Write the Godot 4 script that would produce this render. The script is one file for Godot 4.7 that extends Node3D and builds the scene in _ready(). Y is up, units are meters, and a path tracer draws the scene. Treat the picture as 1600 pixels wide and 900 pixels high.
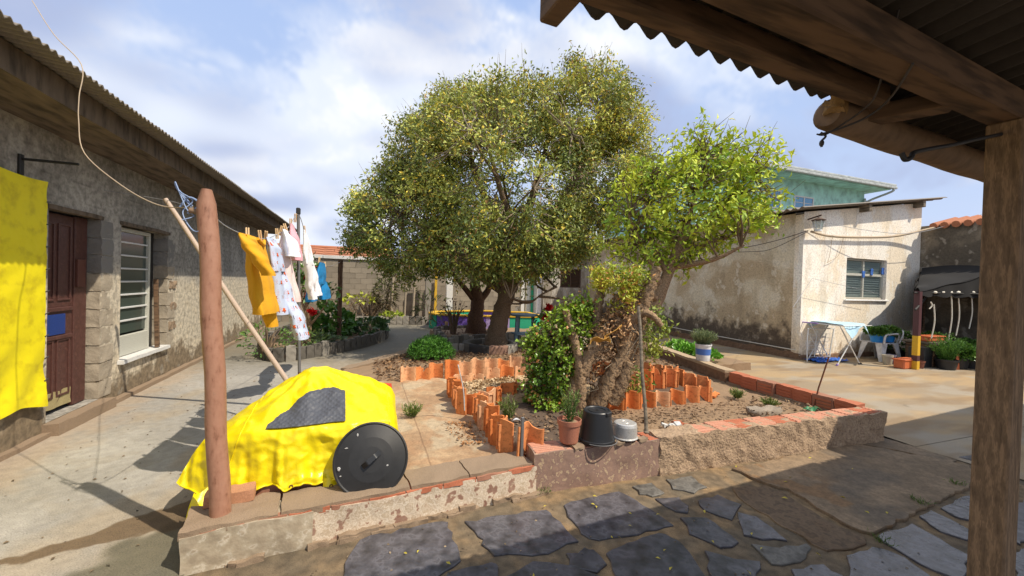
extends Node3D
# A backyard seen from under a porch: raised bed edged with roof tiles, big tree, house left, outbuildings right.

const UP := Vector3.UP
var M := {}
var T := {}
var rng := RandomNumberGenerator.new()
var nA := FastNoiseLite.new()
var nB := FastNoiseLite.new()
var nC := FastNoiseLite.new()
var used := {}
var patio: Node3D
var bed: Node3D


# ---------------------------------------------------------------- mesh builder
class G:
	var v := PackedVector3Array()
	var n := PackedVector3Array()
	var t := PackedVector2Array()
	var c := PackedColorArray()
	var k := PackedInt32Array()
	var col := Color.WHITE

	func put(p: Vector3, nn: Vector3, uv = null) -> int:
		v.append(p); n.append(nn); c.append(col)
		if uv != null:
			t.append(uv)
		elif absf(nn.y) > 0.7:
			t.append(Vector2(p.x, p.z))
		elif absf(nn.x) > absf(nn.z):
			t.append(Vector2(p.z, -p.y))
		else:
			t.append(Vector2(p.x, -p.y))
		return v.size() - 1

	func tri(a: Vector3, b: Vector3, d: Vector3) -> void:
		var nn := (b - a).cross(d - a).normalized()
		var i := put(a, nn); put(b, nn); put(d, nn)
		k.append_array([i, i + 2, i + 1])

	func quad(a: Vector3, b: Vector3, d: Vector3, e: Vector3) -> void:
		var nn := (d - a).cross(e - b).normalized()
		var i := put(a, nn); put(b, nn); put(d, nn); put(e, nn)
		k.append_array([i, i + 2, i + 1, i, i + 3, i + 2])

	# box between two corners, edges chamfered by b, placed by x
	func box(p: Vector3, q: Vector3, b := 0.0, x := Transform3D()) -> void:
		var lo := p.min(q)
		var hi := p.max(q)
		var m := (lo + hi) / 2
		var h := (hi - lo) / 2
		b = minf(b, minf(h.x, minf(h.y, h.z)) * 0.6)
		for axis in 3:
			var a1 := (axis + 1) % 3
			var a2 := (axis + 2) % 3
			for s in [-1.0, 1.0]:
				var f := []
				for w in [[-1, -1], [1, -1], [1, 1], [-1, 1]]:
					var o := Vector3()
					o[axis] = s * h[axis]
					o[a1] = w[0] * (h[a1] - b)
					o[a2] = w[1] * (h[a2] - b)
					f.append(x * (m + o))
				if s > 0:
					quad(f[0], f[1], f[2], f[3])
				else:
					quad(f[3], f[2], f[1], f[0])
		if b <= 0:
			return
		for axis in 3:  # chamfered edges along axis
			var a1 := (axis + 1) % 3
			var a2 := (axis + 2) % 3
			for s in [-1.0, 1.0]:
				for r in [-1.0, 1.0]:
					var f := []
					for w in [[0, -1], [1, -1], [1, 1], [0, 1]]:
						var o := Vector3()
						o[axis] = w[1] * (h[axis] - b)
						o[a1] = s * (h[a1] - (b if w[0] == 1 else 0.0))
						o[a2] = r * (h[a2] - (0.0 if w[0] == 1 else b))
						f.append(x * (m + o))
					if s * r < 0:
						quad(f[0], f[1], f[2], f[3])
					else:
						quad(f[3], f[2], f[1], f[0])
		for sx in [-1.0, 1.0]:
			for sy in [-1.0, 1.0]:
				for sz in [-1.0, 1.0]:
					var s3 := Vector3(sx, sy, sz)
					var e1 := x * (m + s3 * (h - Vector3(0, b, b)))
					var e2 := x * (m + s3 * (h - Vector3(b, 0, b)))
					var e3 := x * (m + s3 * (h - Vector3(b, b, 0)))
					if sx * sy * sz > 0:
						tri(e1, e2, e3)
					else:
						tri(e1, e3, e2)

	func beam(a: Vector3, b: Vector3, w: float, h: float, bev := 0.004) -> void:
		var d := b - a
		box(Vector3(-w / 2, -h / 2, -d.length()), Vector3(w / 2, h / 2, 0), bev, Transform3D(Basis.looking_at(d, Vector3.RIGHT if absf(d.normalized().y) > 0.95 else Vector3.UP), a))

	# swept tube; r is a number or one radius per point
	func tube(pts: Array, r, sides := 8, caps := true, rough := 0.0, nz: FastNoiseLite = null) -> void:
		var m := pts.size()
		var side := Vector3.ZERO
		var base := v.size()
		var run := 0.0
		for i in m:
			var d: Vector3 = (pts[mini(i + 1, m - 1)] - pts[maxi(i - 1, 0)]).normalized()
			if side == Vector3.ZERO:
				side = d.cross(Vector3.UP if absf(d.y) < 0.9 else Vector3.RIGHT).normalized()
			else:
				side = (side - d * side.dot(d)).normalized()
			var oth := d.cross(side)
			if i > 0:
				run += (pts[i] - pts[i - 1]).length()
			var rad: float = r if (r is float or r is int) else r[i]
			for j in sides + 1:
				var a := TAU * j / sides
				var o := side * cos(a) + oth * sin(a)
				var rr := rad
				if nz:
					rr *= 1.0 + rough * nz.get_noise_3dv((pts[i] + o * rad) * 6.0 * Vector3(1, 0.35, 1))
				put(pts[i] + o * rr, o, Vector2(float(j) / sides * TAU * rad, run))
		for i in m - 1:
			for j in sides:
				var a := base + i * (sides + 1) + j
				var b := a + sides + 1
				k.append_array([a, b, a + 1, a + 1, b, b + 1])
		if caps:
			for e in [0, m - 1]:
				var d: Vector3 = (pts[0] - pts[1]).normalized() if e == 0 else (pts[m - 1] - pts[m - 2]).normalized()
				var ctr := put(pts[e], d)
				var first := v.size()
				for j in sides + 1:
					put(v[base + e * (sides + 1) + j], d)
				for j in sides:
					if e == 0:
						k.append_array([ctr, first + j, first + j + 1])
					else:
						k.append_array([ctr, first + j + 1, first + j])

	# profile points are (radius, height), bottom to top or along the surface
	func lathe(prof: Array, segs := 24, x := Transform3D()) -> void:
		for i in prof.size() - 1:
			var p: Vector2 = prof[i]
			var q: Vector2 = prof[i + 1]
			var d := (q - p).normalized()
			for j in segs:
				var a := TAU * j / segs
				var b := TAU * (j + 1) / segs
				var ca := Vector3(cos(a), 0, sin(a))
				var cb := Vector3(cos(b), 0, sin(b))
				var na := x.basis * (ca * d.y + UPV * -d.x)
				var nb := x.basis * (cb * d.y + UPV * -d.x)
				var i0 := put(x * (ca * p.x + UPV * p.y), na.normalized(), Vector2(a * p.x, -p.y))
				put(x * (cb * p.x + UPV * p.y), nb.normalized(), Vector2(b * p.x, -p.y))
				put(x * (cb * q.x + UPV * q.y), nb.normalized(), Vector2(b * p.x, -q.y))
				put(x * (ca * q.x + UPV * q.y), na.normalized(), Vector2(a * p.x, -q.y))
				k.append_array([i0, i0 + 1, i0 + 2, i0, i0 + 2, i0 + 3])
	const UPV := Vector3(0, 1, 0)

	# smooth sheet from f(u, v); thick gives it a back and edges
	func grid(nu: int, nv: int, f: Callable, thick := 0.0, wrap := false, uvs = null) -> void:
		var P := PackedVector3Array()
		for i in nu + 1:
			for j in nv + 1:
				P.append(f.call(float(i) / nu, float(j) / nv))
		var w := nv + 1
		var N := PackedVector3Array()
		for i in nu + 1:
			for j in nv + 1:
				var i0 := maxi(i - 1, 0)
				var i1 := mini(i + 1, nu)
				if wrap:
					i0 = i - 1 if i > 0 else nu - 1
					i1 = i + 1 if i < nu else 1
				var du := P[i1 * w + j] - P[i0 * w + j]
				var dv := P[i * w + mini(j + 1, nv)] - P[i * w + maxi(j - 1, 0)]
				var nn := du.cross(dv)
				if nn.length_squared() < 1e-14:
					nn = (P[i * w + j] - P[i * w + (1 if j == 0 else maxi(j - 1, 0))])
				N.append(nn.normalized())
		for s in ([1.0, -1.0] if thick > 0 else [1.0]):
			var base := v.size()
			for i in nu + 1:
				for j in nv + 1:
					var q := i * w + j
					var uv = null
					if uvs != null:
						uv = Vector2(float(i) / nu, float(j) / nv) * uvs
					put(P[q] + N[q] * thick * 0.5 * s, N[q] * s, uv)
			for i in nu:
				for j in nv:
					var a := base + i * w + j
					var b := a + w
					if s > 0:
						k.append_array([a, a + 1, b, a + 1, b + 1, b])
					else:
						k.append_array([a, b, a + 1, a + 1, b, b + 1])
		if thick > 0:
			var rim := []
			if not wrap:
				for j in nv: rim.append([j, j + 1])
				for j in nv: rim.append([nu * w + j + 1, nu * w + j])
			for i in nu: rim.append([(i + 1) * w, i * w])
			for i in nu: rim.append([i * w + nv, (i + 1) * w + nv])
			for e in rim:
				var a: int = e[0]
				var b: int = e[1]
				var ha := N[a] * thick * 0.5
				var hb := N[b] * thick * 0.5
				quad(P[a] - ha, P[b] - hb, P[b] + hb, P[a] + ha)

	# prism over a polygon in xz, chamfered top
	func slab(poly: PackedVector2Array, y0: float, y1: float, bev := 0.006) -> void:
		if Geometry2D.is_polygon_clockwise(poly):
			poly.reverse()
		var ins := poly
		var m := poly.size()
		var mid := Vector2()
		for p in poly: mid += p / m
		ins = PackedVector2Array()
		for p in poly:
			ins.append(p + (mid - p).normalized() * bev)
		var tris := Geometry2D.triangulate_polygon(ins)
		var base := v.size()
		for p in ins: put(Vector3(p.x, y1, p.y), Vector3.UP)
		for i in range(0, tris.size(), 3):
			var a := ins[tris[i]]
			var b := ins[tris[i + 1]]
			var d := ins[tris[i + 2]]
			if (b - a).cross(d - a) < 0:
				k.append_array([base + tris[i], base + tris[i + 2], base + tris[i + 1]])
			else:
				k.append_array([base + tris[i], base + tris[i + 1], base + tris[i + 2]])
		for i in m:
			var j := (i + 1) % m
			var a := Vector3(poly[i].x, y1 - bev, poly[i].y)
			var b := Vector3(poly[j].x, y1 - bev, poly[j].y)
			quad(a, Vector3(ins[i].x, y1, ins[i].y), Vector3(ins[j].x, y1, ins[j].y), b)
			quad(Vector3(a.x, y0, a.z), a, b, Vector3(b.x, y0, b.z))

	# box whose surface is pushed about by noise: rough plaster, stones, soil
	func rough(p: Vector3, q: Vector3, step: float, amp: float, nz: FastNoiseLite, freq := 1.0, x := Transform3D(), round_off := 0.0) -> void:
		var lo := p.min(q)
		var hi := p.max(q)
		var sz := hi - lo
		var ctr := (lo + hi) / 2
		for axis in 3:
			var a1 := (axis + 1) % 3
			var a2 := (axis + 2) % 3
			var m1 := maxi(1, int(round(sz[a1] / step)))
			var m2 := maxi(1, int(round(sz[a2] / step)))
			for s in [0.0, 1.0]:
				grid(m1, m2, func(a: float, b: float) -> Vector3:
					var o := Vector3()
					o[axis] = lo[axis] + sz[axis] * s
					o[a1] = lo[a1] + sz[a1] * (a if s > 0.5 else 1.0 - a)
					o[a2] = lo[a2] + sz[a2] * b
					if round_off > 0:
						var e := (o - ctr) / (sz * 0.5)
						var l := pow(pow(absf(e.x), 4) + pow(absf(e.y), 4) + pow(absf(e.z), 4), 0.25)
						o = ctr + (o - ctr).lerp((o - ctr) / maxf(l, 0.3), round_off)
					var g := o * freq
					return x * (o + Vector3(nz.get_noise_3dv(g), nz.get_noise_3dv(g + Vector3(31, 7, 3)), nz.get_noise_3dv(g + Vector3(5, 57, 11))) * amp))

	func ball(at: Vector3, r: Vector3, nu := 10, nv := 6, amp := 0.0, nz: FastNoiseLite = null, freq := 5.0) -> void:
		grid(nu, nv, func(a: float, b: float) -> Vector3:
			var d := Vector3(cos(a * TAU) * sin(b * PI), -cos(b * PI), -sin(a * TAU) * sin(b * PI))
			var s := 1.0
			if nz: s += amp * nz.get_noise_3dv((at + d * r) * freq)
			return at + d * r * s, 0.0, true)

	func add(o: G, x := Transform3D()) -> void:
		var base := v.size()
		for i in o.v.size():
			v.append(x * o.v[i]); n.append((x.basis * o.n[i]).normalized()); t.append(o.t[i]); c.append(o.c[i])
		for i in o.k: k.append(base + i)

	func mesh(mat: Material) -> ArrayMesh:
		var a := []
		a.resize(Mesh.ARRAY_MAX)
		a[Mesh.ARRAY_VERTEX] = v
		a[Mesh.ARRAY_NORMAL] = n
		a[Mesh.ARRAY_TEX_UV] = t
		a[Mesh.ARRAY_TEX_UV2] = t
		a[Mesh.ARRAY_COLOR] = c
		a[Mesh.ARRAY_INDEX] = k
		var m := ArrayMesh.new()
		m.add_surface_from_arrays(Mesh.PRIMITIVE_TRIANGLES, a)
		m.surface_set_material(0, mat)
		return m


# ---------------------------------------------------------------- objects
func called(o: Node, name: String, parent: Node) -> void:
	var key := str(parent.get_instance_id()) + name
	var i: int = used.get(key, 0)
	used[key] = i + 1
	o.name = name if i == 0 else "%s_%03d" % [name, i]
	parent.add_child(o, true)

func tag(o: Node, label: String, category := "", group := "", kind := "") -> Node:
	if label: o.set_meta("label", label)
	if category:
		o.set_meta("category", category)
		if not kind and not o.has_meta("kind"): o.set_meta("kind", "thing")
	if group: o.set_meta("group", group)
	if kind: o.set_meta("kind", kind)
	return o

func thing(name: String, label: String, category: String, at := Vector3.ZERO, turn := 0.0, group := "") -> Node3D:
	var o := Node3D.new()
	called(o, name, self)
	o.position = at
	o.rotation.y = turn
	tag(o, label, category, group)
	return o

func part(name: String, g: G, mat: Material, parent: Node = self) -> MeshInstance3D:
	return inst(name, g.mesh(mat), parent)

func inst(name: String, m: Mesh, parent: Node = self, x := Transform3D()) -> MeshInstance3D:
	var o := MeshInstance3D.new()
	o.mesh = m
	o.transform = x
	called(o, name, parent)
	return o

func setting(name: String, g: G, mat: Material) -> MeshInstance3D:
	var o := part(name, g, mat)
	o.set_meta("kind", "structure")
	return o

func copies(name: String, m: Mesh, xs: Array, cols: Array, parent: Node, stuff := true) -> MultiMeshInstance3D:
	var mm := MultiMesh.new()
	mm.transform_format = MultiMesh.TRANSFORM_3D
	mm.use_colors = true
	mm.mesh = m
	mm.instance_count = xs.size()
	for i in xs.size():
		mm.set_instance_transform(i, xs[i])
		mm.set_instance_color(i, cols[i])
	var o := MultiMeshInstance3D.new()
	o.multimesh = mm
	called(o, name, parent)
	if stuff: o.set_meta("kind", "stuff")
	return o

func curve(pts: Array, each := 6) -> Array:
	var out := []
	for i in pts.size() - 1:
		var a: Vector3 = pts[maxi(i - 1, 0)]
		var b: Vector3 = pts[i]
		var d: Vector3 = pts[i + 1]
		var e: Vector3 = pts[mini(i + 2, pts.size() - 1)]
		for j in each:
			out.append(b.cubic_interpolate(d, a, e, float(j) / each))
	out.append(pts[-1])
	return out

func radii(a: Array, m: int) -> Array:
	var out := []
	for i in m:
		var f := float(i) / maxi(m - 1, 1) * (a.size() - 1)
		var j := mini(int(f), a.size() - 2)
		out.append(lerpf(a[j], a[j + 1], f - j))
	return out


# ---------------------------------------------------------------- materials
func ntex(key: String, sd: int, freq: float, oct: int, stops: Array, size := 512, kind := FastNoiseLite.TYPE_SIMPLEX_SMOOTH, warp := 0.0, stretch := 1) -> Texture2D:
	if T.has(key): return T[key]
	var fn := FastNoiseLite.new()
	fn.noise_type = kind
	fn.seed = sd
	fn.frequency = freq
	fn.fractal_octaves = absi(oct)
	if oct < 0: fn.fractal_type = FastNoiseLite.FRACTAL_RIDGED
	fn.fractal_gain = 0.55
	if warp > 0:
		fn.domain_warp_enabled = true
		fn.domain_warp_amplitude = warp
		fn.domain_warp_frequency = freq * 2
	var gr := Gradient.new()
	var off := PackedFloat32Array()
	var cs := PackedColorArray()
	for s in stops:
		off.append(s[0])
		cs.append(s[1] if s[1] is Color else Color(s[1], s[1], s[1]))
	gr.offsets = off
	gr.colors = cs
	var nt := NoiseTexture2D.new()
	nt.width = size / maxi(stretch, 1)     # stretched along u, or along v if negative
	nt.height = size / maxi(-stretch, 1)
	nt.seamless = true
	nt.color_ramp = gr
	nt.noise = fn
	T[key] = nt
	return nt

# albedo is a linear colour; grain multiplies it; relief in centimetres
func sm(key: String, albedo: Color, rough: float, grain: Texture2D = null, scale := 1.0, relief: Texture2D = null, depth := 0.0) -> StandardMaterial3D:
	var m := StandardMaterial3D.new()
	m.resource_name = key
	m.albedo_color = albedo.linear_to_srgb()
	m.roughness = rough
	m.vertex_color_use_as_albedo = true
	m.uv1_triplanar = true
	m.uv1_world_triplanar = true
	m.uv1_scale = Vector3.ONE * scale
	if grain: m.albedo_texture = grain
	if relief:
		m.heightmap_enabled = true
		m.heightmap_texture = relief
		m.heightmap_scale = depth
		m.heightmap_deep_parallax = false
	M[key] = m
	return m

# a painted picture laid over uv2 (metres): u0..u0+w, top..top-h
func lay(m: StandardMaterial3D, tex: Texture2D, u0: float, w: float, v0: float, h: float) -> void:
	m.detail_enabled = true
	m.detail_blend_mode = BaseMaterial3D.BLEND_MODE_MUL
	m.detail_uv_layer = BaseMaterial3D.DETAIL_UV_2
	m.detail_albedo = tex
	m.uv2_scale = Vector3(1.0 / w, 1.0 / h, 1)
	m.uv2_offset = Vector3(-u0 / w, -v0 / h, 0)

func paint(w: int, h: int, f: Callable) -> ImageTexture:
	var im := Image.create(w, h, false, Image.FORMAT_RGB8)
	for y in h:
		for x in w:
			im.set_pixel(x, y, f.call((x + 0.5) / w, (y + 0.5) / h))
	return ImageTexture.create_from_image(im)

func rgb(r: int, g: int, b: int) -> Color:
	return Color(r / 255.0, g / 255.0, b / 255.0)

func ss(a: float, b: float, x: float) -> float:
	return smoothstep(a, b, x)


func _ready() -> void:
	rng.seed = 7
	var cam := Camera3D.new()
	cam.name = "camera"
	add_child(cam)
	cam.position = Vector3(0, 1.6, 0)
	cam.rotation_degrees = Vector3(-0.72, -20.0, 1.66)
	cam.fov = 70.47
	cam.far = 3000
	cam.current = true

	var sun := DirectionalLight3D.new()
	sun.name = "sun"
	add_child(sun)
	sun.basis = Basis.looking_at(Vector3(-1.08, -2.1, -1.14))
	sun.light_color = Color(1.0, 0.95, 0.87)
	sun.light_energy = 1.5
	sun.light_angular_distance = 0.5
	sun.shadow_enabled = true

	var env := Environment.new()
	env.background_mode = Environment.BG_SKY
	env.sky = Sky.new()
	env.sky.sky_material = make_sky()
	env.background_energy_multiplier = 1.0
	env.ambient_light_source = Environment.AMBIENT_SOURCE_SKY
	env.tonemap_mode = Environment.TONE_MAPPER_LINEAR
	env.tonemap_exposure = 1.1
	env.sdfgi_enabled = true
	env.ssao_enabled = true
	env.ssil_enabled = true
	var we := WorldEnvironment.new()
	we.name = "world_environment"
	we.environment = env
	add_child(we)

	nA.seed = 11; nA.frequency = 0.7; nA.fractal_octaves = 4
	nB.seed = 23; nB.frequency = 2.6; nB.fractal_octaves = 4
	nC.seed = 35; nC.frequency = 10.0; nC.fractal_octaves = 3
	make_materials()
	ground()
	left_house()
	far_walls()
	pale_house()
	mint_house()
	right_wall()
	porch()
	low_walls()
	beds()
	flagstones()
	roof_tiles()
	big_tree()
	citrus_tree()
	stump_and_shrubs()
	washing_line()
	tarp_heap()
	bed_things()
	rack_and_chair()
	shade_corner()
	island_plants()
	loose_bits()


func make_sky() -> Material:
	var f1 := FastNoiseLite.new()
	f1.seed = 5; f1.frequency = 1.5; f1.fractal_octaves = 6; f1.fractal_gain = 0.5
	f1.domain_warp_enabled = true; f1.domain_warp_amplitude = 0.35; f1.domain_warp_frequency = 1.2
	var f2 := FastNoiseLite.new()
	f2.seed = 41; f2.frequency = 0.75; f2.fractal_octaves = 3
	var w := 1024
	var h := 512
	var im := Image.create(w, h, false, Image.FORMAT_RGBF)
	for y in h:
		var el := (0.5 - (y + 0.5) / h) * PI
		for x in w:
			var az := ((x + 0.5) / w - 0.5) * TAU   # 0 is -Z, the middle of a panorama
			var d := Vector3(sin(az) * cos(el), sin(el), -cos(az) * cos(el))
			if el < -0.03:
				im.set_pixel(x, y, Color(0.36, 0.31, 0.25))
				continue
			var up := maxf(d.y, 0.0)
			var p := d / (up + 0.42)       # a flat-ish cloud layer
			var q := Vector3(p.x * 1.0, p.y * 0.4, p.z * 1.35)
			var big := f2.get_noise_3dv(q * 1.1)
			var fine := f1.get_noise_3dv(q * 1.15)
			var cl := smoothstep(-0.34, 0.26, fine * 1.0 + big * 0.7 + 0.33)
			var blue := Color(0.36, 0.50, 0.82).lerp(Color(0.58, 0.69, 0.90), pow(1.0 - up, 2.2))
			var white := Color(0.78, 0.84, 0.96).lerp(Color(1.0, 1.0, 1.0), smoothstep(-0.1, 0.45, fine))
			var grey := Color(0.35, 0.43, 0.67)
			white = white.lerp(grey, 0.85 * smoothstep(0.0, 0.5, f2.get_noise_3dv(q * 1.6 + Vector3(9, 2, 4)) + 0.12))
			var c := blue.lerp(white, cl)
			c = c.lerp(Color(0.66, 0.74, 0.93), 0.55 * pow(1.0 - up, 7.0))
			im.set_pixel(x, y, c)
	var m := PanoramaSkyMaterial.new()
	m.panorama = ImageTexture.create_from_image(im)
	return m


func make_materials() -> void:
	var grit := ntex("grit", 1, 0.06, 5, [[0.0, 0.78], [0.35, 0.92], [0.6, 0.97], [1.0, 1.0]])
	var speck := ntex("speck", 2, 0.16, 3, [[0.0, 0.6], [0.3, 0.88], [0.55, 0.96], [0.8, 1.0], [1.0, 1.0]])
	var lump := ntex("lump", 3, 0.02, 6, [[0.0, 0.0], [1.0, 1.0]])
	var soft := ntex("soft", 4, 0.012, 4, [[0.0, 0.72], [0.5, 0.9], [1.0, 1.0]])
	var crack := ntex("crack", 5, 0.012, 2, [[0.0, 0.0], [0.06, 0.6], [0.14, 1.0], [1.0, 1.0]], 512, FastNoiseLite.TYPE_CELLULAR, 12.0)
	var wood := ntex("wood", 6, 0.05, 5, [[0.0, 0.45], [0.45, 0.8], [0.6, 0.95], [1.0, 1.0]], 512, FastNoiseLite.TYPE_SIMPLEX_SMOOTH, 6.0, 8)
	ntex("woodv", 6, 0.05, 5, [[0.0, 0.45], [0.45, 0.8], [0.6, 0.95], [1.0, 1.0]], 512, FastNoiseLite.TYPE_SIMPLEX_SMOOTH, 6.0, -8)
	# plaster, concrete, mortar
	sm("left_plaster", Color(1.0, 1.0, 1.0), 0.92, grit, 0.9, lump, 0.16)
	sm("block", Color(0.42, 0.36, 0.275), 0.95, speck, 1.6, lump, 0.36)
	sm("block_dark", Color(0.25, 0.24, 0.225), 0.95, speck, 1.6, lump, 0.36)
	sm("slab", Color(0.20, 0.15, 0.105), 0.95, ntex("boardmark", 8, 0.03, 4, [[0.0, 0.5], [0.5, 0.85], [1.0, 1.0]], 512, FastNoiseLite.TYPE_SIMPLEX_SMOOTH, 0.0, -4), 0.5, lump, 0.30)
	sm("fibre_roof", Color(0.235, 0.205, 0.17), 0.9, grit, 0.7, lump, 0.12)
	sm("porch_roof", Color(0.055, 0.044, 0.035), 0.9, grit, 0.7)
	sm("yard", Color(0.95, 0.95, 0.95), 0.85, speck, 1.2, lump, 0.10)
	sm("mortar", Color(0.95, 0.95, 0.95), 0.9, speck, 1.4, lump, 0.33)
	sm("earth", Color(0.32, 0.215, 0.13), 1.0, speck, 1.1, lump, 0.48)
	sm("far_ground", Color(0.22, 0.18, 0.13), 1.0, soft, 0.05)
	sm("wall_plaster", Color(0.97, 0.97, 0.97), 0.9, grit, 0.6, lump, 0.24)
	sm("grey_render", Color(0.92, 0.92, 0.92), 0.95, grit, 0.5, lump, 0.48)
	sm("white_paint", Color(0.74, 0.74, 0.72), 0.6, grit, 1.0)
	sm("white_metal", Color(0.72, 0.73, 0.72), 0.45, grit, 1.4)
	sm("mint", Color(0.50, 0.86, 0.79), 0.8, soft, 0.3)
	sm("mint_trim", Color(0.62, 0.72, 0.68), 0.7, soft, 0.4)
	sm("gutter", Color(0.52, 0.56, 0.55), 0.5, soft, 0.5)
	sm("gutter_dark", Color(0.24, 0.27, 0.28), 0.6)
	sm("roof_orange", Color(0.44, 0.17, 0.085), 0.9, grit, 1.0)
	sm("brown_paint", Color(0.115, 0.048, 0.038), 0.55, ntex("peel_brown", 12, 0.018, 5, [[0.0, Color(1, 1, 1)], [0.70, Color(0.82, 0.8, 0.8)], [0.745, Color(0.9, 0.85, 0.8)], [0.755, Color(1, 1, 1)], [1.0, Color(1, 1, 1)]]), 1.2, lump, 0.15)
	sm("brown_bare", Color(0.42, 0.35, 0.17), 0.9, speck, 1.5)
	sm("blue_paint", Color(0.015, 0.05, 0.25), 0.5, grit, 2.0)
	sm("dark_inside", Color(0.03, 0.028, 0.025), 1.0)
	sm("black_iron", Color(0.02, 0.02, 0.02), 0.6)
	sm("shutter", Color(0.11, 0.065, 0.045), 0.7, grit, 1.5)
	sm("rust", Color(0.16, 0.055, 0.025), 0.85, speck, 3.0)
	sm("grey_iron", Color(0.16, 0.16, 0.165), 0.5, speck, 3.0)
	# timber
	sm("timber", Color(0.17, 0.10, 0.055), 0.9, wood, 0.8, wood, 0.25)
	sm("timber_grey", Color(0.25, 0.205, 0.15), 0.9, wood, 1.0, wood, 0.2)
	sm("log", Color(0.27, 0.175, 0.105), 0.8, T.soft, 2.0, lump, 0.15)
	sm("log_end", Color(0.36, 0.22, 0.09), 0.95, speck, 4.0, lump, 0.36)
	sm("post_wood", Color(0.36, 0.235, 0.135), 0.85, ntex("swirl", 14, 0.05, 4, [[0.0, 0.5], [0.40, 0.82], [0.47, 0.66], [0.53, 0.95], [0.62, 0.78], [0.7, 1.0], [1.0, 0.85]], 512, FastNoiseLite.TYPE_SIMPLEX_SMOOTH, 12.0, -6), 1.6, lump, 0.12)
	sm("pole_paint", Color(0.37, 0.19, 0.122), 0.55, ntex("pole_wear", 15, 0.03, 5, [[0.0, Color(0.6, 0.54, 0.5)], [0.16, Color(0.78, 0.73, 0.7)], [0.3, Color(0.94, 0.92, 0.91)], [0.6, Color(1, 1, 1)], [0.74, Color(1.0, 1.05, 1.09)], [1.0, Color(0.92, 0.9, 0.88)]], 512, FastNoiseLite.TYPE_SIMPLEX_SMOOTH, 0.0, -3), 1.6, lump, 0.15)
	sm("prop_wood", Color(0.56, 0.44, 0.35), 0.7, grit, 2.0)
	sm("peg_wood", Color(0.66, 0.45, 0.24), 0.8)
	# walls of the raised bed
	sm("peeling", Color(0.95, 0.93, 0.9), 0.93, ntex("peel_wall", 16, 0.011, 6, [[0.0, rgb(132, 98, 84)], [0.27, rgb(142, 106, 90)], [0.31, rgb(184, 164, 142)], [0.40, rgb(214, 202, 184)], [0.50, rgb(188, 170, 148)], [0.58, rgb(222, 212, 196)], [0.68, rgb(178, 160, 136)], [0.8, rgb(206, 192, 172)], [1.0, rgb(170, 146, 122)]], 1024), 0.75, lump, 0.48)
	sm("flaking", Color(0.95, 0.95, 0.95), 0.93, ntex("flake_wall", 17, 0.014, 6, [[0.0, rgb(168, 138, 112)], [0.22, rgb(152, 124, 108)], [0.66, rgb(140, 114, 102)], [0.71, rgb(196, 174, 142)], [0.77, rgb(182, 158, 126)], [0.82, rgb(148, 118, 102)], [1.0, rgb(138, 106, 92)]], 1024), 1.0, lump, 0.30)
	sm("rough_coat", Color(0.98, 0.98, 0.98), 0.96, ntex("coat_wall", 18, 0.02, 6, [[0.0, rgb(122, 102, 84)], [0.3, rgb(150, 126, 104)], [0.5, rgb(174, 150, 122)], [0.65, rgb(166, 140, 114)], [1.0, rgb(202, 182, 154)]], 1024), 1.1, ntex("coat_relief", 19, 0.03, 6, [[0.0, 0.0], [0.3, 0.35], [1.0, 1.0]], 1024), 0.9)
	sm("cement_face", Color(0.97, 0.97, 0.97), 0.95, ntex("cement_wall", 28, 0.012, 6, [[0.0, rgb(146, 132, 112)], [0.4, rgb(166, 152, 130)], [0.6, rgb(176, 164, 142)], [0.72, rgb(200, 190, 172)], [0.78, rgb(174, 160, 138)], [1.0, rgb(156, 138, 116)]], 1024), 0.8, lump, 0.5)
	sm("cap_mortar", Color(0.31, 0.225, 0.15), 0.95, speck, 1.6, lump, 0.30)
	sm("brick", Color(0.50, 0.165, 0.085), 0.92, grit, 2.5, lump, 0.15)
	sm("brick_pale", Color(0.60, 0.29, 0.19), 0.92, grit, 2.5, lump, 0.15)
	sm("brick_dusty", Color(0.40, 0.19, 0.12), 0.95, speck, 2.5, lump, 0.18)
	sm("brown_wall", Color(0.27, 0.16, 0.095), 0.95, soft, 1.6, lump, 0.60)
	sm("edging", Color(0.30, 0.275, 0.235), 0.95, speck, 1.5, lump, 0.30)
	sm("edging_dark", Color(0.13, 0.118, 0.10), 0.95, speck, 1.5, lump, 0.30)
	# clay tiles
	ntex("tile_wear", 29, 0.02, 5, [[0.0, Color(0.6, 0.56, 0.54)], [0.26, Color(0.84, 0.81, 0.79)], [0.42, Color(1, 1, 1)], [0.62, Color(1, 1, 1)], [0.76, Color(1.0, 1.1, 1.25)], [1.0, Color(0.97, 1.15, 1.4)]])
	sm("tile_a", Color(0.66, 0.21, 0.055), 0.85, T.tile_wear, 1.7, lump, 0.07)
	sm("tile_b", Color(0.70, 0.265, 0.09), 0.85, T.tile_wear, 2.1, lump, 0.07)
	sm("tile_c", Color(0.72, 0.40, 0.215), 0.9, T.tile_wear, 1.9, lump, 0.07)
	# flagstones
	sm("slate_a", Color(0.105, 0.102, 0.118), 0.28, ntex("slate", 20, 0.012, 6, [[0.0, 0.55], [0.5, 0.85], [0.7, 1.0], [0.74, 0.8], [1.0, 1.0]], 512, FastNoiseLite.TYPE_SIMPLEX_SMOOTH, 10.0), 0.9, lump, 0.24)
	sm("slate_b", Color(0.125, 0.122, 0.138), 0.27, T.slate, 1.1, lump, 0.24)
	sm("slate_c", Color(0.175, 0.165, 0.145), 0.6, T.slate, 1.3, lump, 0.27)
	sm("worn_concrete", Color(0.33, 0.29, 0.24), 0.8, ntex("aggregate", 21, 0.05, 5, [[0.0, 0.78], [0.4, 0.92], [0.72, 0.98], [0.82, 1.15], [1.0, 1.25]]), 1.3, lump, 0.15)
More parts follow.
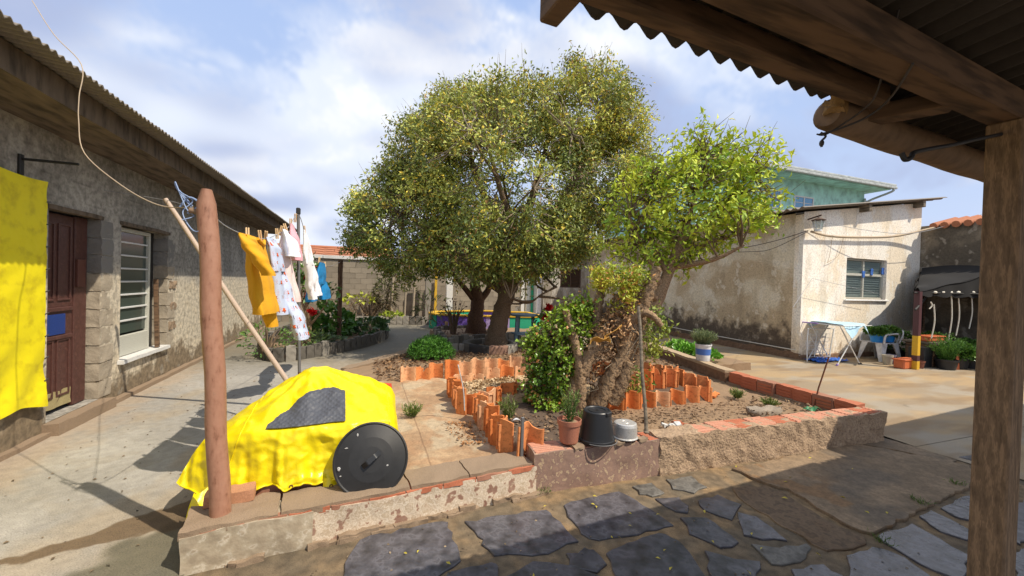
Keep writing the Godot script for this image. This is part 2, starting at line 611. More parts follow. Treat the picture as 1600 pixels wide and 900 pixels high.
	# plants
	sm("bark", Color(0.28, 0.195, 0.125), 0.95, ntex("bark", 22, 0.03, 5, [[0.0, 0.35], [0.45, 0.8], [1.0, 1.0]], 512, FastNoiseLite.TYPE_SIMPLEX_SMOOTH, 10.0), 2.2, T.bark, 1.25)
	sm("bark_grey", Color(0.52, 0.35, 0.205), 0.95, T.bark, 2.6, T.bark, 1.00)
	sm("twig_grey", Color(0.29, 0.235, 0.17), 0.95)
	sm("twig", Color(0.17, 0.12, 0.075), 0.95)
	sm("cut_wood", Color(0.50, 0.37, 0.24), 0.9, speck, 3.0)
	for l in [["leaf", 0.55, 0.55], ["leaf_glossy", 0.32, 0.5], ["leaf_dry", 0.9, 0.3]]:
		var m := sm(l[0], Color(1, 1, 1), l[1])
		m.uv1_triplanar = false
		m.uv1_world_triplanar = false
		m.backlight_enabled = true
		m.backlight = Color(l[2], l[2], l[2])
		m.cull_mode = BaseMaterial3D.CULL_DISABLED
	# plastics, cloth, metal
	var tp := sm("tarp", Color(0.88, 0.72, 0.006), 0.34, ntex("tarp_tone", 24, 0.008, 5, [[0.0, Color(0.84, 0.81, 0.8)], [0.3, Color(0.93, 0.92, 0.9)], [0.5, Color(0.99, 0.99, 0.99)], [0.75, Color(1, 1, 1)], [1.0, Color(1.0, 1.02, 2.0)]]), 1.0, ntex("wrinkle", 25, 0.009, -3, [[0.0, 0.0], [1.0, 1.0]], 512, FastNoiseLite.TYPE_SIMPLEX_SMOOTH, 25.0), 0.45)
	tp.backlight_enabled = true
	tp.backlight = Color(0.25, 0.25, 0.05)
	tp.cull_mode = BaseMaterial3D.CULL_DISABLED
	sm("banner", Color(0.86, 0.74, 0.004), 0.6, T.tarp_tone, 1.0, T.wrinkle, 0.12)
	sm("black_plastic", Color(0.022, 0.024, 0.028), 0.42, speck, 2.0, lump, 0.03)
	sm("black_lid", Color(0.018, 0.018, 0.018), 0.45, ntex("scuff", 26, 0.015, 5, [[0.0, Color(0.8, 0.8, 0.8)], [0.5, Color(1, 1, 1)], [0.66, Color(1.5, 1.5, 1.5)], [0.70, Color(1.2, 1.2, 1.2)], [0.80, Color(3.4, 3.3, 3.2)], [1.0, Color(9, 9, 9)]]), 1.6, lump, 0.03)
	sm("mat_rubber", Color(0.085, 0.092, 0.11), 0.55, speck, 2.0)
	var al := sm("aluminium", Color(0.66, 0.65, 0.62), 0.38, grit, 2.0)
	al.metallic = 0.45
	sm("clay_pot", Color(0.46, 0.185, 0.115), 0.6, grit, 2.0)
	sm("white_plastic", Color(0.78, 0.80, 0.82), 0.35, soft, 1.0)
	sm("blue_plastic", Color(0.01, 0.22, 0.62), 0.4)
	sm("blue_label", Color(0.06, 0.16, 0.50), 0.4)
	sm("orange_plastic", Color(0.62, 0.16, 0.06), 0.45, grit, 2.0)
	sm("red_plastic", Color(0.62, 0.075, 0.025), 0.4)
	sm("lilac_plastic", Color(0.30, 0.20, 0.55), 0.45)
	sm("cream_plastic", Color(0.50, 0.46, 0.36), 0.6, grit, 2.0)
	sm("yellow_paint", Color(0.72, 0.44, 0.03), 0.6, grit, 1.5)
	sm("maroon_paint", Color(0.08, 0.03, 0.035), 0.6)
	sm("purple_paint", Color(0.20, 0.11, 0.52), 0.7, grit, 1.2)
	sm("lilac_paint", Color(0.48, 0.36, 0.68), 0.7, grit, 1.2)
	sm("green_paint", Color(0.02, 0.42, 0.24), 0.7, grit, 1.2)
	sm("bluegrey_paint", Color(0.17, 0.27, 0.34), 0.6, grit, 1.5)
	sm("net", Color(0.009, 0.009, 0.010), 1.0)
	sm("cord_white", Color(0.66, 0.63, 0.55), 0.8)
	sm("wire", Color(0.30, 0.31, 0.33), 0.5)
	sm("wire_blue", Color(0.22, 0.30, 0.48), 0.5)
	sm("wire_dark", Color(0.05, 0.045, 0.045), 0.6)
	sm("cable_tan", Color(0.42, 0.33, 0.23), 0.7)
	for l in [["mustard", Color(0.66, 0.33, 0.008)], ["pink_cloth", Color(0.78, 0.62, 0.60)], ["rose_cloth", Color(0.72, 0.40, 0.47)], ["white_cloth", Color(0.88, 0.88, 0.92)], ["sky_cloth", Color(0.42, 0.62, 0.74)], ["mauve_cloth", Color(0.16, 0.085, 0.10)]]:
		var m := sm(l[0], l[1], 0.95, null, 3.0, T.wrinkle, 0.25)
		m.rim_enabled = true
		m.rim = 0.2
	sm("denim_blue", Color(0.01, 0.24, 0.55), 0.9, ntex("tiedye", 27, 0.02, 4, [[0.0, Color(0.7, 0.8, 0.9)], [0.55, Color(1, 1, 1)], [0.68, Color(1.6, 1.5, 1.3)], [0.8, Color(1, 1, 1)], [1.0, Color(1, 1, 1)]]), 1.6, T.wrinkle, 0.15)
	sm("blue_tarp", Color(0.015, 0.13, 0.60), 0.5, T.soft, 2.0, T.wrinkle, 0.30)
	var gl := StandardMaterial3D.new()
	gl.transparency = BaseMaterial3D.TRANSPARENCY_ALPHA
	gl.albedo_color = Color(0.6, 0.75, 0.78, 0.30)
	gl.roughness = 0.08
	M["glass"] = gl
	sm("blind", Color(0.25, 0.33, 0.33), 0.5)
	sm("glass_dark", Color(0.055, 0.075, 0.065), 0.15)
	sm("glass_blue", Color(0.10, 0.30, 0.55), 0.2)
	sm("litter", Color(1, 1, 1), 1.0).uv1_triplanar = false


# ---------------------------------------------------------------- ground
func ground() -> void:
	var g := G.new()
	g.quad(Vector3(-400, -0.1, 400), Vector3(400, -0.1, 400), Vector3(400, -0.1, -400), Vector3(-400, -0.1, -400))
	setting("ground", g, M.far_ground)

	# left yard and the path that runs to the back
	var crack := FastNoiseLite.new()
	crack.seed = 77; crack.noise_type = FastNoiseLite.TYPE_CELLULAR; crack.frequency = 0.42
	crack.cellular_return_type = FastNoiseLite.RETURN_DISTANCE2_SUB
	var lt := paint(512, 1536, func(u: float, v: float) -> Color:
		var x := -2.85 + u * 6.0
		var z := -16.3 + v * 18.3
		var a := nA.get_noise_2d(x, z)
		var b := nB.get_noise_2d(x, z)
		var k := nC.get_noise_2d(x, z)
		var c := rgb(164, 160, 152).lerp(rgb(178, 174, 166), ss(-0.2, 0.35, a))
		c = c.lerp(rgb(176, 156, 126), 0.45 * ss(0.08, 0.4, nA.get_noise_2d(x + 40, z * 0.7)) )
		c = c.lerp(rgb(182, 156, 126), 0.5 * ss(-2.25, -2.7, x + 0.25 * b))
		c = c.lerp(rgb(160, 152, 138), 0.4 * ss(0.12, 0.5, b + 0.4 * a))
		# darker, algae-grey lane along the bed and far path
		c = c.lerp(rgb(112, 106, 90), 0.7 * ss(-7.6, -9.5, z + 0.5 * b))
		c = c.lerp(rgb(96, 92, 74), 0.75 * ss(0.62, 0.5, Vector2(x + 0.9, (z + 2.45) * 0.8).length() + 0.3 * a + 0.1 * b))
		# a wet run-off stain
		var run := clampf((x + 1.02) / -0.85, 0, 1)
		var st := absf(z - lerpf(-3.32, -2.98, run) + 0.10 * b) - lerpf(0.17, 0.015, run) * (0.75 + 0.5 * ss(0.5, 0.35, run))
		c = c.lerp(rgb(104, 84, 60), 0.8 * ss(0.025, 0.0, st) * ss(-2.0, -1.85, x) * ss(-0.85, -0.9, x))
		# cracks
		var e := crack.get_noise_2d(x + 0.12 * b, z + 0.12 * k)
		c = c.lerp(rgb(90, 84, 74), 0.8 * ss(-0.955, -0.985, e) * ss(-0.3, 0.0, a + 0.1))
		return c.darkened(clampf(-k * 0.08, -0.1, 0.2)))
	g = G.new()
	g.quad(Vector3(-2.85, 0, 2), Vector3(-0.86, 0, 2), Vector3(-0.86, 0, -2.62), Vector3(-2.85, 0, -2.62))
	g.quad(Vector3(-2.85, 0, -2.62), Vector3(-0.86, 0, -2.62), Vector3(-0.25, 0, -7.3), Vector3(-2.85, 0, -7.3))
	g.quad(Vector3(-2.85, 0, -7.3), Vector3(-0.25, 0, -7.3), Vector3(0.98, 0, -9.0), Vector3(-2.85, 0, -9.0))
	g.quad(Vector3(-2.85, 0, -9.0), Vector3(3.15, 0, -9.0), Vector3(3.15, 0, -16.3), Vector3(-2.85, 0, -16.3))
	lay(M.yard, lt, -2.85, 6.0, -16.3, 18.3)
	setting("concrete_yard", g, M.yard)

	# right yard: ochre-brown worn concrete
	var ym := sm("yard_right", Color(0.97, 0.97, 0.97), 0.82, T.speck, 1.0, T.lump, 0.04)
	var rt := paint(512, 768, func(u: float, v: float) -> Color:
		var x := 2.9 + u * 12.0
		var z := -16.3 + v * 18.3
		var a := nA.get_noise_2d(x * 0.4 + 9, z * 1.4)
		var b := nB.get_noise_2d(x * 0.6, z * 1.4)
		var c := rgb(160, 142, 116).lerp(rgb(180, 154, 116), ss(-0.2, 0.4, a + 0.4 * b))
		c = c.lerp(rgb(172, 164, 150), 0.6 * ss(0.0, 0.4, nA.get_noise_2d(x + 70, z * 1.3)))
		c = c.lerp(rgb(134, 108, 78), 0.45 * ss(0.12, 0.42, nA.get_noise_2d(x * 0.6 + 31, z * 2.0)))
		var e := crack.get_noise_2d(x * 0.6, z * 0.6 + 0.1 * b)
		return c.lerp(rgb(92, 78, 60), 0.7 * ss(-0.97, -0.997, e)))
	g = G.new()
	g.quad(Vector3(5.5, 0, -2.55), Vector3(14.2, 0, -2.55), Vector3(14.2, 0, -9.0), Vector3(6.3, 0, -9.0))
	g.quad(Vector3(3.15, 0, -9.0), Vector3(14.2, 0, -9.0), Vector3(14.2, 0, -16.3), Vector3(3.15, 0, -16.3))
	g.quad(Vector3(5.5, -0.004, 2), Vector3(14.2, -0.004, 2), Vector3(14.2, -0.004, -2.55), Vector3(5.5, -0.004, -2.55))
	lay(ym, rt, 2.9, 12.0, -16.3, 18.3)
	setting("back_yard", g, ym)

	# mortar bed of the flagstones
	var mt := paint(1024, 640, func(u: float, v: float) -> Color:
		var x := -0.9 + u * 8.0
		var z := -3.0 + v * 5.0
		var a := nA.get_noise_2d(x * 1.5, z * 1.5)
		var b := nB.get_noise_2d(x, z)
		var k := nC.get_noise_2d(x, z)
		var c := rgb(120, 104, 82).lerp(rgb(146, 121, 88), ss(-0.3, 0.3, a + 0.5 * b))
		c = c.lerp(rgb(104, 94, 78), 0.65 * ss(0.0, 0.4, b - 0.5 * a))
		c = c.lerp(rgb(104, 92, 74), 0.5 * ss(0.45, 0.0, absf(z + 2.62 + 0.06 * (x + 0.8) * 0.3 + 0.1 * b)) * ss(0.9, 0.2, x))
		var e := crack.get_noise_2d(x * 2.2 + 0.1 * b, z * 2.2 + 0.1 * k)
		c = c.lerp(rgb(92, 76, 56), 0.8 * ss(-0.955, -0.99, e) * ss(-0.1, 0.2, a))
		return c.darkened(clampf(-k * 0.25, -0.1, 0.25)))
	g = G.new()
	g.grid(60, 36, func(a: float, b: float) -> Vector3:
		var x := -0.86 + 6.36 * b
		var z := -2.9 + 4.9 * a
		return Vector3(x, -0.012 + 0.008 * nB.get_noise_2d(x * 1.4, z * 1.4), z))
	lay(M.mortar, mt, -0.9, 8.0, -3.0, 5.0)
	patio = setting("patio", g, M.mortar)


# a corrugated sheet: waves run across `along`, the sheet falls along `down`
func corrugated(g: G, at: Vector3, along: Vector3, len_: float, down: Vector3, pitch: float, amp: float, thick := 0.008) -> void:
	var up := down.cross(along).normalized()
	if up.y < 0: up = -up
	var m := int(len_ / pitch * 8)
	g.grid(m, 4, func(a: float, b: float) -> Vector3:
		return at + along * (a * len_) + down * b + up * (sin(a * len_ / pitch * TAU) * amp), thick)


func left_house() -> void:
	var h := thing("left_house", "long low grey house with a corrugated roof along the left of the yard", "house", Vector3(-2.85, 0, -6.5))
	var off := Transform3D(Basis(), Vector3(2.85, 0, 6.5))
	# painted plaster: grey above, beige below, dirt at the foot, faint block courses
	var tx := paint(1536, 320, func(u: float, v: float) -> Color:
		var z := -14.8 + u * 16.3
		var y := 3.2 - v * 3.2
		var a := nA.get_noise_2d(z, y)
		var b := nB.get_noise_2d(z + 3, y)
		var k := nC.get_noise_2d(z, y)
		var c := rgb(178, 173, 164).lerp(rgb(154, 150, 142), ss(-0.2, 0.3, a))
		c = c.lerp(rgb(200, 190, 170), ss(1.75, 1.3, y + 0.25 * a))
		c = c.lerp(rgb(214, 200, 174), 0.6 * ss(0.1, 0.4, b) * ss(1.9, 1.2, y))
		# rain streaks under the eave
		c = c.lerp(rgb(120, 115, 108), 0.4 * ss(0.0, 0.5, nA.get_noise_2d(z * 3.0, y * 0.5)) * ss(1.4, 2.2, y))
		var drt := ss(0.50, 0.26, y + 0.26 * b + 0.20 * a + 0.06 * k)
		c = c.lerp(rgb(118, 102, 80), 0.85 * drt)
		c = c.lerp(rgb(150, 142, 128), 0.8 * drt * ss(0.27, 0.36, b))
		# courses of blocks showing through
		var row := fposmod(y - 0.06, 0.205)
		var brick := fposmod(z + (0.2 if int(floor((y - 0.06) / 0.205)) % 2 == 0 else 0.0), 0.41)
		var joint := maxf(ss(0.016, 0.004, minf(row, 0.205 - row)), ss(0.012, 0.003, minf(brick, 0.41 - brick)))
		c = c.lerp(c.darkened(0.32), 0.4 * joint * ss(-0.1, 0.3, b + 0.05))
		return c.darkened(clampf(-0.25 * k, -0.08, 0.25)))
	lay(M.left_plaster, tx, -14.8, 16.3, -3.2, 3.2)
	var g := G.new()
	var X0 := -3.05
	var X1 := -2.85
	for r in [[-14.6, -7.75, -0.1, 3.0], [-7.75, -6.45, -0.1, 0.46], [-7.75, -6.45, 2.2, 3.0], [-6.45, -6.04, -0.1, 3.0], [-6.04, -5.2, 2.2, 3.0], [-6.04, -5.2, -0.1, 0.12], [-5.2, 1.5, -0.1, 3.0]]:
		g.box(Vector3(X0, r[2], r[0]), Vector3(X1, r[3], r[1]))
	part("wall", g, M.left_plaster, h).transform = off
	g = G.new()
	g.box(Vector3(-6.6, -0.1, -14.6), Vector3(-6.4, 3.2, 1.5))
	g.box(Vector3(-6.4, -0.1, 1.3), Vector3(-3.05, 3.1, 1.5))
	g.box(Vector3(-6.4, -0.1, -14.6), Vector3(-3.05, 3.1, -14.4))
	part("rear_wall", g, M.block_dark, h).transform = off
	# cantilevered slab under the eave
	g = G.new()
	g.rough(Vector3(-3.05, 2.91, -14.62), Vector3(-2.27, 3.11, 1.6), 0.25, 0.012, nB)
	part("eave_slab", g, M.slab, h).transform = off
	# roof sheets
	var down := Vector3(4.4, -0.42, 0)
	var z := 1.7
	var i := 0
	while z > -14.6:
		g = G.new()
		corrugated(g, Vector3(-6.45, 3.525 + 0.006 * (i % 2), z), Vector3(0, 0, -1), 1.06, down, 0.076 * 1.02, 0.013, 0.006)
		part("roof_sheet", g, M.fibre_roof, h).transform = off
		z -= 1.0
		i += 1
	# low plinth along the wall and the door step
	g = G.new()
	g.rough(Vector3(-2.86, -0.05, -14.6), Vector3(-2.77, 0.05, -6.1), 0.18, 0.02, nB)
	g.rough(Vector3(-2.86, -0.05, -5.15), Vector3(-2.78, 0.04, 1.4), 0.18, 0.02, nB)
	part("plinth", g, M.cap_mortar, h).transform = off
	g = G.new()
	g.rough(Vector3(-3.0, -0.05, -6.1), Vector3(-2.72, 0.115, -5.15), 0.12, 0.015, nB)
	part("door_step", g, M.cap_mortar, h).transform = off
	# exposed blocks at the jambs, each its own
	for side in [[-6.045, 0.12, 10, 0.0], [-7.755, 0.47, 8, 0.0]]:
		for j in side[2]:
			var y: float = side[1] + j * 0.207
			g = G.new()
			var w := 0.19 + 0.06 * rng.randf()
			g.rough(Vector3(-3.04, y + 0.006, side[0] - w), Vector3(-2.845 + rng.randf_range(-0.006, 0.006), y + 0.198, side[0] + 0.02), 0.05, 0.016, nC, 0.9)
			var o := part("block", g, M.block_dark if y > 1.55 else M.block, h)
			o.transform = off
	# ragged voids beside the window
	for q in [[0.78, 0.09], [1.08, 0.11], [1.42, 0.08], [0.2, 0.0]]:
		g = G.new()
		g.rough(Vector3(-2.9, q[0] - 0.06, -7.93 - q[1]), Vector3(-2.835, q[0] + 0.05, -7.80), 0.03, 0.03, nC, 1.0)
		if q[1] > 0: part("broken_mortar", g, M.cap_mortar, h).transform = off
	# lintels
	for r in [[-6.06, -5.17, 2.2], [-7.78, -6.42, 2.2]]:
		g = G.new()
		g.rough(Vector3(-2.90, r[2] - 0.015, r[0]), Vector3(-2.838, r[2] + 0.03, r[1]), 0.1, 0.01, nB)
		part("lintel_edge", g, M.slab, h).transform = off

	# door: a panelled brown leaf standing back in its opening
	var door := Node3D.new()
	called(door, "door", h)
	door.transform = off
	g = G.new()
	g.box(Vector3(-3.005, 0.17, -5.78), Vector3(-2.965, 2.17, -5.24), 0.003)
	part("leaf", g, M.brown_paint, door)
	g = G.new()
	g.box(Vector3(-3.0, 0.13, -6.0), Vector3(-2.955, 2.18, -5.79), 0.004)
	part("side_board", g, M.brown_paint, door)
	for r in [[1.28, 2.08, -5.74, -5.54], [1.28, 2.08, -5.49, -5.29], [0.28, 0.88, -5.74, -5.54], [0.28, 0.88, -5.49, -5.29]]:
		g = G.new()
		for e in [[r[0], r[0] + 0.02, r[2], r[3]], [r[1] - 0.02, r[1], r[2], r[3]], [r[0] + 0.02, r[1] - 0.02, r[2], r[2] + 0.02], [r[0] + 0.02, r[1] - 0.02, r[3] - 0.02, r[3]]]:
			g.box(Vector3(-2.966, e[0], e[2]), Vector3(-2.953, e[1], e[3]), 0.003)
		part("panel_moulding", g, M.brown_paint, door)
	g = G.new()
	g.box(Vector3(-2.966, 0.93, -5.66), Vector3(-2.955, 1.14, -5.36), 0.002)
	part("blue_pane", g, M.blue_paint, door)
	g = G.new()
	g.box(Vector3(-2.966, 1.17, -5.76), Vector3(-2.945, 1.21, -5.26), 0.004)
	part("lock_rail", g, M.brown_paint, door)
	g = G.new()
	g.box(Vector3(-2.966, 0.88, -5.76), Vector3(-2.945, 0.92, -5.26), 0.004)
	part("lock_rail", g, M.brown_paint, door)
	g = G.new()
	g.box(Vector3(-2.956, 1.42, -5.93), Vector3(-2.93, 1.72, -5.80), 0.004)
	part("lock_board", g, sm("lock_board", Color(0.13, 0.045, 0.03), 0.7, T.grit, 2.0), door)
	g = G.new()
	g.rough(Vector3(-2.967, 0.175, -5.77), Vector3(-2.9615, 0.34, -5.26), 0.05, 0.012, nC)
	part("bare_patch", g, M.brown_bare, door)

	# window: steel louvre in a pale frame
	var win := Node3D.new()
	called(win, "window", h)
	win.transform = off
	g = G.new()
	for e in [[-6.60, -6.50, 0.5, 2.17], [-7.40, -7.36, 0.5, 2.17], [-7.36, -6.60, 2.12, 2.17], [-7.36, -6.60, 0.5, 0.76]]:
		g.box(Vector3(-2.99, e[2], e[0]), Vector3(-2.93, e[3], e[1]), 0.004)
	part("frame", g, sm("old_cream", Color(0.56, 0.56, 0.49), 0.6, T.grit, 1.5), win)
	for j in 8:
		var y := 0.78 + j * 0.172
		g = G.new()
		g.box(Vector3(-2.975, y + 0.01, -7.36), Vector3(-2.967, y + 0.165, -6.60), 0.0)
		part("pane", g, M.glass_dark, win)
		if j > 0:
			g = G.new()
			g.box(Vector3(-2.98, y - 0.010, -7.365), Vector3(-2.945, y + 0.012, -6.595), 0.003)
			part("bar", g, M.white_metal, win)
	g = G.new()
	g.box(Vector3(-3.0, 0.48, -6.50), Vector3(-2.985, 2.18, -6.46), 0.0)
	for j in 9:
		g.box(Vector3(-2.985, 0.62 + j * 0.172, -6.5), Vector3(-2.93, 0.635 + j * 0.172, -6.455), 0.002)
	part("side_light", g, M.white_metal, win)
	g = G.new()
	g.box(Vector3(-3.045, 0.47, -7.74), Vector3(-3.03, 2.19, -6.46))
	part("backing", g, M.dark_inside, win)
	g = G.new()
	g.rough(Vector3(-2.98, 0.445, -7.72), Vector3(-2.79, 0.492, -6.40), 0.1, 0.008, nB)
	part("sill", g, M.white_paint, win)
	g = G.new()
	g.beam(Vector3(-2.84, 0.5, -7.42), Vector3(-2.90, 1.5, -7.5), 0.035, 0.055)
	tag(part("plank_scrap", g, M.timber), "narrow brown plank leaning in the left house's louvre window", "plank")

	# black bracket over the banner
	g = G.new()
	g.beam(Vector3(-2.84, 2.42, -4.84), Vector3(-2.84, 2.60, -4.84), 0.05, 0.02)
	g.beam(Vector3(-2.84, 2.56, -4.84), Vector3(-2.45, 2.56, -4.84), 0.02, 0.022)
	tag(part("wall_bracket", g, M.black_iron), "black iron bracket jutting from the wall above the yellow banner", "bracket")

	# yellow sheet tied to the wall
	var b := thing("yellow_banner", "yellow plastic sheet hung flat on the left house's wall beside the door", "tarp", Vector3(-2.82, 0.3, -4.4))
	g = G.new()
	g.grid(46, 60, func(a: float, c: float) -> Vector3:
		var zz := lerpf(-3.2, -5.11, a)
		var top := 2.43 - 0.02 * sin(a * 9.0)
		var bot := 0.44 - 0.11 * a + 0.025 * sin(a * 17.0)
		var y := lerpf(bot, top, c)
		var pull := 0.014 * absf(sin(c * PI * 9)) * ss(0.93, 1.0, a)
		var f := 0.009 * nB.get_noise_2d(zz * 0.8 + y * 1.6, y * 0.5) + 0.012 * sin((zz * 1.4 + y) * 11.0) * ss(1.2, 0.4, y)
		f += 0.02 * ss(0.10, 0.0, c) * (0.4 + 0.6 * a)
		return Vector3(0.012 + f, y - 0.3, zz + pull + 4.4), 0.003)
	part("sheet", g, M.banner, b)
	for j in 9:
		g = G.new()
		var y := 0.25 + j * 0.21
		g.tube([Vector3(0.02, y, -0.69), Vector3(0.01, y + 0.01, -0.75)], 0.006, 5)
		part("tie", g, M.wire_dark, b)


func blockwork(parent: Node, x0: float, x1: float, y0: float, rows: int, z: float, front: float) -> void:
	var ms := []
	for i in 5:
		var g := G.new()
		g.rough(Vector3(-0.197, -0.097, -0.10), Vector3(0.197, 0.097, 0.10 + 0.003 * (i - 2)), 0.1, 0.007, nC, 0.6, Transform3D(Basis(), Vector3(0, 0, 0)))
		var m: StandardMaterial3D = sm("far_block_%d" % i, Color(0.31, 0.265, 0.205) * (0.86 + 0.07 * i), 0.95, T.speck, 1.2)
		ms.append(g.mesh(m))
	for r in rows:
		var x := x0 + (0.2 if r % 2 == 0 else 0.0)
		while x < x1 - 0.1:
			inst("block", ms[rng.randi() % 5], parent, Transform3D(Basis(), Vector3(x + 0.2, y0 + 0.1 + r * 0.2, z)))
			x += 0.4


func far_walls() -> void:
	var w := thing("back_wall", "blockwork wall with a white coping across the far end of the yard", "wall", Vector3(1.2, 0, -16.4))
	var g := G.new()
	g.box(Vector3(-7.6, -0.1, -0.18), Vector3(5.0, 2.3, 0.085))
	part("core", g, M.edging, w)
	blockwork(w, -4.1, 5.0, 0.0, 11, 0.0, 0.1)
	var x := -7.6
	while x < 4.9:
		g = G.new()
		g.rough(Vector3(x, 2.3, -0.2), Vector3(x + 0.98, 2.42, 0.15), 0.2, 0.012, nB, 1.0, Transform3D(Basis(), Vector3(0, 0, 0)))
		part("coping", g, M.white_paint, w)
		x += 1.0
	# neighbours' tiled roofs beyond it
	for r in [["low orange tiled roof beyond the back wall, nearest the washing line", -7.5, 1.5, -22.0, 2.25], ["orange tiled roof beyond the back wall, mostly behind the big tree", 2.4, 7.5, -23.0, 2.3]]:
		var n := thing("tiled_roof_house", r[0], "house", Vector3((r[1] + r[2]) / 2, 0, r[3] - 2.5))
		var hw: float = (r[2] - r[1]) / 2
		g = G.new()
		g.box(Vector3(-hw + 0.3, -0.1, -2.2), Vector3(hw - 0.3, r[4] + 0.1, 2.2))
		part("wall", g, M.white_paint, n)
		for s in [-1.0, 1.0]:
			g = G.new()
			for kk in 7:
				var q := float(kk) / 7
				g.grid(int(hw * 16), 1, func(a: float, b: float) -> Vector3:
					var t := q + b / 7.0
					return Vector3(lerpf(-hw, hw, a), r[4] + 0.95 * t + 0.035 * absf(sin(a * hw * 8.0)) - 0.03 * b + 0.03, s * 2.6 * (1 - t)), 0.015)
			part("roof_slope", g, M.roof_orange, n)
		g = G.new()
		g.tube([Vector3(-hw, r[4] + 0.99, 0), Vector3(hw, r[4] + 0.99, 0)], 0.10, 8)
		part("ridge", g, M.roof_orange, n)

	# rear outbuilding behind the trees: shed opening, pipes, shuttered window
	var h := thing("rear_outbuilding", "pale rendered outbuilding with a brown shuttered window behind the trees at the back", "building", Vector3(7.9, 0, -16.2))
	var wt := stained(rgb(196, 190, 180), rgb(150, 140, 126), rgb(92, 82, 72), 0.55, 3)
	var m := sm("rear_plaster", Color(0.97, 0.97, 0.97), 0.9, T.grit, 0.6, T.lump, 0.24)
	lay(m, wt, -2.0, 4.0, -3.4, 3.4)
	g = G.new()
	for r in [[-0.55, 0.25, -0.1, 3.3], [0.25, 1.3, -0.1, 1.46], [0.25, 1.3, 2.3, 3.3], [1.3, 1.68, -0.1, 3.3]]:
		g.box(Vector3(r[0], r[2], -0.2), Vector3(r[1], r[3], 0.0))
	part("wall", g, m, h)
	g = G.new()
	g.box(Vector3(-1.6, -0.1, -0.9), Vector3(-0.55, 3.2, -0.7))
	g.box(Vector3(-0.75, -0.1, -0.7), Vector3(-0.55, 3.2, -0.2))
	part("recessed_wall", g, M.grey_render, h)
	g = G.new()
	g.box(Vector3(-3.0, 2.9, -1.2), Vector3(-0.55, 3.05, 0.05))
	g.box(Vector3(-3.0, 0.0, -1.25), Vector3(-1.6, 2.9, -1.2))
	part("shed_front", g, M.dark_inside, h)
	for q in [["white_post", -1.42, 0.16, M.white_paint], ["yellow_post", -1.75, 0.07, M.yellow_paint], ["cream_post", -1.2, 0.05, M.cream_plastic]]:
		g = G.new()
		g.box(Vector3(q[1], 0, -0.55), Vector3(q[1] + q[2], 2.9, -0.42), 0.01)
		part(q[0], g, q[3], h)
	g = G.new()
	g.tube([Vector3(-0.82, 0, -0.6), Vector3(-0.82, 3.0, -0.6)], 0.05, 10)
	part("green_pipe", g, M.green_paint, h)
	var sh := Node3D.new()
	called(sh, "shuttered_window", h)
	g = G.new()
	for r in [[0.25, 0.30, 1.46, 2.3], [1.25, 1.3, 1.46, 2.3], [0.30, 1.25, 2.25, 2.3], [0.30, 1.25, 1.46, 1.51], [0.755, 0.795, 1.51, 2.25]]:
		g.box(Vector3(r[0], r[2], -0.12), Vector3(r[1], r[3], -0.03), 0.004)
	part("frame", g, M.shutter, sh)
	for j in 11:
		for sx in [0.31, 0.80]:
			g = G.new()
			g.box(Vector3(sx, -0.028, -0.006), Vector3(sx + 0.44, 0.028, 0.006), 0.002, Transform3D(Basis(Vector3.RIGHT, 0.6), Vector3(0, 1.55 + j * 0.066, -0.075)))
			part("slat", g, M.shutter, sh)
	g = G.new()
	g.box(Vector3(0.25, 1.46, -0.19), Vector3(1.3, 2.3, -0.17))
	part("dark_room", g, M.dark_inside, sh)
	g = G.new()
	g.box(Vector3(-3.1, 3.3, -4.2), Vector3(1.68, 3.42, 0.15))
	part("roof_slab", g, M.slab, h)

	# pillars by the back wall, left of the trunk
	for q in [["white_pillar", "tall dappled white pillar standing at the back wall left of the big tree", 2.98, 0.24, 2.6, "white_paint", "pillar"], ["yellow_pole", "thin yellow pole beside the white pillar at the back wall", 2.55, 0.09, 2.3, "yellow_paint", "pole"], ["grey_pillar", "grey concrete pillar left of the thin yellow pole at the back wall", 2.2, 0.2, 2.2, "edging", "pillar"]]:
		g = G.new()
		g.rough(Vector3(q[2], 0, -15.7), Vector3(q[2] + q[3], q[4], -15.7 + q[3]), 0.15, 0.01, nB)
		tag(part(q[0], g, M[q[5]]), q[1], q[6])


# stained plaster picture: light, mid, foot colour
func stained(lightc: Color, midc: Color, foot: Color, foot_h: float, sd: int) -> ImageTexture:
	var o := sd * 17.0
	return paint(768, 420, func(u: float, v: float) -> Color:
		var x := u * 10.0 + o
		var y := (1 - v) * 3.6
		var a := nA.get_noise_2d(x * 0.8, y)
		var b := nB.get_noise_2d(x, y * 0.8)
		var k := nC.get_noise_2d(x, y)
		var c := lightc.lerp(midc, ss(-0.25, 0.3, a + 0.3 * b))
		c = c.lerp(midc.darkened(0.16), 0.4 * ss(0.12, 0.5, nA.get_noise_2d(x * 2.2, y * 0.5)))
		c = c.lerp(lightc.lightened(0.25), 0.7 * ss(0.2, 0.36, b - 0.3 * a))
		var f := ss(foot_h + 0.35, foot_h - 0.25, y + 0.5 * b + 0.35 * a + 0.12 * k)
		c = c.lerp(foot, 0.9 * f)
		c = c.lerp(midc, 0.7 * f * ss(0.15, 0.3, b) * ss(0.35, 0.15, y))
		return c.darkened(clampf(-0.05 * k, -0.06, 0.22)))


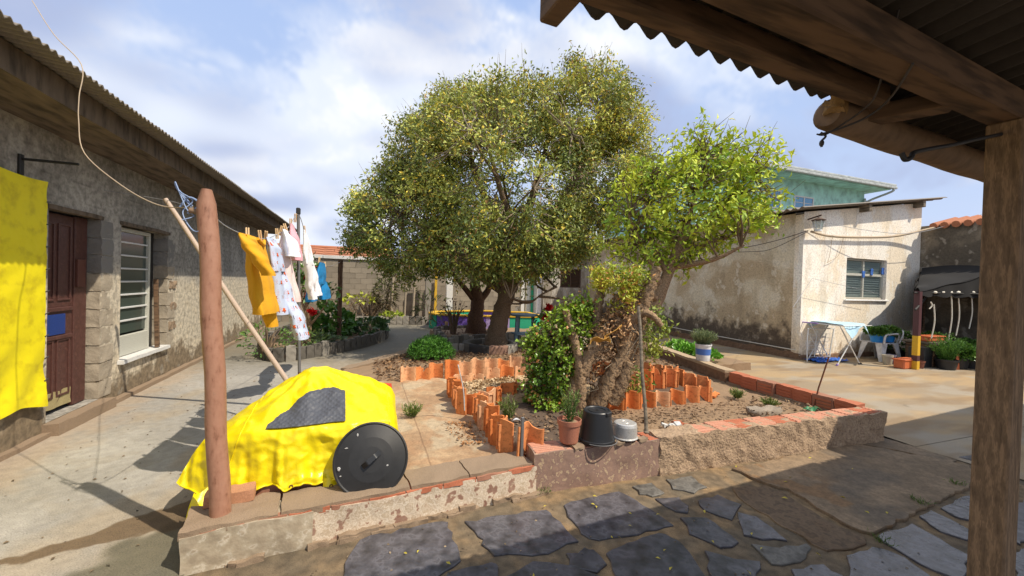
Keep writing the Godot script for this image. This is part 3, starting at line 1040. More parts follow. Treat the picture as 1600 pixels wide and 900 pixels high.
func pale_house() -> void:
	var h := thing("pale_house", "weathered cream house with a sloping corrugated roof at the right of the yard", "house", Vector3(9.6, 0, -6.63))
	# facade (faces +z), side (faces -x); local origin at their corner
	var fm := sm("facade_plaster", Color(1.0, 1.0, 1.0), 0.88, T.grit, 0.6, T.lump, 0.04)
	lay(fm, stained(rgb(254, 248, 236), rgb(246, 232, 208), rgb(168, 142, 112), 0.10, 1), -0.1, 7.0, -4.2, 4.2)
	var sm_ := sm("side_plaster", Color(1.0, 1.0, 1.0), 0.9, T.grit, 0.6, T.lump, 0.08)
	lay(sm_, stained(rgb(228, 216, 190), rgb(200, 180, 148), rgb(84, 72, 60), 0.66, 2), -10.0, 10.0, -3.6, 3.6)
	var g := G.new()
	# facade with a window opening x 1.56..3.14, y 1.44..2.46 and a rising top
	for r in [[0.0, 1.56, -0.1, 3.4], [1.56, 3.14, -0.1, 1.44], [1.56, 3.14, 2.46, 3.4], [3.14, 4.56, -0.1, 3.4]]:
		g.box(Vector3(r[0], r[2], -0.2), Vector3(r[1], r[3], 0.0))
	# wedge under the roof
	g.quad(Vector3(0, 3.4, 0), Vector3(4.56, 3.4, 0), Vector3(4.56, 4.08, 0), Vector3(0, 3.45, 0))
	g.quad(Vector3(4.56, 3.4, -0.2), Vector3(0, 3.4, -0.2), Vector3(0, 3.45, -0.2), Vector3(4.56, 4.08, -0.2))
	part("facade", g, fm, h)
	g = G.new()
	g.box(Vector3(0.0, -0.1, -9.6), Vector3(0.2, 3.44, -0.2))
	part("side_wall", g, sm_, h)
	g = G.new()
	g.box(Vector3(4.36, -0.1, -9.6), Vector3(4.56, 4.05, -0.2))
	g.box(Vector3(0.2, -0.1, -9.6), Vector3(4.36, 3.44, -9.4))
	part("rear_wall", g, M.wall_plaster, h)
	# crumbling foot of the facade and side wall
	g = G.new()
	g.rough(Vector3(-0.02, -0.1, -9.5), Vector3(0.04, 0.16, 0.01), 0.12, 0.05, nB, 1.2)
	g.rough(Vector3(0.0, -0.1, -0.03), Vector3(4.5, 0.10, 0.035), 0.12, 0.05, nB, 1.2)
	part("wall_foot", g, M.brown_wall, h)
	var i := 0
	var z := 0.28
	while z > -9.5:
		g = G.new()
		corrugated(g, Vector3(-0.42, 3.47 + 0.006 * (i % 2), z), Vector3(0, 0, -1), 1.03, Vector3(5.5, 0.76, 0), 0.177, 0.026, 0.008)
		part("roof_sheet", g, M.fibre_roof, h)
		z -= 0.97
		i += 1
	for q in [1.95, 4.15]:
		g = G.new()
		g.box(Vector3(q, 3.40 + q * 0.138 - 0.06, -0.2), Vector3(q + 0.11, 3.40 + q * 0.138 + 0.09, 0.22), 0.005)
		part("purlin_end", g, M.timber_grey, h)
	# window
	var win := Node3D.new()
	called(win, "window", h)
	g = G.new()
	for r in [[1.56, 1.61, 1.44, 2.46], [3.09, 3.14, 1.44, 2.46], [1.61, 3.09, 2.41, 2.46], [1.61, 3.09, 1.44, 1.49], [2.325, 2.375, 1.49, 2.41], [1.61, 3.09, 2.03, 2.09]]:
		g.box(Vector3(r[0], r[2], -0.13), Vector3(r[1], r[3], -0.07 - (0.004 if r[0] == 2.325 else 0.0)), 0.004)
	part("frame", g, M.old_cream, win)
	for r in [[1.61, 2.325], [2.375, 3.09]]:
		for y in 9:
			g = G.new()
			g.box(Vector3(r[0], -0.03, -0.004), Vector3(r[1], 0.03, 0.004), 0.0, Transform3D(Basis(Vector3.RIGHT, 0.5), Vector3(0, 1.53 + y * 0.06, -0.12)))
			part("louvre", g, M.blind, win)
		for y in 5:
			g = G.new()
			g.box(Vector3(r[0], -0.03, -0.004), Vector3(r[1], 0.03, 0.004), 0.0, Transform3D(Basis(Vector3.RIGHT, 0.5), Vector3(0, 2.13 + y * 0.06, -0.12)))
			part("louvre", g, M.blind, win)
	g = G.new()
	g.box(Vector3(1.5, 1.40, -0.1), Vector3(3.2, 1.438, 0.05), 0.006)
	part("sill", g, M.wall_plaster, win)
	g = G.new()
	g.box(Vector3(1.56, 1.44, -0.2), Vector3(3.14, 2.46, -0.18))
	part("dark_room", g, M.dark_inside, win)
	for q in [[2.28, 1.99], [2.60, 2.06], [3.05, 2.10]]:
		g = G.new()
		g.rough(Vector3(q[0], q[1], -0.068), Vector3(q[0] + 0.09, q[1] + 0.17, -0.05), 0.04, 0.02, nC)
		part("blue_rag", g, M.blue_label, win)

	# lantern on the corner
	var l := thing("wall_lantern", "small white wall lantern under the eave at the corner of the pale house", "lantern", Vector3(9.72, 3.0, -6.55))
	g = G.new()
	g.beam(Vector3(0, 0.28, -0.08), Vector3(0, 0.34, 0.22), 0.03, 0.03)
	g.lathe([Vector2(0.0, 0.30), Vector2(0.14, 0.24), Vector2(0.13, 0.22), Vector2(0.0, 0.22)], 6, Transform3D(Basis(), Vector3(0, 0, 0.16)))
	part("bracket", g, M.shutter, l)
	g = G.new()
	for a in 6:
		var q := TAU * a / 6
		g.tube([Vector3(cos(q) * 0.07, 0.0, 0.16 + sin(q) * 0.07), Vector3(cos(q) * 0.115, 0.22, 0.16 + sin(q) * 0.115)], 0.008, 4)
	g.lathe([Vector2(0, -0.02), Vector2(0.08, -0.02), Vector2(0.075, 0.02), Vector2(0, 0.02)], 6, Transform3D(Basis(), Vector3(0, 0, 0.16)))
	part("cage", g, M.white_metal, l)
	g = G.new()
	g.lathe([Vector2(0.065, 0.02), Vector2(0.105, 0.21)], 6, Transform3D(Basis(), Vector3(0, 0, 0.16)))
	part("glass", g, M.glass, l)


func mint_house() -> void:
	# two-storey neighbour beyond the pale house
	var h := thing("mint_house", "mint green two storey house rising behind the pale house's roof", "house", Vector3(20.87, 0.45, -11.8))
	var g := G.new()
	g.box(Vector3(-9.5, -0.5, -6.0), Vector3(0, 5.7, 0))
	part("wall", g, M.mint, h)
	g = G.new()
	g.box(Vector3(-10.0, 5.66, -6.4), Vector3(0.5, 5.72, 0.72))
	part("soffit", g, M.mint, h)
	g = G.new()
	g.box(Vector3(-10.1, 5.72, -6.4), Vector3(0.6, 5.80, 0.78), 0.01)
	part("fascia", g, M.mint_trim, h)
	g = G.new()
	g.box(Vector3(-10.1, 5.66, 0.785), Vector3(0.62, 5.77, 0.90), 0.02)
	part("gutter", g, M.gutter, h)
	g = G.new()
	g.box(Vector3(-10.2, 5.802, -6.4), Vector3(0.66, 5.88, 0.84), 0.01)
	part("roof_edge", g, M.gutter, h)
	g = G.new()
	g.tube(curve([Vector3(0.4, 5.68, 0.83), Vector3(0.4, 5.55, 0.8), Vector3(0.0, 5.2, 0.12), Vector3(-0.1, 4.9, 0.08), Vector3(-0.1, 0.0, 0.08)], 4), 0.045, 8)
	part("downpipe", g, M.gutter, h)
	for r in [[-4.45, 4.32, 1.15], [-6.0, 4.42, 0.8], [-8.0, 4.42, 0.8]]:
		var win := Node3D.new()
		called(win, "window", h)
		win.position = Vector3(r[0], r[1], 0)
		g = G.new()
		for e in [[0.0, 0.06, 0.0, 0.75], [r[2] - 0.06, r[2], 0.0, 0.75], [0.06, r[2] - 0.06, 0.69, 0.75], [0.06, r[2] - 0.06, 0.0, 0.06], [r[2] / 2 - 0.03, r[2] / 2 + 0.03, 0.06, 0.69]]:
			g.box(Vector3(e[0], e[2], -0.02), Vector3(e[1], e[3], 0.04), 0.005)
		part("frame", g, M.white_metal, win)
		g = G.new()
		g.box(Vector3(0.06, 0.06, -0.02), Vector3(r[2] - 0.06, 0.69, 0.015))
		part("pane", g, M.glass_blue, win)
		for j in 2:
			g = G.new()
			g.box(Vector3(0.06, 0.24 + j * 0.22, 0.015), Vector3(r[2] - 0.06, 0.262 + j * 0.22, 0.03))
			part("bar", g, M.white_metal, win)


func right_wall() -> void:
	var w := thing("grey_boundary_wall", "tall dark grey rendered boundary wall at the right, orange tiles along its top", "wall", Vector3(14.2, 0, -2.0))
	var m := sm("boundary_render", Color(0.95, 0.95, 0.95), 0.95, T.grit, 0.5, T.lump, 0.48)
	lay(m, stained(rgb(140, 128, 110), rgb(96, 88, 76), rgb(70, 62, 52), 0.4, 4), -6.0, 10.0, -3.6, 3.6)
	var g := G.new()
	g.box(Vector3(-0.035, -0.1, -9.0), Vector3(0.2, 3.45, 4.0))
	part("wall", g, m, w)
	for i in 26:
		g = G.new()
		var z := -4.35 + i * 0.22
		g.tube([Vector3(-0.12, 3.42, z), Vector3(0.9, 3.66, z)], 0.085, 8, true)
		part("ridge_tile", g, M.roof_orange, w)


func porch() -> void:
	var p := thing("porch", "dark timber porch with a corrugated roof and a wooden post, overhead and at the right", "porch", Vector3(0.525, 0, -0.934), deg_to_rad(4.47))
	var g := G.new()
	for i in 6:
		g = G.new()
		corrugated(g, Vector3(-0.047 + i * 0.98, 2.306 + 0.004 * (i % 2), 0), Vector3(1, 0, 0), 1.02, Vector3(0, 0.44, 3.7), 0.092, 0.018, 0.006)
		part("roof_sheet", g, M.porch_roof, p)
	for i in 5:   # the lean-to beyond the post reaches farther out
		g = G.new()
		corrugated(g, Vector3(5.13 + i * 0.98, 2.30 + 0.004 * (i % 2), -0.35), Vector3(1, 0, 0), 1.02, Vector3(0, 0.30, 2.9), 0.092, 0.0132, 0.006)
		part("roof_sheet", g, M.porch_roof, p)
	g = G.new()
	g.box(Vector3(-0.160, 2.205, 0.04), Vector3(-0.112, 2.285, 1.4), 0.004)
	part("rafter_end", g, M.timber, p)
	g = G.new()
	g.box(Vector3(-0.11, 2.234, 0.101), Vector3(1.105, 2.297, 0.16), 0.005)
	part("outer_purlin", g, M.timber, p)
	g = G.new()
	g.box(Vector3(-0.5, 2.222, 0.237), Vector3(7.5, 2.318, 0.327), 0.006)
	part("main_beam", g, M.timber, p)
	for q in [[2.41, 2.47, 1.6], [2.62, 2.69, 3.4]]:
		g = G.new()
		g.box(Vector3(-0.5, q[0], q[2]), Vector3(7.5, q[1], q[2] + 0.08), 0.008)
		part("inner_purlin", g, M.timber, p)
	for x in [2.4, 4.4]:
		g = G.new()
		g.beam(Vector3(x, 2.29, 0.34), Vector3(x, 2.66, 3.5), 0.06, 0.06)
		part("rafter", g, M.timber, p)
	g = G.new()
	g.beam(Vector3(-0.233, 2.286, 0.198), Vector3(2.02, 2.286, 0.195), 0.023, 0.017)
	part("lath", g, M.timber_grey, p)
	g = G.new()
	g.beam(Vector3(1.29, 2.25, 0.249), Vector3(1.15, 2.238, 0.023), 0.078, 0.056)
	part("short_rafter", g, M.timber, p)
	# round log along the eave, its near end broken
	var pts := []
	for i in 30:
		pts.append(Vector3(1.0 + i * 0.1245, 2.2286 + 0.003 * sin(i * 1.3), 0.027 - i * 0.001))
	g = G.new()
	var rr := radii([0.058, 0.061, 0.062, 0.064], 30)
	rr[0] = 0.042
	pts.insert(1, Vector3(1.010, 2.2286, 0.027)); rr.insert(1, 0.053)
	g.tube(pts, rr, 22)
	var lg := part("eave_log", g, M.log, p)
	g = G.new()
	g.rough(Vector3(0.99, 2.22, 0.02), Vector3(1.025, 2.278, 0.08), 0.01, 0.024, nC, 1.6)
	part("broken_wood", g, M.log_end, lg)
	g = G.new()
	g.box(Vector3(1.569, 0.0, 0.2396), Vector3(1.678, 2.222, 0.3307), 0.006)
	part("post", g, M.post_wood, p)
	# wire and hook
	g = G.new()
	g.tube(curve([Vector3(1.276, 2.331, -0.661), Vector3(1.447, 2.215, -0.794), Vector3(1.548, 2.211, -0.887), Vector3(1.548, 2.183, -0.949), Vector3(1.533, 2.160, -0.996), Vector3(1.502, 2.160, -1.004)]), 0.0028, 5)
	g.tube(curve([Vector3(1.361, 2.215, -0.669), Vector3(1.540, 2.216, -0.809), Vector3(1.572, 2.191, -0.887), Vector3(1.540, 2.168, -0.957), Vector3(1.509, 2.159, -1.004)]), 0.0035, 5)
	g.tube(curve([Vector3(1.509, 2.164, -0.996), Vector3(1.517, 2.148, -0.984), Vector3(1.502, 2.129, -0.988), Vector3(1.505, 2.110, -0.988)]), 0.004, 5)
	g.ball(Vector3(1.504, 2.123, -0.988), Vector3(0.008, 0.012, 0.008))
	tag(part("tie_wire", g, M.wire_dark), "loose dark wire wound round the broken end of the porch log", "wire")
	g = G.new()
	g.tube(curve([Vector3(2.108, 2.176, -0.778), Vector3(1.945, 2.133, -0.778), Vector3(1.789, 2.090, -0.762), Vector3(1.533, 2.024, -0.735), Vector3(1.498, 2.001, -0.731), Vector3(1.478, 1.993, -0.735), Vector3(1.467, 2.012, -0.739)]), 0.007, 6)
	tag(part("iron_hook", g, M.black_iron), "bent dark iron hook sticking out from the porch post", "hook")


func hollow_brick(len_: float, deep: float, high: float) -> G:
	# a clay block lying on its side: ridged top
	var g := G.new()
	g.box(Vector3(0, 0, -deep), Vector3(len_, high - 0.006, 0), 0.006)
	for i in 6:
		var z := -deep + deep * (i + 0.12) / 6.0
		g.box(Vector3(0.004, high - 0.008, z), Vector3(len_ - 0.004, high + rng.randf_range(-0.002, 0.002), z + deep / 6.0 * 0.72), 0.003)
	return g


func low_walls() -> void:
	# left, lower stretch
	var w := thing("low_front_wall", "low wall with peeling whitish paint, the end nearest the tarp and the pole", "wall", Vector3(-0.87, 0, -2.6), deg_to_rad(6.43))
	var g := G.new()
	g.rough(Vector3(-0.012, -0.1, -0.2), Vector3(0.62, 0.205, 0.004), 0.035, 0.02, nB, 1.2)
	part("cement_patch", g, M.cement_face, w)
	g = G.new()
	g.rough(Vector3(0.60, -0.1, -0.2), Vector3(2.16, 0.197, 0.002), 0.04, 0.016, nB, 1.2)
	part("wall_face", g, M.peeling, w)
	var x := 0.0
	while x < 2.1:
		var l := 0.22 + rng.randf() * 0.05
		g = G.new()
		g.rough(Vector3(x, 0.175, -0.16), Vector3(minf(x + l - 0.008, 2.14), 0.207, 0.000), 0.04, 0.012, nC, 0.8)
		part("brick", g, M.brick if rng.randf() < 0.35 else M.brick_dusty, w)
		x += l
	for r in [[-0.02, 0.44, 0.0], [0.455, 1.2, -0.01], [1.21, 1.62, -0.012], [1.63, 2.14, -0.03]]:
		g = G.new()
		g.rough(Vector3(r[0], 0.185, -0.27), Vector3(r[1], 0.226, -0.002 + r[2] * 0.5), 0.035, 0.016, nB, 1.9)
		part("cap_slab", g, M.cap_mortar, w)
	# flaws at the foot
	g = G.new()
	for i in 24:
		var q := rng.randf_range(0.0, 2.1)
		g.rough(Vector3(q, -0.05, -0.02), Vector3(q + rng.randf_range(0.05, 0.25), rng.randf_range(0.0, 0.03), rng.randf_range(0.01, 0.05)), 0.03, 0.02, nC)
	part("mortar_foot", g, M.cap_mortar, w)

	# right, higher stretch with brick tops
	w = thing("brick_topped_wall", "higher garden wall with pinkish brick tops, pots standing on its near end", "wall", Vector3(1.26, 0, -2.84), deg_to_rad(-1.4))
	g = G.new()
	g.rough(Vector3(0.0, -0.1, -0.2), Vector3(1.22, 0.298, 0.0), 0.04, 0.018, nB, 1.2)
	part("painted_face", g, M.flaking, w)
	g = G.new()
	g.rough(Vector3(1.15, -0.1, -0.2), Vector3(4.08, 0.318, 0.006), 0.028, 0.030, nB, 2.2)
	part("rough_face", g, M.rough_coat, w)
	x = 0.01
	while x < 4.02:
		var l := 0.235 + rng.randf() * 0.03
		var hi := 0.262 if x < 1.48 else 0.285
		g = hollow_brick(minf(l - 0.007, 4.06 - x), 0.19, 0.058)
		var o := part("brick", g, [M.brick_pale, M.brick_pale, M.brick][rng.randi() % 3], w)
		o.position = Vector3(x, hi - 0.018 + rng.randf_range(-0.003, 0.003), -0.012 + rng.randf_range(-0.008, 0.006))
		o.rotation = Vector3(rng.randf_range(-0.02, 0.02), rng.randf_range(-0.02, 0.02), rng.randf_range(-0.015, 0.015))
		x += l
	for i in 10:
		var q := rng.randf_range(0.1, 1.5)
		g = G.new()
		g.rough(Vector3(q, 0.30, -0.06), Vector3(q + 0.09, 0.318, 0.008), 0.02, 0.02, nC)
		if i < 4: part("mortar_scrap", g, M.cap_mortar, w)

	# side wall running back: red bricks, then brown render
	w = thing("side_brick_wall", "row of red hollow bricks edging the right side of the raised bed", "wall", Vector3(5.4, 0, -3.0))
	g = G.new()
	g.rough(Vector3(-0.1, -0.1, -1.75), Vector3(0.1, 0.17, 0.06), 0.08, 0.03, nB, 1.2)
	part("footing", g, M.cap_mortar, w)
	for i in 7:
		g = G.new()
		var z := -0.0 - i * 0.25
		g.rough(Vector3(-0.075, 0.155, z - 0.238), Vector3(0.075, 0.325, z), 0.06, 0.012, nC, 0.7)
		var o := part("brick", g, [M.brick, M.brick, M.brick_dusty][rng.randi() % 3], w)
		o.rotation.y = rng.randf_range(-0.03, 0.03)
		g = G.new()
		for kk in 3:
			g.box(Vector3(-0.082, 0.185 + kk * 0.04, z - 0.22), Vector3(-0.074, 0.21 + kk * 0.04, z - 0.02), 0.002)
		part("rib", g, M.brick, o)
	w = thing("brown_bed_wall", "long low brown rendered bed wall with a pale cap running back from the bricks", "wall", Vector3(5.4, 0, -4.78), deg_to_rad(-14.2))
	g = G.new()
	g.rough(Vector3(-0.08, -0.1, -4.4), Vector3(0.08, 0.30, 0.0), 0.08, 0.025, nB, 1.3)
	part("wall_face", g, M.brown_wall, w)
	g = G.new()
	g.rough(Vector3(-0.09, 0.29, -4.4), Vector3(0.09, 0.335, 0.0), 0.1, 0.014, nB, 1.3)
	part("cap", g, sm("wall_cap", Color(0.50, 0.38, 0.25), 0.95, T.speck, 1.5, T.lump, 0.30), w)


func beds() -> void:
	# soil of the raised bed, falling to the yard at the back
	var g := G.new()
	var soil := func(x: float, z: float) -> float:
		var y := 0.145 - 0.115 * ss(-6.2, -8.6, z)
		y += 0.022 * nA.get_noise_2d(x * 2, z * 2) + 0.016 * nB.get_noise_2d(x * 2, z * 2) + 0.008 * nC.get_noise_2d(x * 2, z * 2)
		# dug ridge in front of the tiles
		y += 0.05 * exp(-pow((z + 3.45 + 0.1 * nA.get_noise_2d(x, 4)) / 0.18, 2)) * ss(2.3, 2.7, x) * ss(4.4, 3.4, x)
		return y
	g.grid(150, 140, func(a: float, b: float) -> Vector3:
		var z := -9.05 + 6.2 * a
		var xl := -0.84 if z > -2.9 else lerpf(-0.84, -0.24, clampf((-2.62 - z) / 4.7, 0, 1))
		if z < -7.3: xl = lerpf(-0.24, 1.0, clampf((-7.3 - z) / 1.7, 0, 1))
		var xr := 5.36 if z > -4.78 else 5.36 + (-4.78 - z) * 0.253
		var x := lerpf(xl, xr, b)
		return Vector3(x, soil.call(x, z), z))
	bed = setting("soil", g, M.earth)
	# concrete pad between the tarp and the tiles
	var pm := sm("pad", Color(0.97, 0.97, 0.97), 0.92, T.grit, 1.3, T.lump, 0.10)
	var pt := paint(512, 768, func(u: float, v: float) -> Color:
		var x := -0.9 + u * 2.2
		var z := -6.1 + v * 3.3
		var a := nA.get_noise_2d(x * 1.8 + 5, z * 1.8)
		var b := nB.get_noise_2d(x + 8, z)
		var k := nC.get_noise_2d(x, z)
		var c := rgb(166, 136, 104).lerp(rgb(186, 158, 124), ss(-0.2, 0.3, a))
		c = c.lerp(rgb(178, 138, 102), 0.4 * ss(0.1, 0.4, b + 0.3 * a))
		c = c.lerp(rgb(188, 172, 144), 0.8 * ss(0.05, 0.3, nA.get_noise_2d(x * 2.4, z * 1.6 + 30)))
		var seam := minf(absf(x - 0.52 + 0.006 * b), absf(z + 4.3 + 0.008 * b))
		c = c.lerp(rgb(126, 100, 76), 0.55 * ss(0.010, 0.003, seam))
		return c.darkened(clampf(-0.10 * k, -0.1, 0.2)))
	lay(pm, pt, -0.9, 2.2, -6.1, 3.3)
	g = G.new()
	g.grid(40, 30, func(a: float, b: float) -> Vector3:
		var z := -5.88 + 2.98 * a + 0.08 * (1 - a) * nA.get_noise_2d(b * 4, 1)
		var xl := lerpf(-0.84, -0.44, (-2.9 - z) / 3.0)
		var x := lerpf(xl, 1.14, b)
		return Vector3(x, 0.178 + 0.008 * nB.get_noise_2d(x, z) + 0.015 * ss(-5.2, -5.8, z), z))
	setting("concrete_pad", g, pm)
	# kerb strip at the back left
	g = G.new()
	g.rough(Vector3(-0.09, -0.1, -2.1), Vector3(0.09, 0.11, 0.0), 0.1, 0.03, nB, 1.2)
	var kerb := setting("kerb", g, M.cap_mortar)
	kerb.position = Vector3(-0.25, 0, -7.25)
	kerb.rotation.y = deg_to_rad(-35.9)
	g = G.new()
	g.rough(Vector3(1.13, 0.1, -4.35), Vector3(1.6, 0.205, -4.10), 0.1, 0.01, nB)
	tag(part("concrete_step", g, M.cap_mortar), "short grey concrete sill between the two tile-edged beds", "sill")
	# raised fillings
	for r in [[1.1, 2.9, -5.5, -4.35, 0.30, "wood_chip_bed", "pale", 0.0], [1.2, 2.6, -4.5, -3.02, 0.215, "dark_soil_bed", "dark", 0.0], [2.8, 4.2, -5.3, -4.05, 0.26, "rear_soil_bed", "dark", 0.0]]:
		g = G.new()
		g.grid(40, 40, func(a: float, b: float) -> Vector3:
			var x := lerpf(r[0], r[1], b)
			var z := lerpf(r[2], r[3], a)
			var edge := minf(minf(a, 1 - a), minf(b, 1 - b))
			return Vector3(x, r[4] - 0.12 * ss(0.06, 0.0, edge) + 0.02 * nB.get_noise_2d(x * 2, z * 2) + 0.012 * nC.get_noise_2d(x * 2, z * 2), z))
		setting(r[5], g, sm("chips", Color(0.46, 0.33, 0.19), 1.0, T.speck, 1.6, T.lump, 0.60) if r[6] == "pale" else sm("dark_earth", Color(0.125, 0.085, 0.058), 1.0, T.speck, 1.4, T.lump, 0.60))


func stone(poly: Array, mat: String, top := 0.001, edge := 0.03) -> void:
	# outline roughened between its corners
	var out := PackedVector2Array()
	var m := poly.size() / 2
	for i in m:
		var a := Vector2(poly[2 * i], poly[2 * i + 1])
		var j := (i + 1) % m
		var b := Vector2(poly[2 * j], poly[2 * j + 1])
		var nn := maxi(2, int((b - a).length() / 0.06))
		var side := (b - a).orthogonal().normalized()
		for q in nn:
			var p := a.lerp(b, float(q) / nn)
			out.append(p + side * nC.get_noise_2d(p.x * 1.5, p.y * 1.5) * edge)
	var g := G.new()
	g.slab(out, -0.03, top, 0.004)
	part("flagstone" if mat.begins_with("slate") else "concrete_patch", g, M[mat], patio)


func flagstones() -> void:
	var wt := paint(512, 256, func(u: float, v: float) -> Color:
		var x := 2.6 + u * 3.0
		var z := -2.95 + v * 1.4
		var a := nA.get_noise_2d(x * 1.6, z * 1.6 + 50)
		var b := nB.get_noise_2d(x + 60, z)
		var k := nC.get_noise_2d(x, z)
		var c := rgb(206, 186, 160).lerp(rgb(236, 214, 186), ss(-0.2, 0.3, a))
		c = c.lerp(rgb(168, 160, 150), 0.7 * ss(0.0, 0.35, nA.get_noise_2d(x * 1.1 + 20, z * 1.5)))
		c = c.lerp(rgb(224, 176, 122), 0.6 * ss(0.1, 0.4, b - a) * ss(4.0, 3.4, x))
		if x < 3.16: c = c.lerp(rgb(186, 160, 132), 0.75).darkened(0.2 * ss(0.0, 0.3, k))
		return c.darkened(clampf(-0.14 * k, -0.1, 0.2)))
	lay(M.worn_concrete, wt, 2.6, 3.0, -2.95, 1.4)
	stone([0.01,-2.64,0.32,-2.68,0.49,-2.68,0.56,-2.66,0.56,-2.48,0.56,-2.27,0.40,-2.18,0.17,-2.16,-0.08,-2.29,-0.06,-2.44], "slate_b")
	stone([0.67,-2.63,0.96,-2.63,1.25,-2.60,1.27,-2.51,1.30,-2.22,1.07,-2.18,0.97,-2.18,0.77,-2.26,0.72,-2.37,0.73,-2.46], "slate_b")
	stone([1.40,-2.63,1.69,-2.65,1.92,-2.67,1.95,-2.51,2.00,-2.18,1.78,-2.17,1.43,-2.19,1.36,-2.29,1.37,-2.41], "slate_b")
	stone([1.17,-2.13,1.30,-2.15,1.35,-2.12,1.35,-1.99,1.26,-1.94,1.15,-2.04], "slate_a")
	stone([1.40,-2.07,1.64,-2.13,1.84,-2.13,1.90,-2.08,1.92,-1.99,1.87,-1.84,1.82,-1.70,1.53,-1.70,1.32,-1.80,1.36,-1.94], "slate_a")
	stone([0.47,-2.19,0.60,-2.21,0.73,-2.20,0.74,-2.15,0.72,-2.06,0.57,-2.01,0.41,-2.12], "slate_a")
	stone([0.77,-2.06,0.95,-2.13,1.11,-2.06,1.28,-1.89,1.18,-1.79,0.88,-1.82,0.71,-1.96], "slate_a")
	stone([2.06,-2.70,2.24,-2.71,2.24,-2.55,2.12,-2.54,2.05,-2.59], "slate_c")
	stone([2.41,-2.72,2.66,-2.71,2.64,-2.53,2.47,-2.48,2.35,-2.58], "slate_c")
	stone([2.11,-2.48,2.30,-2.46,2.29,-2.34,2.21,-2.27,2.13,-2.31], "slate_b")
	stone([2.41,-2.39,2.62,-2.40,2.68,-2.24,2.45,-2.11,2.36,-2.26], "slate_a")
	stone([2.11,-2.23,2.29,-2.18,2.29,-2.04,2.27,-1.89,2.12,-1.90,2.05,-2.07], "slate_a")
	stone([2.57,-2.17,2.64,-2.08,2.63,-1.95,2.59,-1.82,2.45,-1.88,2.36,-1.96], "slate_b")
	stone([1.99,-1.90,2.11,-1.79,2.24,-1.72,2.09,-1.62,1.89,-1.61,1.86,-1.72], "slate_a")
	stone([2.33,-1.86,2.47,-1.79,2.67,-1.76,2.67,-1.71,2.47,-1.65,2.28,-1.69], "slate_c")
	stone([2.35,-1.62,2.57,-1.59,2.59,-1.49,2.45,-1.43,2.19,-1.49], "slate_b")
	stone([2.80,-1.60,3.05,-1.60,3.13,-1.54,3.11,-1.42,3.06,-1.29,2.76,-1.28,2.50,-1.39], "slate_b")
	stone([3.22,-1.67,3.45,-1.68,3.64,-1.69,3.60,-1.52,3.55,-1.38,3.22,-1.26,3.17,-1.28,3.16,-1.41,3.18,-1.56], "slate_b")
	stone([3.82,-1.74,4.01,-1.75,3.98,-1.63,3.94,-1.52,3.77,-1.46,3.72,-1.57,3.79,-1.69], "slate_b")
	stone([4.12,-1.75,4.63,-1.79,4.46,-1.67,4.11,-1.59,4.07,-1.66], "slate_b")
	stone([5.6,-2.24,5.95,-2.25,5.9,-2.15,5.6,-2.10], "slate_a")
	stone([4.61,-1.63,5.02,-1.60,4.47,-1.34,4.03,-1.33,4.11,-1.45], "slate_a")
	stone([3.85,-1.30,4.30,-1.26,3.90,-1.07,3.38,-1.08], "slate_b")
	stone([-0.52,-2.32,-0.28,-2.38,-0.11,-2.23,-0.15,-2.04,-0.42,-2.09], "slate_a")
	stone([3.10,-2.70,3.14,-2.55,3.17,-2.40,3.25,-2.29,3.23,-2.14,3.16,-1.91,3.15,-1.78,3.21,-1.69,3.57,-1.73,4.24,-1.81,4.76,-1.86,5.23,-1.97,5.37,-2.09,5.24,-2.33,5.06,-2.58,4.91,-2.80,4.37,-2.76,3.58,-2.72], "worn_concrete", 0.012, 0.03)
	stone([2.83,-2.45,3.12,-2.40,3.18,-2.28,3.15,-2.15,3.09,-1.89,3.13,-1.68,2.98,-1.63,2.86,-1.65,2.72,-1.67,2.72,-1.82,2.72,-1.94,2.74,-2.07,2.73,-2.27], "worn_concrete", 0.002, 0.04)
	stone([4.96,-2.80,5.45,-2.88,5.48,-2.4,5.45,-2.22,5.31,-2.19,5.28,-2.35,5.13,-2.58], "worn_concrete", 0.006, 0.02)
	stone([0.1,-1.9,0.5,-1.95,0.6,-1.6,0.15,-1.55], "slate_b")
	stone([0.85,-1.65,1.35,-1.6,1.3,-1.2,0.8,-1.25], "slate_a")
	stone([1.5,-1.55,2.05,-1.5,1.95,-1.1,1.5,-1.15], "slate_b")


func tile_mesh(sd: int, high: float, mat: Material, chipped := false) -> ArrayMesh:
	# an S-section clay roof tile stood on end
	var r := RandomNumberGenerator.new()
	r.seed = sd
	var chip := r.randf_range(0.3, 0.7)
	var g := G.new()
	g.grid(16, 6, func(a: float, b: float) -> Vector3:
		var x := (a - 0.5) * 0.212
		var z := 0.046 * cos(a * TAU * 0.98 + 0.3) + (0.008 if a > 0.93 else 0.0)
		var y := b * high
		if chipped and b > 0.6:
			y -= 0.09 * ss(0.18, 0.0, absf(a - chip)) * (b - 0.6) / 0.4
		y += (0.008 * sin(a * 9 + sd) - 0.022 * ss(0.5, 0.62, a)) * b
		return Vector3(x, y, z * (1.0 - 0.12 * b)), 0.014)
	# clips on the flat of the tile
	for q in [-0.03, 0.025]:
		g.box(Vector3(q - 0.006, high * 0.30, -0.062), Vector3(q + 0.006, high * 0.9, -0.036), 0.003)
	g.box(Vector3(-0.03, high * 0.84, -0.060), Vector3(0.025, high * 0.88, -0.040), 0.003)
	return g.mesh(mat)


func ordinal(i: int) -> String:
	return ["first", "second", "third", "fourth", "fifth", "sixth", "seventh", "eighth", "ninth", "tenth", "eleventh", "twelfth", "thirteenth", "fourteenth"][i]


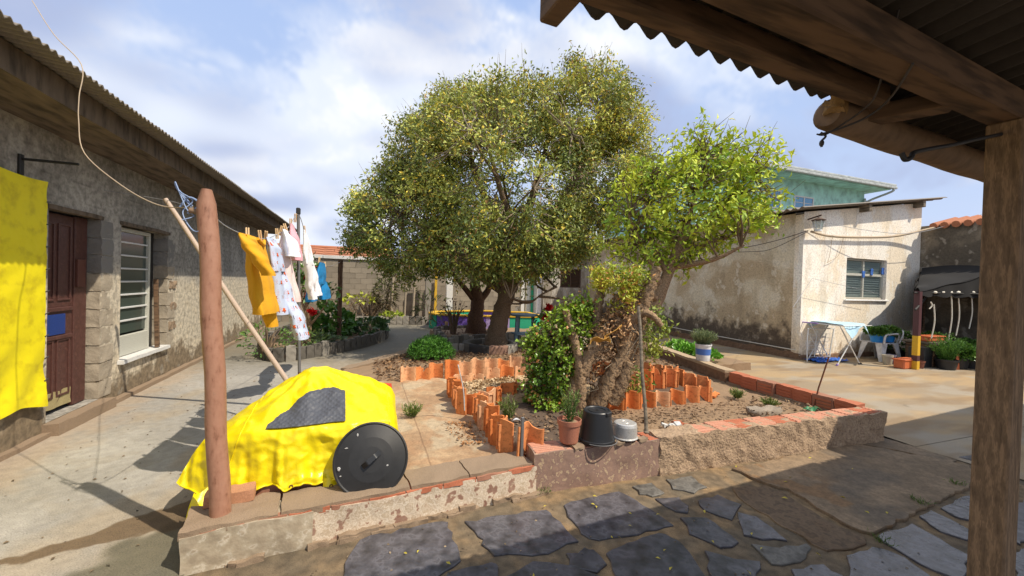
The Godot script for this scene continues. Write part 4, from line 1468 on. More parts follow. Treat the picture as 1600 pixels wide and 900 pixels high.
func tile_row(a: Vector3, b: Vector3, count: int, high: float, where: String, group: String, meshes: Array, flip := false, skip := -1) -> void:
	var d := (b - a)
	var turn := atan2(-d.z, d.x) + (PI if flip else 0.0)
	for i in count:
		if i == skip: continue
		var o := MeshInstance3D.new()
		o.mesh = meshes[rng.randi() % meshes.size()]
		called(o, "roof_tile", self)
		o.position = a + d * ((i + 0.5) / count) + Vector3(rng.randf_range(-0.008, 0.008), rng.randf_range(-0.028, 0.022) - 0.06, rng.randf_range(-0.008, 0.008))
		o.rotation = Vector3(rng.randf_range(-0.04, 0.04), turn + rng.randf_range(-0.06, 0.06), rng.randf_range(-0.03, 0.03))
		o.scale = Vector3(1.0, high / 0.36 * rng.randf_range(0.96, 1.04), 1.0)
		tag(o, "%s clay roof tile %s" % [ordinal(i), where], "roof tile", group)


func roof_tiles() -> void:
	var v := []
	for i in 3:
		v.append(tile_mesh(i, 0.36, M.tile_a))
		v.append(tile_mesh(i + 10, 0.36, M.tile_b))
	v.append(tile_mesh(33, 0.36, M.tile_b, true))
	v.append(tile_mesh(61, 0.36, M.tile_c))
	v.append(tile_mesh(62, 0.36, M.tile_c, true))
	var dusty := [tile_mesh(50, 0.36, M.tile_c), tile_mesh(51, 0.36, M.tile_b), tile_mesh(52, 0.36, M.tile_c, true), tile_mesh(53, 0.36, M.tile_a)]
	tile_row(Vector3(1.13, 0.16, -3.12), Vector3(1.13, 0.16, -4.06), 5, 0.38, "from the wall, between the pad and the dark bed", "tiles edging the dark bed", v)
	tile_row(Vector3(1.17, 0.14, -3.06), Vector3(1.39, 0.14, -3.05), 1, 0.40, "alone at the stepped end of the wall", "tiles edging the dark bed", [v[1]])
	tile_row(Vector3(1.05, 0.18, -4.22), Vector3(1.40, 0.18, -4.28), 2, 0.30, "from the pad, in front of the wood chips", "tiles before the wood chips", dusty, true)
	tile_row(Vector3(1.34, 0.22, -4.38), Vector3(2.40, 0.24, -4.74), 5, 0.27, "from the pad, slanting row behind the dark bed", "tiles before the wood chips", v, true)
	tile_row(Vector3(1.02, 0.18, -4.22), Vector3(1.06, 0.18, -5.02), 4, 0.32, "from the front, between the pad and the wood chips", "tiles beside the wood chips", v)
	tile_row(Vector3(1.06, 0.2, -5.06), Vector3(2.66, 0.22, -5.46), 7, 0.30, "from the left, in the row behind the wood chips", "tiles behind the wood chips", dusty)
	tile_row(Vector3(0.5, 0.17, -5.80), Vector3(1.10, 0.17, -5.92), 3, 0.30, "from the left, in the rear row behind the pad", "rear row of tiles", v)
	tile_row(Vector3(1.12, 0.17, -5.86), Vector3(2.98, 0.17, -6.1), 9, 0.33, "from the left, in the rear row behind the middle bed", "rear row of tiles", v)
	tile_row(Vector3(2.66, 0.14, -4.03), Vector3(4.24, 0.14, -4.07), 7, 0.28, "from the stump, front row of the far bed", "front row of the far bed", dusty)
	tile_row(Vector3(2.85, 0.20, -4.36), Vector3(4.05, 0.20, -4.40), 6, 0.38, "from the stump, second row of the far bed", "second row of the far bed", v, true)
	tile_row(Vector3(4.24, 0.16, -4.0), Vector3(4.24, 0.16, -5.35), 6, 0.33, "from the front, right-hand row of the far bed", "right side of the far bed", v, true)
	tile_row(Vector3(4.2, 0.16, -5.42), Vector3(3.0, 0.16, -5.62), 6, 0.33, "from the right, back row of the far bed", "back of the far bed", v)


# ---------------------------------------------------------------- foliage
func leaf_mesh(kind: String) -> ArrayMesh:
	if M.has("mesh_" + kind): return M["mesh_" + kind]
	var g := G.new()
	var w: float = {"oval": 0.21, "broad": 0.36, "needle": 0.035, "grass": 0.05, "lance": 0.12, "dry": 0.24, "chip": 0.3}[kind]
	var curl: float = {"oval": 0.10, "broad": 0.14, "needle": 0.0, "grass": 0.25, "lance": 0.12, "dry": 0.35, "chip": 0.12}[kind]
	var b := Vector3(0, 0, 0)
	var l := Vector3(-w, 0.45, 0.07 + curl * 0.3)
	var r := Vector3(w, 0.45, 0.07 + curl * 0.3)
	var c := Vector3(0, 0.5, 0)
	var t := Vector3(0, 1.0, -curl)
	g.tri(b, r, c); g.tri(b, c, l); g.tri(c, r, t); g.tri(c, t, l)
	var mat: Material = M.leaf_glossy if kind == "broad" else (M.leaf_dry if kind in ["dry", "chip"] else M.leaf)
	M["mesh_" + kind] = g.mesh(mat)
	return M["mesh_" + kind]

func rdir() -> Vector3:
	var z := rng.randf_range(-1, 1)
	var a := rng.randf() * TAU
	return Vector3(sqrt(1 - z * z) * cos(a), z, sqrt(1 - z * z) * sin(a))

func leaf_at(p: Vector3, dir: Vector3, size: float, lean := 0.6, out := Vector3.ZERO) -> Transform3D:
	var y := dir.normalized()
	var nn := (UP * lean + rdir() + out).normalized()
	var x := y.cross(nn)
	if x.length() < 0.05: x = y.cross(Vector3(0.3, 0.2, 0.9))
	x = x.normalized()
	var z := x.cross(y)
	return Transform3D(Basis(x * size, y * size, z * size), p)

func mixc(a: Color, b: Color, t: float) -> Color:
	return a.lerp(b, clampf(t, 0, 1))

# leaves in clumps over the shells of several ellipsoids; returns clump centres
func crown(parent: Node, lobes: Array, clumps: int, per: int, cr: float, size: float, pal: Callable, droop: float, kind: String, roots: Array, twigs: G, shell := 0.55, name := "leaves", bump := 0.22, gap := -0.26) -> void:
	var xs := []
	var cs := []
	var total := 0.0
	for l in lobes: total += pow(l[1].x * l[1].y * l[1].z, 0.6667)
	for l in lobes:
		var m := int(clumps * pow(l[1].x * l[1].y * l[1].z, 0.6667) / total)
		for i in m:
			var d := rdir()
			var f := lerpf(shell, 1.02, sqrt(rng.randf()))
			f *= 1.0 + bump * clampf(l[1].x / 1.2, 0.2, 1.0) * (nB.get_noise_3dv(d * 0.75 + l[0]) + 0.6 * nA.get_noise_3dv(d * 1.1 + l[0]))
			if rng.randf() < 0.07: f *= rng.randf_range(1.03, 1.16)
			var p: Vector3 = l[0] + d * l[1] * f
			var deep := false
			for o in lobes:
				if o != l and ((p - o[0]) / o[1]).length() < 0.5: deep = true
			if deep and rng.randf() < 0.75: continue
			# keep the gaps ragged
			if nA.get_noise_3dv(p * 1.3) + 0.25 * rng.randf() < gap: continue
			var out := (d + UP * 0.35 + rdir() * 0.5).normalized()
			if roots.size() and twigs:
				var best: Vector3 = roots[0]
				var bd := 1e9
				for q in roots:
					var dd: float = (q - p).length_squared()
					if dd < bd:
						bd = dd; best = q
				if rng.randf() < 0.75:
					var mid := best.lerp(p, 0.55) + rdir() * 0.18 * (p - best).length() + UP * 0.05
					twigs.tube([best, best.lerp(mid, 0.5) + rdir() * 0.03, mid, p, p + out * cr * 0.9], [0.016, 0.012, 0.009, 0.006, 0.003], 4, false)
			var tone: float = clampf(0.65 * rng.randf() + 0.18 + 0.9 * nB.get_noise_3dv(p * 0.55), 0.0, 1.0)
			if twigs and rng.randf() < 0.14:
				twigs.tube([p, p + out * cr * 1.2 + rdir() * 0.02, p + (out + UP * 0.2) * cr * 2.0 + rdir() * 0.05], [0.005, 0.004, 0.002], 3, false)
			var k := int(per * rng.randf_range(0.55, 1.35))
			for j in k:
				var q: Vector3 = p + (rdir() * pow(rng.randf(), 0.45) + out * rng.randf_range(-0.6, 0.9)) * cr
				xs.append(leaf_at(q, out * 0.5 + rdir() * 0.9 - UP * droop, size * rng.randf_range(0.65, 1.25), 0.6, d * 0.7))
				cs.append(pal.call(q, tone, rng.randf(), f))
	copies(name, leaf_mesh(kind), xs, cs, parent)

# long arching or upright blades from a base
func blades(xs: Array, cs: Array, at: Vector3, n: int, h: float, spread: float, c0: Color, c1: Color, segs := 5, size := 0.07) -> void:
	for i in n:
		var a := rng.randf() * TAU
		var o := Vector3(cos(a), 0, sin(a)) * spread * sqrt(rng.randf())
		var hh := h * rng.randf_range(0.6, 1.1)
		for j in segs:
			var t := (j + rng.randf()) / segs
			var p := at + o * (0.25 + 0.75 * t) + UP * hh * t * (1 - 0.25 * t * o.length() / maxf(spread, 0.01))
			xs.append(leaf_at(p, (UP + o / maxf(spread, 0.01) * 0.7 + rdir() * 0.7), size * rng.randf_range(0.7, 1.3), 0.2))
			cs.append(c0.lerp(c1, rng.randf() * t))


func big_tree() -> void:
	var t := thing("big_tree", "large spreading olive green tree with yellowing leaves, in the middle of the yard", "tree", Vector3(2.95, 0, -9.1))
	var R := Vector3(0.94, 0, 0.342)
	var F := Vector3(0.342, 0, -0.94)
	var k := 0.01507
	var g := G.new()
	var roots := []
	# trunk then limbs, in metres from the base: along the view's right, up, away
	var at := func(s: float, y: float, w: float) -> Vector3: return R * s + UP * y + F * w
	var trunk := curve([at.call(0, 0.05, 0), at.call(0.02, 0.45, 0), at.call(0.14, 1.0, 0), at.call(0.30, 1.6, 0.05), at.call(0.42, 2.2, 0.1)])
	g.tube(trunk, radii([0.32, 0.21, 0.19, 0.20, 0.16], trunk.size()), 16, true, 0.45, nC)
	for l in [
		[at.call(0.25, 1.5, 0), at.call(-0.35, 2.0, -0.3), at.call(-1.1, 2.4, -0.6), at.call(-2.1, 3.1, -0.7), 0.13],
		[at.call(0.2, 1.35, 0), at.call(-0.5, 1.75, 0.5), at.call(-1.5, 2.2, 0.9), at.call(-2.6, 2.6, 0.9), 0.12],
		[at.call(0.38, 2.0, 0.1), at.call(0.0, 2.9, 0.0), at.call(-0.5, 3.9, -0.2), at.call(-0.9, 5.2, 0), 0.14],
		[at.call(0.42, 2.2, 0.1), at.call(0.6, 3.1, 0.4), at.call(0.9, 4.2, 0.5), at.call(1.2, 5.5, 0.4), 0.15],
		[at.call(0.4, 2.1, 0.1), at.call(1.0, 2.9, -0.3), at.call(1.7, 4.0, -0.5), at.call(2.3, 5.6, -0.3), 0.13],
		[at.call(0.36, 1.8, 0.05), at.call(1.1, 2.3, -0.2), at.call(1.9, 2.9, -0.4), at.call(2.8, 3.9, -0.2), 0.11],
		[at.call(0.33, 1.7, 0.05), at.call(1.0, 1.9, 0.6), at.call(1.8, 2.3, 1.0), at.call(2.3, 3.0, 1.2), 0.10],
		[at.call(0.4, 2.0, 0.1), at.call(0.3, 2.6, -0.8), at.call(0.1, 3.3, -1.5), at.call(-0.2, 4.2, -1.7), 0.12],
		[at.call(0.4, 2.0, 0.1), at.call(0.3, 2.7, 0.9), at.call(0.2, 3.5, 1.6), at.call(0.0, 4.5, 1.6), 0.11],
		[at.call(0.2, 1.3, 0), at.call(0.7, 1.15, -0.2), at.call(1.0, 1.35, -0.35), at.call(1.35, 1.55, -0.4), 0.035]]:
		var c := curve([l[0], l[1], l[2], l[3]])
		g.tube(c, radii([l[4], l[4] * 0.75, l[4] * 0.5, 0.03], c.size()), 8, true, 0.3, nC)
		for i in range(5, c.size(), 3):
			roots.append(c[i])
			var e: Vector3 = c[i] + (rdir() + UP * 0.4) * rng.randf_range(0.5, 1.1)
			g.tube(curve([c[i], c[i].lerp(e, 0.5) + rdir() * 0.12, e], 4), radii([0.035, 0.022, 0.012], 9), 5, false)
			roots.append(e); roots.append(c[i].lerp(e, 0.5))
	part("trunk", g, M.bark, t)
	var lobes := []
	for l in [[785, 291, 169, 138, 0.0, 2.4], [646, 348, 93, 73, -0.2, 1.5], [673, 266, 70, 67, 0.1, 1.4], [734, 201, 76, 54, 0.2, 1.3], [899, 183, 76, 60, 0, 1.3], [937, 260, 51, 86, 0, 1.2], [756, 395, 106, 41, -0.5, 1.6], [866, 368, 74, 41, 0.1, 1.4], [589, 350, 42, 41, 0, 0.9], [918, 138, 40, 26, 0, 0.6], [963, 188, 28, 46, 0, 0.7], [818, 163, 53, 28, 0.1, 0.8], [699, 165, 34, 26, 0.1, 0.5], [608, 300, 27, 28, 0.1, 0.5], [646, 224, 28, 22, 0, 0.5], [980, 242, 19, 28, 0, 0.4], [880, 116, 23, 15, 0, 0.4], [558, 385, 25, 19, 0, 0.4], [646, 425, 48, 19, -0.2, 0.8]]:
		lobes.append([at.call((l[0] - 775) * k, 1.6 + (443 - l[1]) * k, l[4]), Vector3(l[2] * k, l[3] * k, l[5])])
	var tw := G.new()
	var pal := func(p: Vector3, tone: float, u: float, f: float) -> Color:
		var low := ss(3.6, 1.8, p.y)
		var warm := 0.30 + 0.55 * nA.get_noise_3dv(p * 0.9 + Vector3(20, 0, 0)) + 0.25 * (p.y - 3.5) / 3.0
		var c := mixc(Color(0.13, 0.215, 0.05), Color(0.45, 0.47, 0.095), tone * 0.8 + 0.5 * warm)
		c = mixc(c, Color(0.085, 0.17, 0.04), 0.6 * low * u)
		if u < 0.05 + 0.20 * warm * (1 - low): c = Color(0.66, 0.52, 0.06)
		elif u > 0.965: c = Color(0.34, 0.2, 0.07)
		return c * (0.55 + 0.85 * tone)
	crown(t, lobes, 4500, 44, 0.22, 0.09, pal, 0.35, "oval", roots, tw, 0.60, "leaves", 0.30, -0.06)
	part("twigs", tw, M.twig_grey, t).set_meta("kind", "stuff")

	# round planter and its painted patches
	var pl := thing("tree_ring", "low round concrete ring holding the big tree, partly stained dark and red", "planter", Vector3(2.78, 0, -9.0))
	g = G.new()
	var prof := func(col0: float, col1: float) -> G:
		var q := G.new()
		q.grid(14, 8, func(a: float, b: float) -> Vector3:
			var an := lerpf(col0, col1, 1 - a)
			var rad := 0.64
			var y := 0.0
			if b < 0.5: y = b / 0.5 * 0.24 - 0.02
			elif b < 0.75: y = 0.22; rad = 0.64 - (b - 0.5) / 0.25 * 0.14
			else: y = 0.22 - (b - 0.75) / 0.25 * 0.12; rad = 0.50
			var d := Vector3(cos(an), 0, sin(an))
			return d * (rad + 0.02 * nB.get_noise_3dv(d * 2 + UP * y)) + UP * (y + 0.02 * nB.get_noise_3dv(d * 3)))
		return q
	for s in [[0.0, 1.2, "ring_segment", M.edging], [1.2, 1.9, "ring_segment", sm("ring_red", Color(0.27, 0.16, 0.115), 0.95, T.speck, 1.5, T.lump, 0.30)], [1.9, 2.7, "ring_segment", sm("ring_dark", Color(0.045, 0.042, 0.04), 0.9, T.speck, 1.5, T.lump, 0.30)], [2.7, 4.6, "ring_segment", M.edging_dark], [4.6, TAU, "ring_segment", M.edging]]:
		part(s[2], prof.call(s[0], s[1]), s[3], pl)
	g = G.new()
	g.ball(Vector3(0, 0.03, 0), Vector3(0.56, 0.12, 0.56), 20, 8, 0.2, nB, 3.0)
	part("soil", g, M.earth, pl)


func citrus_tree() -> void:
	var t := thing("citrus_tree", "young bright green citrus tree leaning right behind the ivy-headed stump", "tree", Vector3(3.72, 0.12, -5.01))
	var o := Vector3(3.72, 0.12, -5.01)
	var g := G.new()
	var tr := curve([Vector3(3.72, 0.1, -5.01), Vector3(3.90, 0.9, -4.95), Vector3(4.13, 1.59, -4.88), Vector3(4.40, 2.35, -4.8)])
	for i in tr.size(): tr[i] -= o
	g.tube(tr, radii([0.11, 0.095, 0.085, 0.06], tr.size()), 10, true, 0.25, nC)
	var roots := []
	for l in [[Vector3(4.13, 1.59, -4.88), Vector3(3.85, 2.1, -4.95), Vector3(3.55, 2.7, -5.0)], [Vector3(4.2, 1.8, -4.86), Vector3(4.0, 2.5, -5.1), Vector3(3.95, 3.2, -5.1)], [Vector3(4.4, 2.35, -4.8), Vector3(4.55, 2.9, -4.75), Vector3(4.75, 3.6, -4.7)], [Vector3(4.38, 2.3, -4.8), Vector3(4.85, 2.7, -4.6), Vector3(5.4, 3.3, -4.4)], [Vector3(4.3, 2.1, -4.82), Vector3(4.8, 2.3, -4.6), Vector3(5.4, 2.5, -4.4)], [Vector3(4.25, 1.9, -4.85), Vector3(4.55, 2.0, -4.4), Vector3(4.8, 2.2, -4.1)], [Vector3(4.35, 2.2, -4.82), Vector3(4.4, 2.7, -5.2), Vector3(4.5, 3.3, -5.4)], [Vector3(4.05, 1.4, -4.9), Vector3(3.75, 1.6, -4.75), Vector3(3.5, 1.9, -4.7)]]:
		var c := curve(l)
		for i in c.size(): c[i] -= o
		g.tube(c, radii([0.055, 0.035, 0.014], c.size()), 7, true, 0.2, nC)
		for i in range(3, c.size(), 2): roots.append(c[i])
	part("trunk", g, M.bark_grey, t)
	var R := Vector3(0.94, 0, 0.342)
	var F := Vector3(0.342, 0, -0.94)
	var lobes := []
	for l in [[1075, 318, 78, 70, 0.9], [1145, 286, 46, 50, 0.6], [1135, 350, 48, 32, 0.5], [1105, 246, 48, 30, 0.4], [1005, 325, 50, 62, 0.6], [990, 385, 40, 30, 0.45], [1060, 396, 40, 20, 0.4], [1172, 246, 22, 30, 0.3], [1040, 268, 38, 34, 0.4], [1085, 212, 14, 20, 0.2], [1135, 222, 14, 18, 0.2], [1190, 320, 18, 16, 0.25]]:
		var p: Vector3 = Vector3(0, 1.6, 0) + (R * (l[0] - 800) + UP * (442.0 + 0.029 * (l[0] - 800) - l[1])) * 0.00942 + F * 6.0
		lobes.append([p - o, Vector3(l[2], l[3], 0) * 0.00942 + Vector3(0, 0, l[4])])
	var tw := G.new()
	var pal := func(p: Vector3, tone: float, u: float, f: float) -> Color:
		var c := mixc(Color(0.17, 0.35, 0.028), Color(0.64, 0.70, 0.05), tone * 0.8 + 0.45 * u + 0.12 * p.y - 0.35)
		if u > 0.94: c = Color(0.45, 0.42, 0.05)
		return c
	crown(t, lobes, 600, 16, 0.16, 0.098, pal, 0.15, "oval", roots, tw, 0.35)
	part("twigs", tw, M.twig, t).set_meta("kind", "stuff")


func stump_and_shrubs() -> void:
	var s := thing("pruned_stump", "gnarled cut-back tree stump wrapped in dead ivy with a tuft of yellow-green leaves on top", "tree stump", Vector3(2.45, 0.15, -3.95))
	var o := Vector3(2.45, 0.15, -3.95)
	var limbs := [
		[[Vector3(2.16, 0.12, -4.03), Vector3(2.22, 0.40, -4.01), Vector3(2.34, 0.72, -3.97), Vector3(2.50, 1.0, -3.95), Vector3(2.56, 1.12, -3.95)], [0.11, 0.085, 0.075, 0.07, 0.05]],
		[[Vector3(2.28, 0.15, -3.98), Vector3(2.26, 0.55, -3.95), Vector3(2.23, 0.82, -3.96), Vector3(2.17, 1.07, -3.99), Vector3(2.10, 1.31, -4.02)], [0.09, 0.06, 0.045, 0.04, 0.035]],
		[[Vector3(2.42, 0.12, -3.99), Vector3(2.55, 0.42, -3.94), Vector3(2.72, 0.68, -3.90), Vector3(2.84, 0.95, -3.87), Vector3(2.93, 1.22, -3.83), Vector3(3.0, 1.50, -3.8), Vector3(3.08, 1.72, -3.78), Vector3(3.11, 1.82, -3.77)], [0.10, 0.085, 0.08, 0.08, 0.075, 0.065, 0.055, 0.045]],
		[[Vector3(2.36, 0.12, -3.92), Vector3(2.50, 0.36, -3.86), Vector3(2.60, 0.62, -3.84), Vector3(2.74, 0.86, -3.82), Vector3(2.80, 1.12, -3.84), Vector3(2.92, 1.4, -3.80)], [0.085, 0.07, 0.06, 0.065, 0.055, 0.04]],
		[[Vector3(2.52, 0.12, -4.08), Vector3(2.66, 0.45, -4.02), Vector3(2.84, 0.75, -3.98), Vector3(2.96, 1.05, -3.94)], [0.09, 0.08, 0.075, 0.06]],
		[[Vector3(2.58, 0.85, -4.0), Vector3(2.52, 1.15, -4.06), Vector3(2.55, 1.40, -4.08), Vector3(2.60, 1.66, -4.06)], [0.11, 0.065, 0.05, 0.04]],
		[[Vector3(2.80, 0.85, -3.9), Vector3(2.74, 1.1, -3.95), Vector3(2.72, 1.3, -3.95), Vector3(2.75, 1.5, -3.92)], [0.10, 0.09, 0.08, 0.06]],
		[[Vector3(2.75, 1.1, -3.9), Vector3(2.88, 1.3, -3.75), Vector3(2.98, 1.28, -3.66), Vector3(3.05, 1.18, -3.6)], [0.07, 0.045, 0.035, 0.025]],
		[[Vector3(2.62, 0.3, -3.9), Vector3(2.72, 0.5, -3.85), Vector3(2.80, 0.75, -3.82)], [0.10, 0.09, 0.06]]]
	var cutm := G.new()
	for l in limbs:
		var c := curve(l[0], 12)
		for i in c.size(): c[i] -= o
		var rr := radii(l[1], c.size())
		var g := G.new()
		g.tube(c, rr, 18, true, 0.75, nC)
		part("limb", g, M.bark_grey, s)
		var d: Vector3 = (c[-1] - c[-2]).normalized()
		cutm.tube([c[-1] - d * 0.004, c[-1] + d * 0.006], rr[-1] * 0.8, 12)
	part("cut_ends", cutm, M.cut_wood, s)
	# dead ivy hanging on the stump
	var xs := []
	var cs := []
	var stems := G.new()
	for i in 3200:
		var u := pow(rng.randf(), 0.6)
		var base := Vector3(2.56, 0.45, -3.95).lerp(Vector3(2.86, 1.55, -3.86), u)
		var w := 0.10 + 0.17 * sin(PI * clampf(u * 1.15, 0, 1))
		var d := rdir()
		if d.z > 0.35 and u < 0.5: continue
		var p := base + Vector3(d.x * w * 1.15, d.y * 0.15, d.z * w * 0.9 - 0.05) - o
		if nC.get_noise_3dv(p * 0.6) < -0.12: continue
		xs.append(leaf_at(p, rdir() - UP * 0.7, rng.randf_range(0.03, 0.075), 0.0))
		var c := mixc(Color(0.42, 0.25, 0.12), Color(0.72, 0.46, 0.24), rng.randf())
		if rng.randf() < 0.25: c = Color(0.20, 0.11, 0.055)
		cs.append(c)
		if i % 14 == 0:
			stems.tube([p, p + rdir() * 0.12 - UP * 0.06, p + rdir() * 0.2 - UP * 0.12], 0.004, 4, false)
	copies("dead_leaves", leaf_mesh("dry"), xs, cs, s)
	part("dry_stems", stems, M.timber_grey, s).set_meta("kind", "stuff")
	# fresh head of leaves
	var pal := func(p: Vector3, tone: float, u: float, f: float) -> Color:
		var c := mixc(Color(0.22, 0.33, 0.03), Color(0.62, 0.58, 0.05), tone * 0.7 + u * 0.4)
		if u > 0.88: c = Color(0.55, 0.26, 0.06)
		return c
	crown(s, [[Vector3(2.68, 1.66, -3.93) - o, Vector3(0.28, 0.16, 0.22)], [Vector3(2.56, 1.68, -3.98) - o, Vector3(0.16, 0.13, 0.15)], [Vector3(2.84, 1.68, -3.86) - o, Vector3(0.14, 0.14, 0.14)], [Vector3(2.70, 1.45, -3.86) - o, Vector3(0.14, 0.14, 0.12)]], 190, 14, 0.075, 0.055, pal, -0.25, "oval", [Vector3(2.72, 1.4, -3.92) - o], stems, 0.3, "leafy_head")
	# side sprouts
	pal = func(p: Vector3, tone: float, u: float, f: float) -> Color:
		return mixc(Color(0.09, 0.19, 0.025), Color(0.40, 0.42, 0.05), tone * 0.6 + u * 0.4)
	crown(s, [[Vector3(3.12, 1.0, -3.8) - o, Vector3(0.18, 0.26, 0.15)], [Vector3(3.2, 1.25, -3.9) - o, Vector3(0.15, 0.12, 0.15)], [Vector3(2.90, 0.55, -3.75) - o, Vector3(0.12, 0.12, 0.1)]], 90, 10, 0.07, 0.055, pal, 0.1, "oval", [], null, 0.2, "side_sprouts")
	# big dried leaf curled on the stump
	var g := G.new()
	g.grid(8, 5, func(a: float, b: float) -> Vector3:
		var x := (a - 0.5) * 0.26
		return Vector3(2.42 + x, 0.99 + 0.03 * sin(a * PI) + 0.05 * (b - 0.5) + 0.02 * sin(a * 9), -3.80 + (b - 0.5) * 0.10 * sin(a * PI)) - o, 0.004)
	g.grid(8, 5, func(a: float, b: float) -> Vector3:
		var x := (a - 0.5) * 0.24
		return Vector3(2.56 + x * 0.9, 1.10 + x * 0.5 + 0.04 * (b - 0.5), -3.78 + (b - 0.5) * 0.07 * sin(a * PI)) - o, 0.004)
	part("dried_frond", g, sm("dried_frond", Color(0.58, 0.32, 0.06), 0.8), s)

	# dense glossy shrub at its left
	var b := thing("glossy_shrub", "dense glossy green shrub pressing against the left side of the stump", "shrub", Vector3(2.05, 0.15, -4.25))
	var bo := Vector3(2.05, 0.15, -4.25)
	pal = func(p: Vector3, tone: float, u: float, f: float) -> Color:
		var c := mixc(Color(0.06, 0.16, 0.02), Color(0.32, 0.46, 0.035), tone * 0.55 + u * 0.25 + 0.30 * (p.y - 0.35))
		if u > 0.955: c = Color(0.50, 0.22, 0.07)
		return c
	var tw := G.new()
	crown(b, [[Vector3(2.08, 0.78, -4.2) - bo, Vector3(0.28, 0.44, 0.28)], [Vector3(2.25, 1.12, -4.14) - bo, Vector3(0.24, 0.30, 0.2)], [Vector3(1.95, 0.52, -4.25) - bo, Vector3(0.20, 0.30, 0.22)], [Vector3(2.32, 1.28, -4.1) - bo, Vector3(0.17, 0.16, 0.15)], [Vector3(2.0, 0.3, -4.2) - bo, Vector3(0.22, 0.18, 0.2)], [Vector3(1.9, 0.9, -4.25) - bo, Vector3(0.16, 0.16, 0.16)]], 560, 16, 0.07, 0.05, pal, 0.2, "broad", [Vector3(2.08, 0.3, -4.2) - bo, Vector3(2.1, 0.6, -4.2) - bo, Vector3(2.2, 0.95, -4.15) - bo], tw, 0.4)
	part("stems", tw, M.twig, b).set_meta("kind", "stuff")

	# feathery fern at the back of the bed
	var fr := thing("feathery_fern", "bushy bright green feathery fern at the back left of the raised bed", "fern", Vector3(1.28, 0.02, -8.05))
	xs = []; cs = []
	for i in 420:
		var d := rdir()
		d.y = absf(d.y)
		var tip := Vector3(d.x * 0.46, 0.08 + d.y * 0.40, d.z * 0.42)
		for j in 26:
			var t := rng.randf_range(0.25, 1.0)
			var p := tip * t + UP * 0.10 * sin(t * PI) + rdir() * 0.025
			xs.append(leaf_at(p, rdir() + UP * 0.3, rng.randf_range(0.05, 0.085), 0.2))
			cs.append(mixc(Color(0.03, 0.12, 0.012), Color(0.13, 0.34, 0.03), rng.randf() * t))
	copies("fronds", leaf_mesh("lance"), xs, cs, fr)


# ---------------------------------------------------------------- washing line
# a hanging garment: rings of [height, near z, far z, x, bulge], top to bottom
func garment(rows: Array, seg := 30, fold := 0.012, sd := 0.0) -> G:
	var g := G.new()
	var ys := rows.size() - 1
	g.grid(seg, ys * 8, func(a: float, b: float) -> Vector3:
		var f := b * ys
		var i := mini(int(f), ys - 1)
		var t := f - i
		var r := []
		for q in 5:
			r.append(lerpf(rows[i][q], rows[i + 1][q], t * t * (3 - 2 * t) if q != 0 else t))
		var an := a * TAU
		var zz := lerpf(r[1], r[2], 0.5 - 0.5 * cos(an))
		var wave := fold * b * (sin(zz * 34.0 + sd + r[0] * 3.0) + 0.6 * sin(zz * 61.0 - r[0] * 7.0 + sd))
		var crumple := 0.014 * nB.get_noise_3d(zz * 1.0 + sd, r[0] * 0.8, sd)
		return Vector3(r[3] + r[4] * sin(an) + wave + crumple, r[0], zz), 0.0, true)
	return g


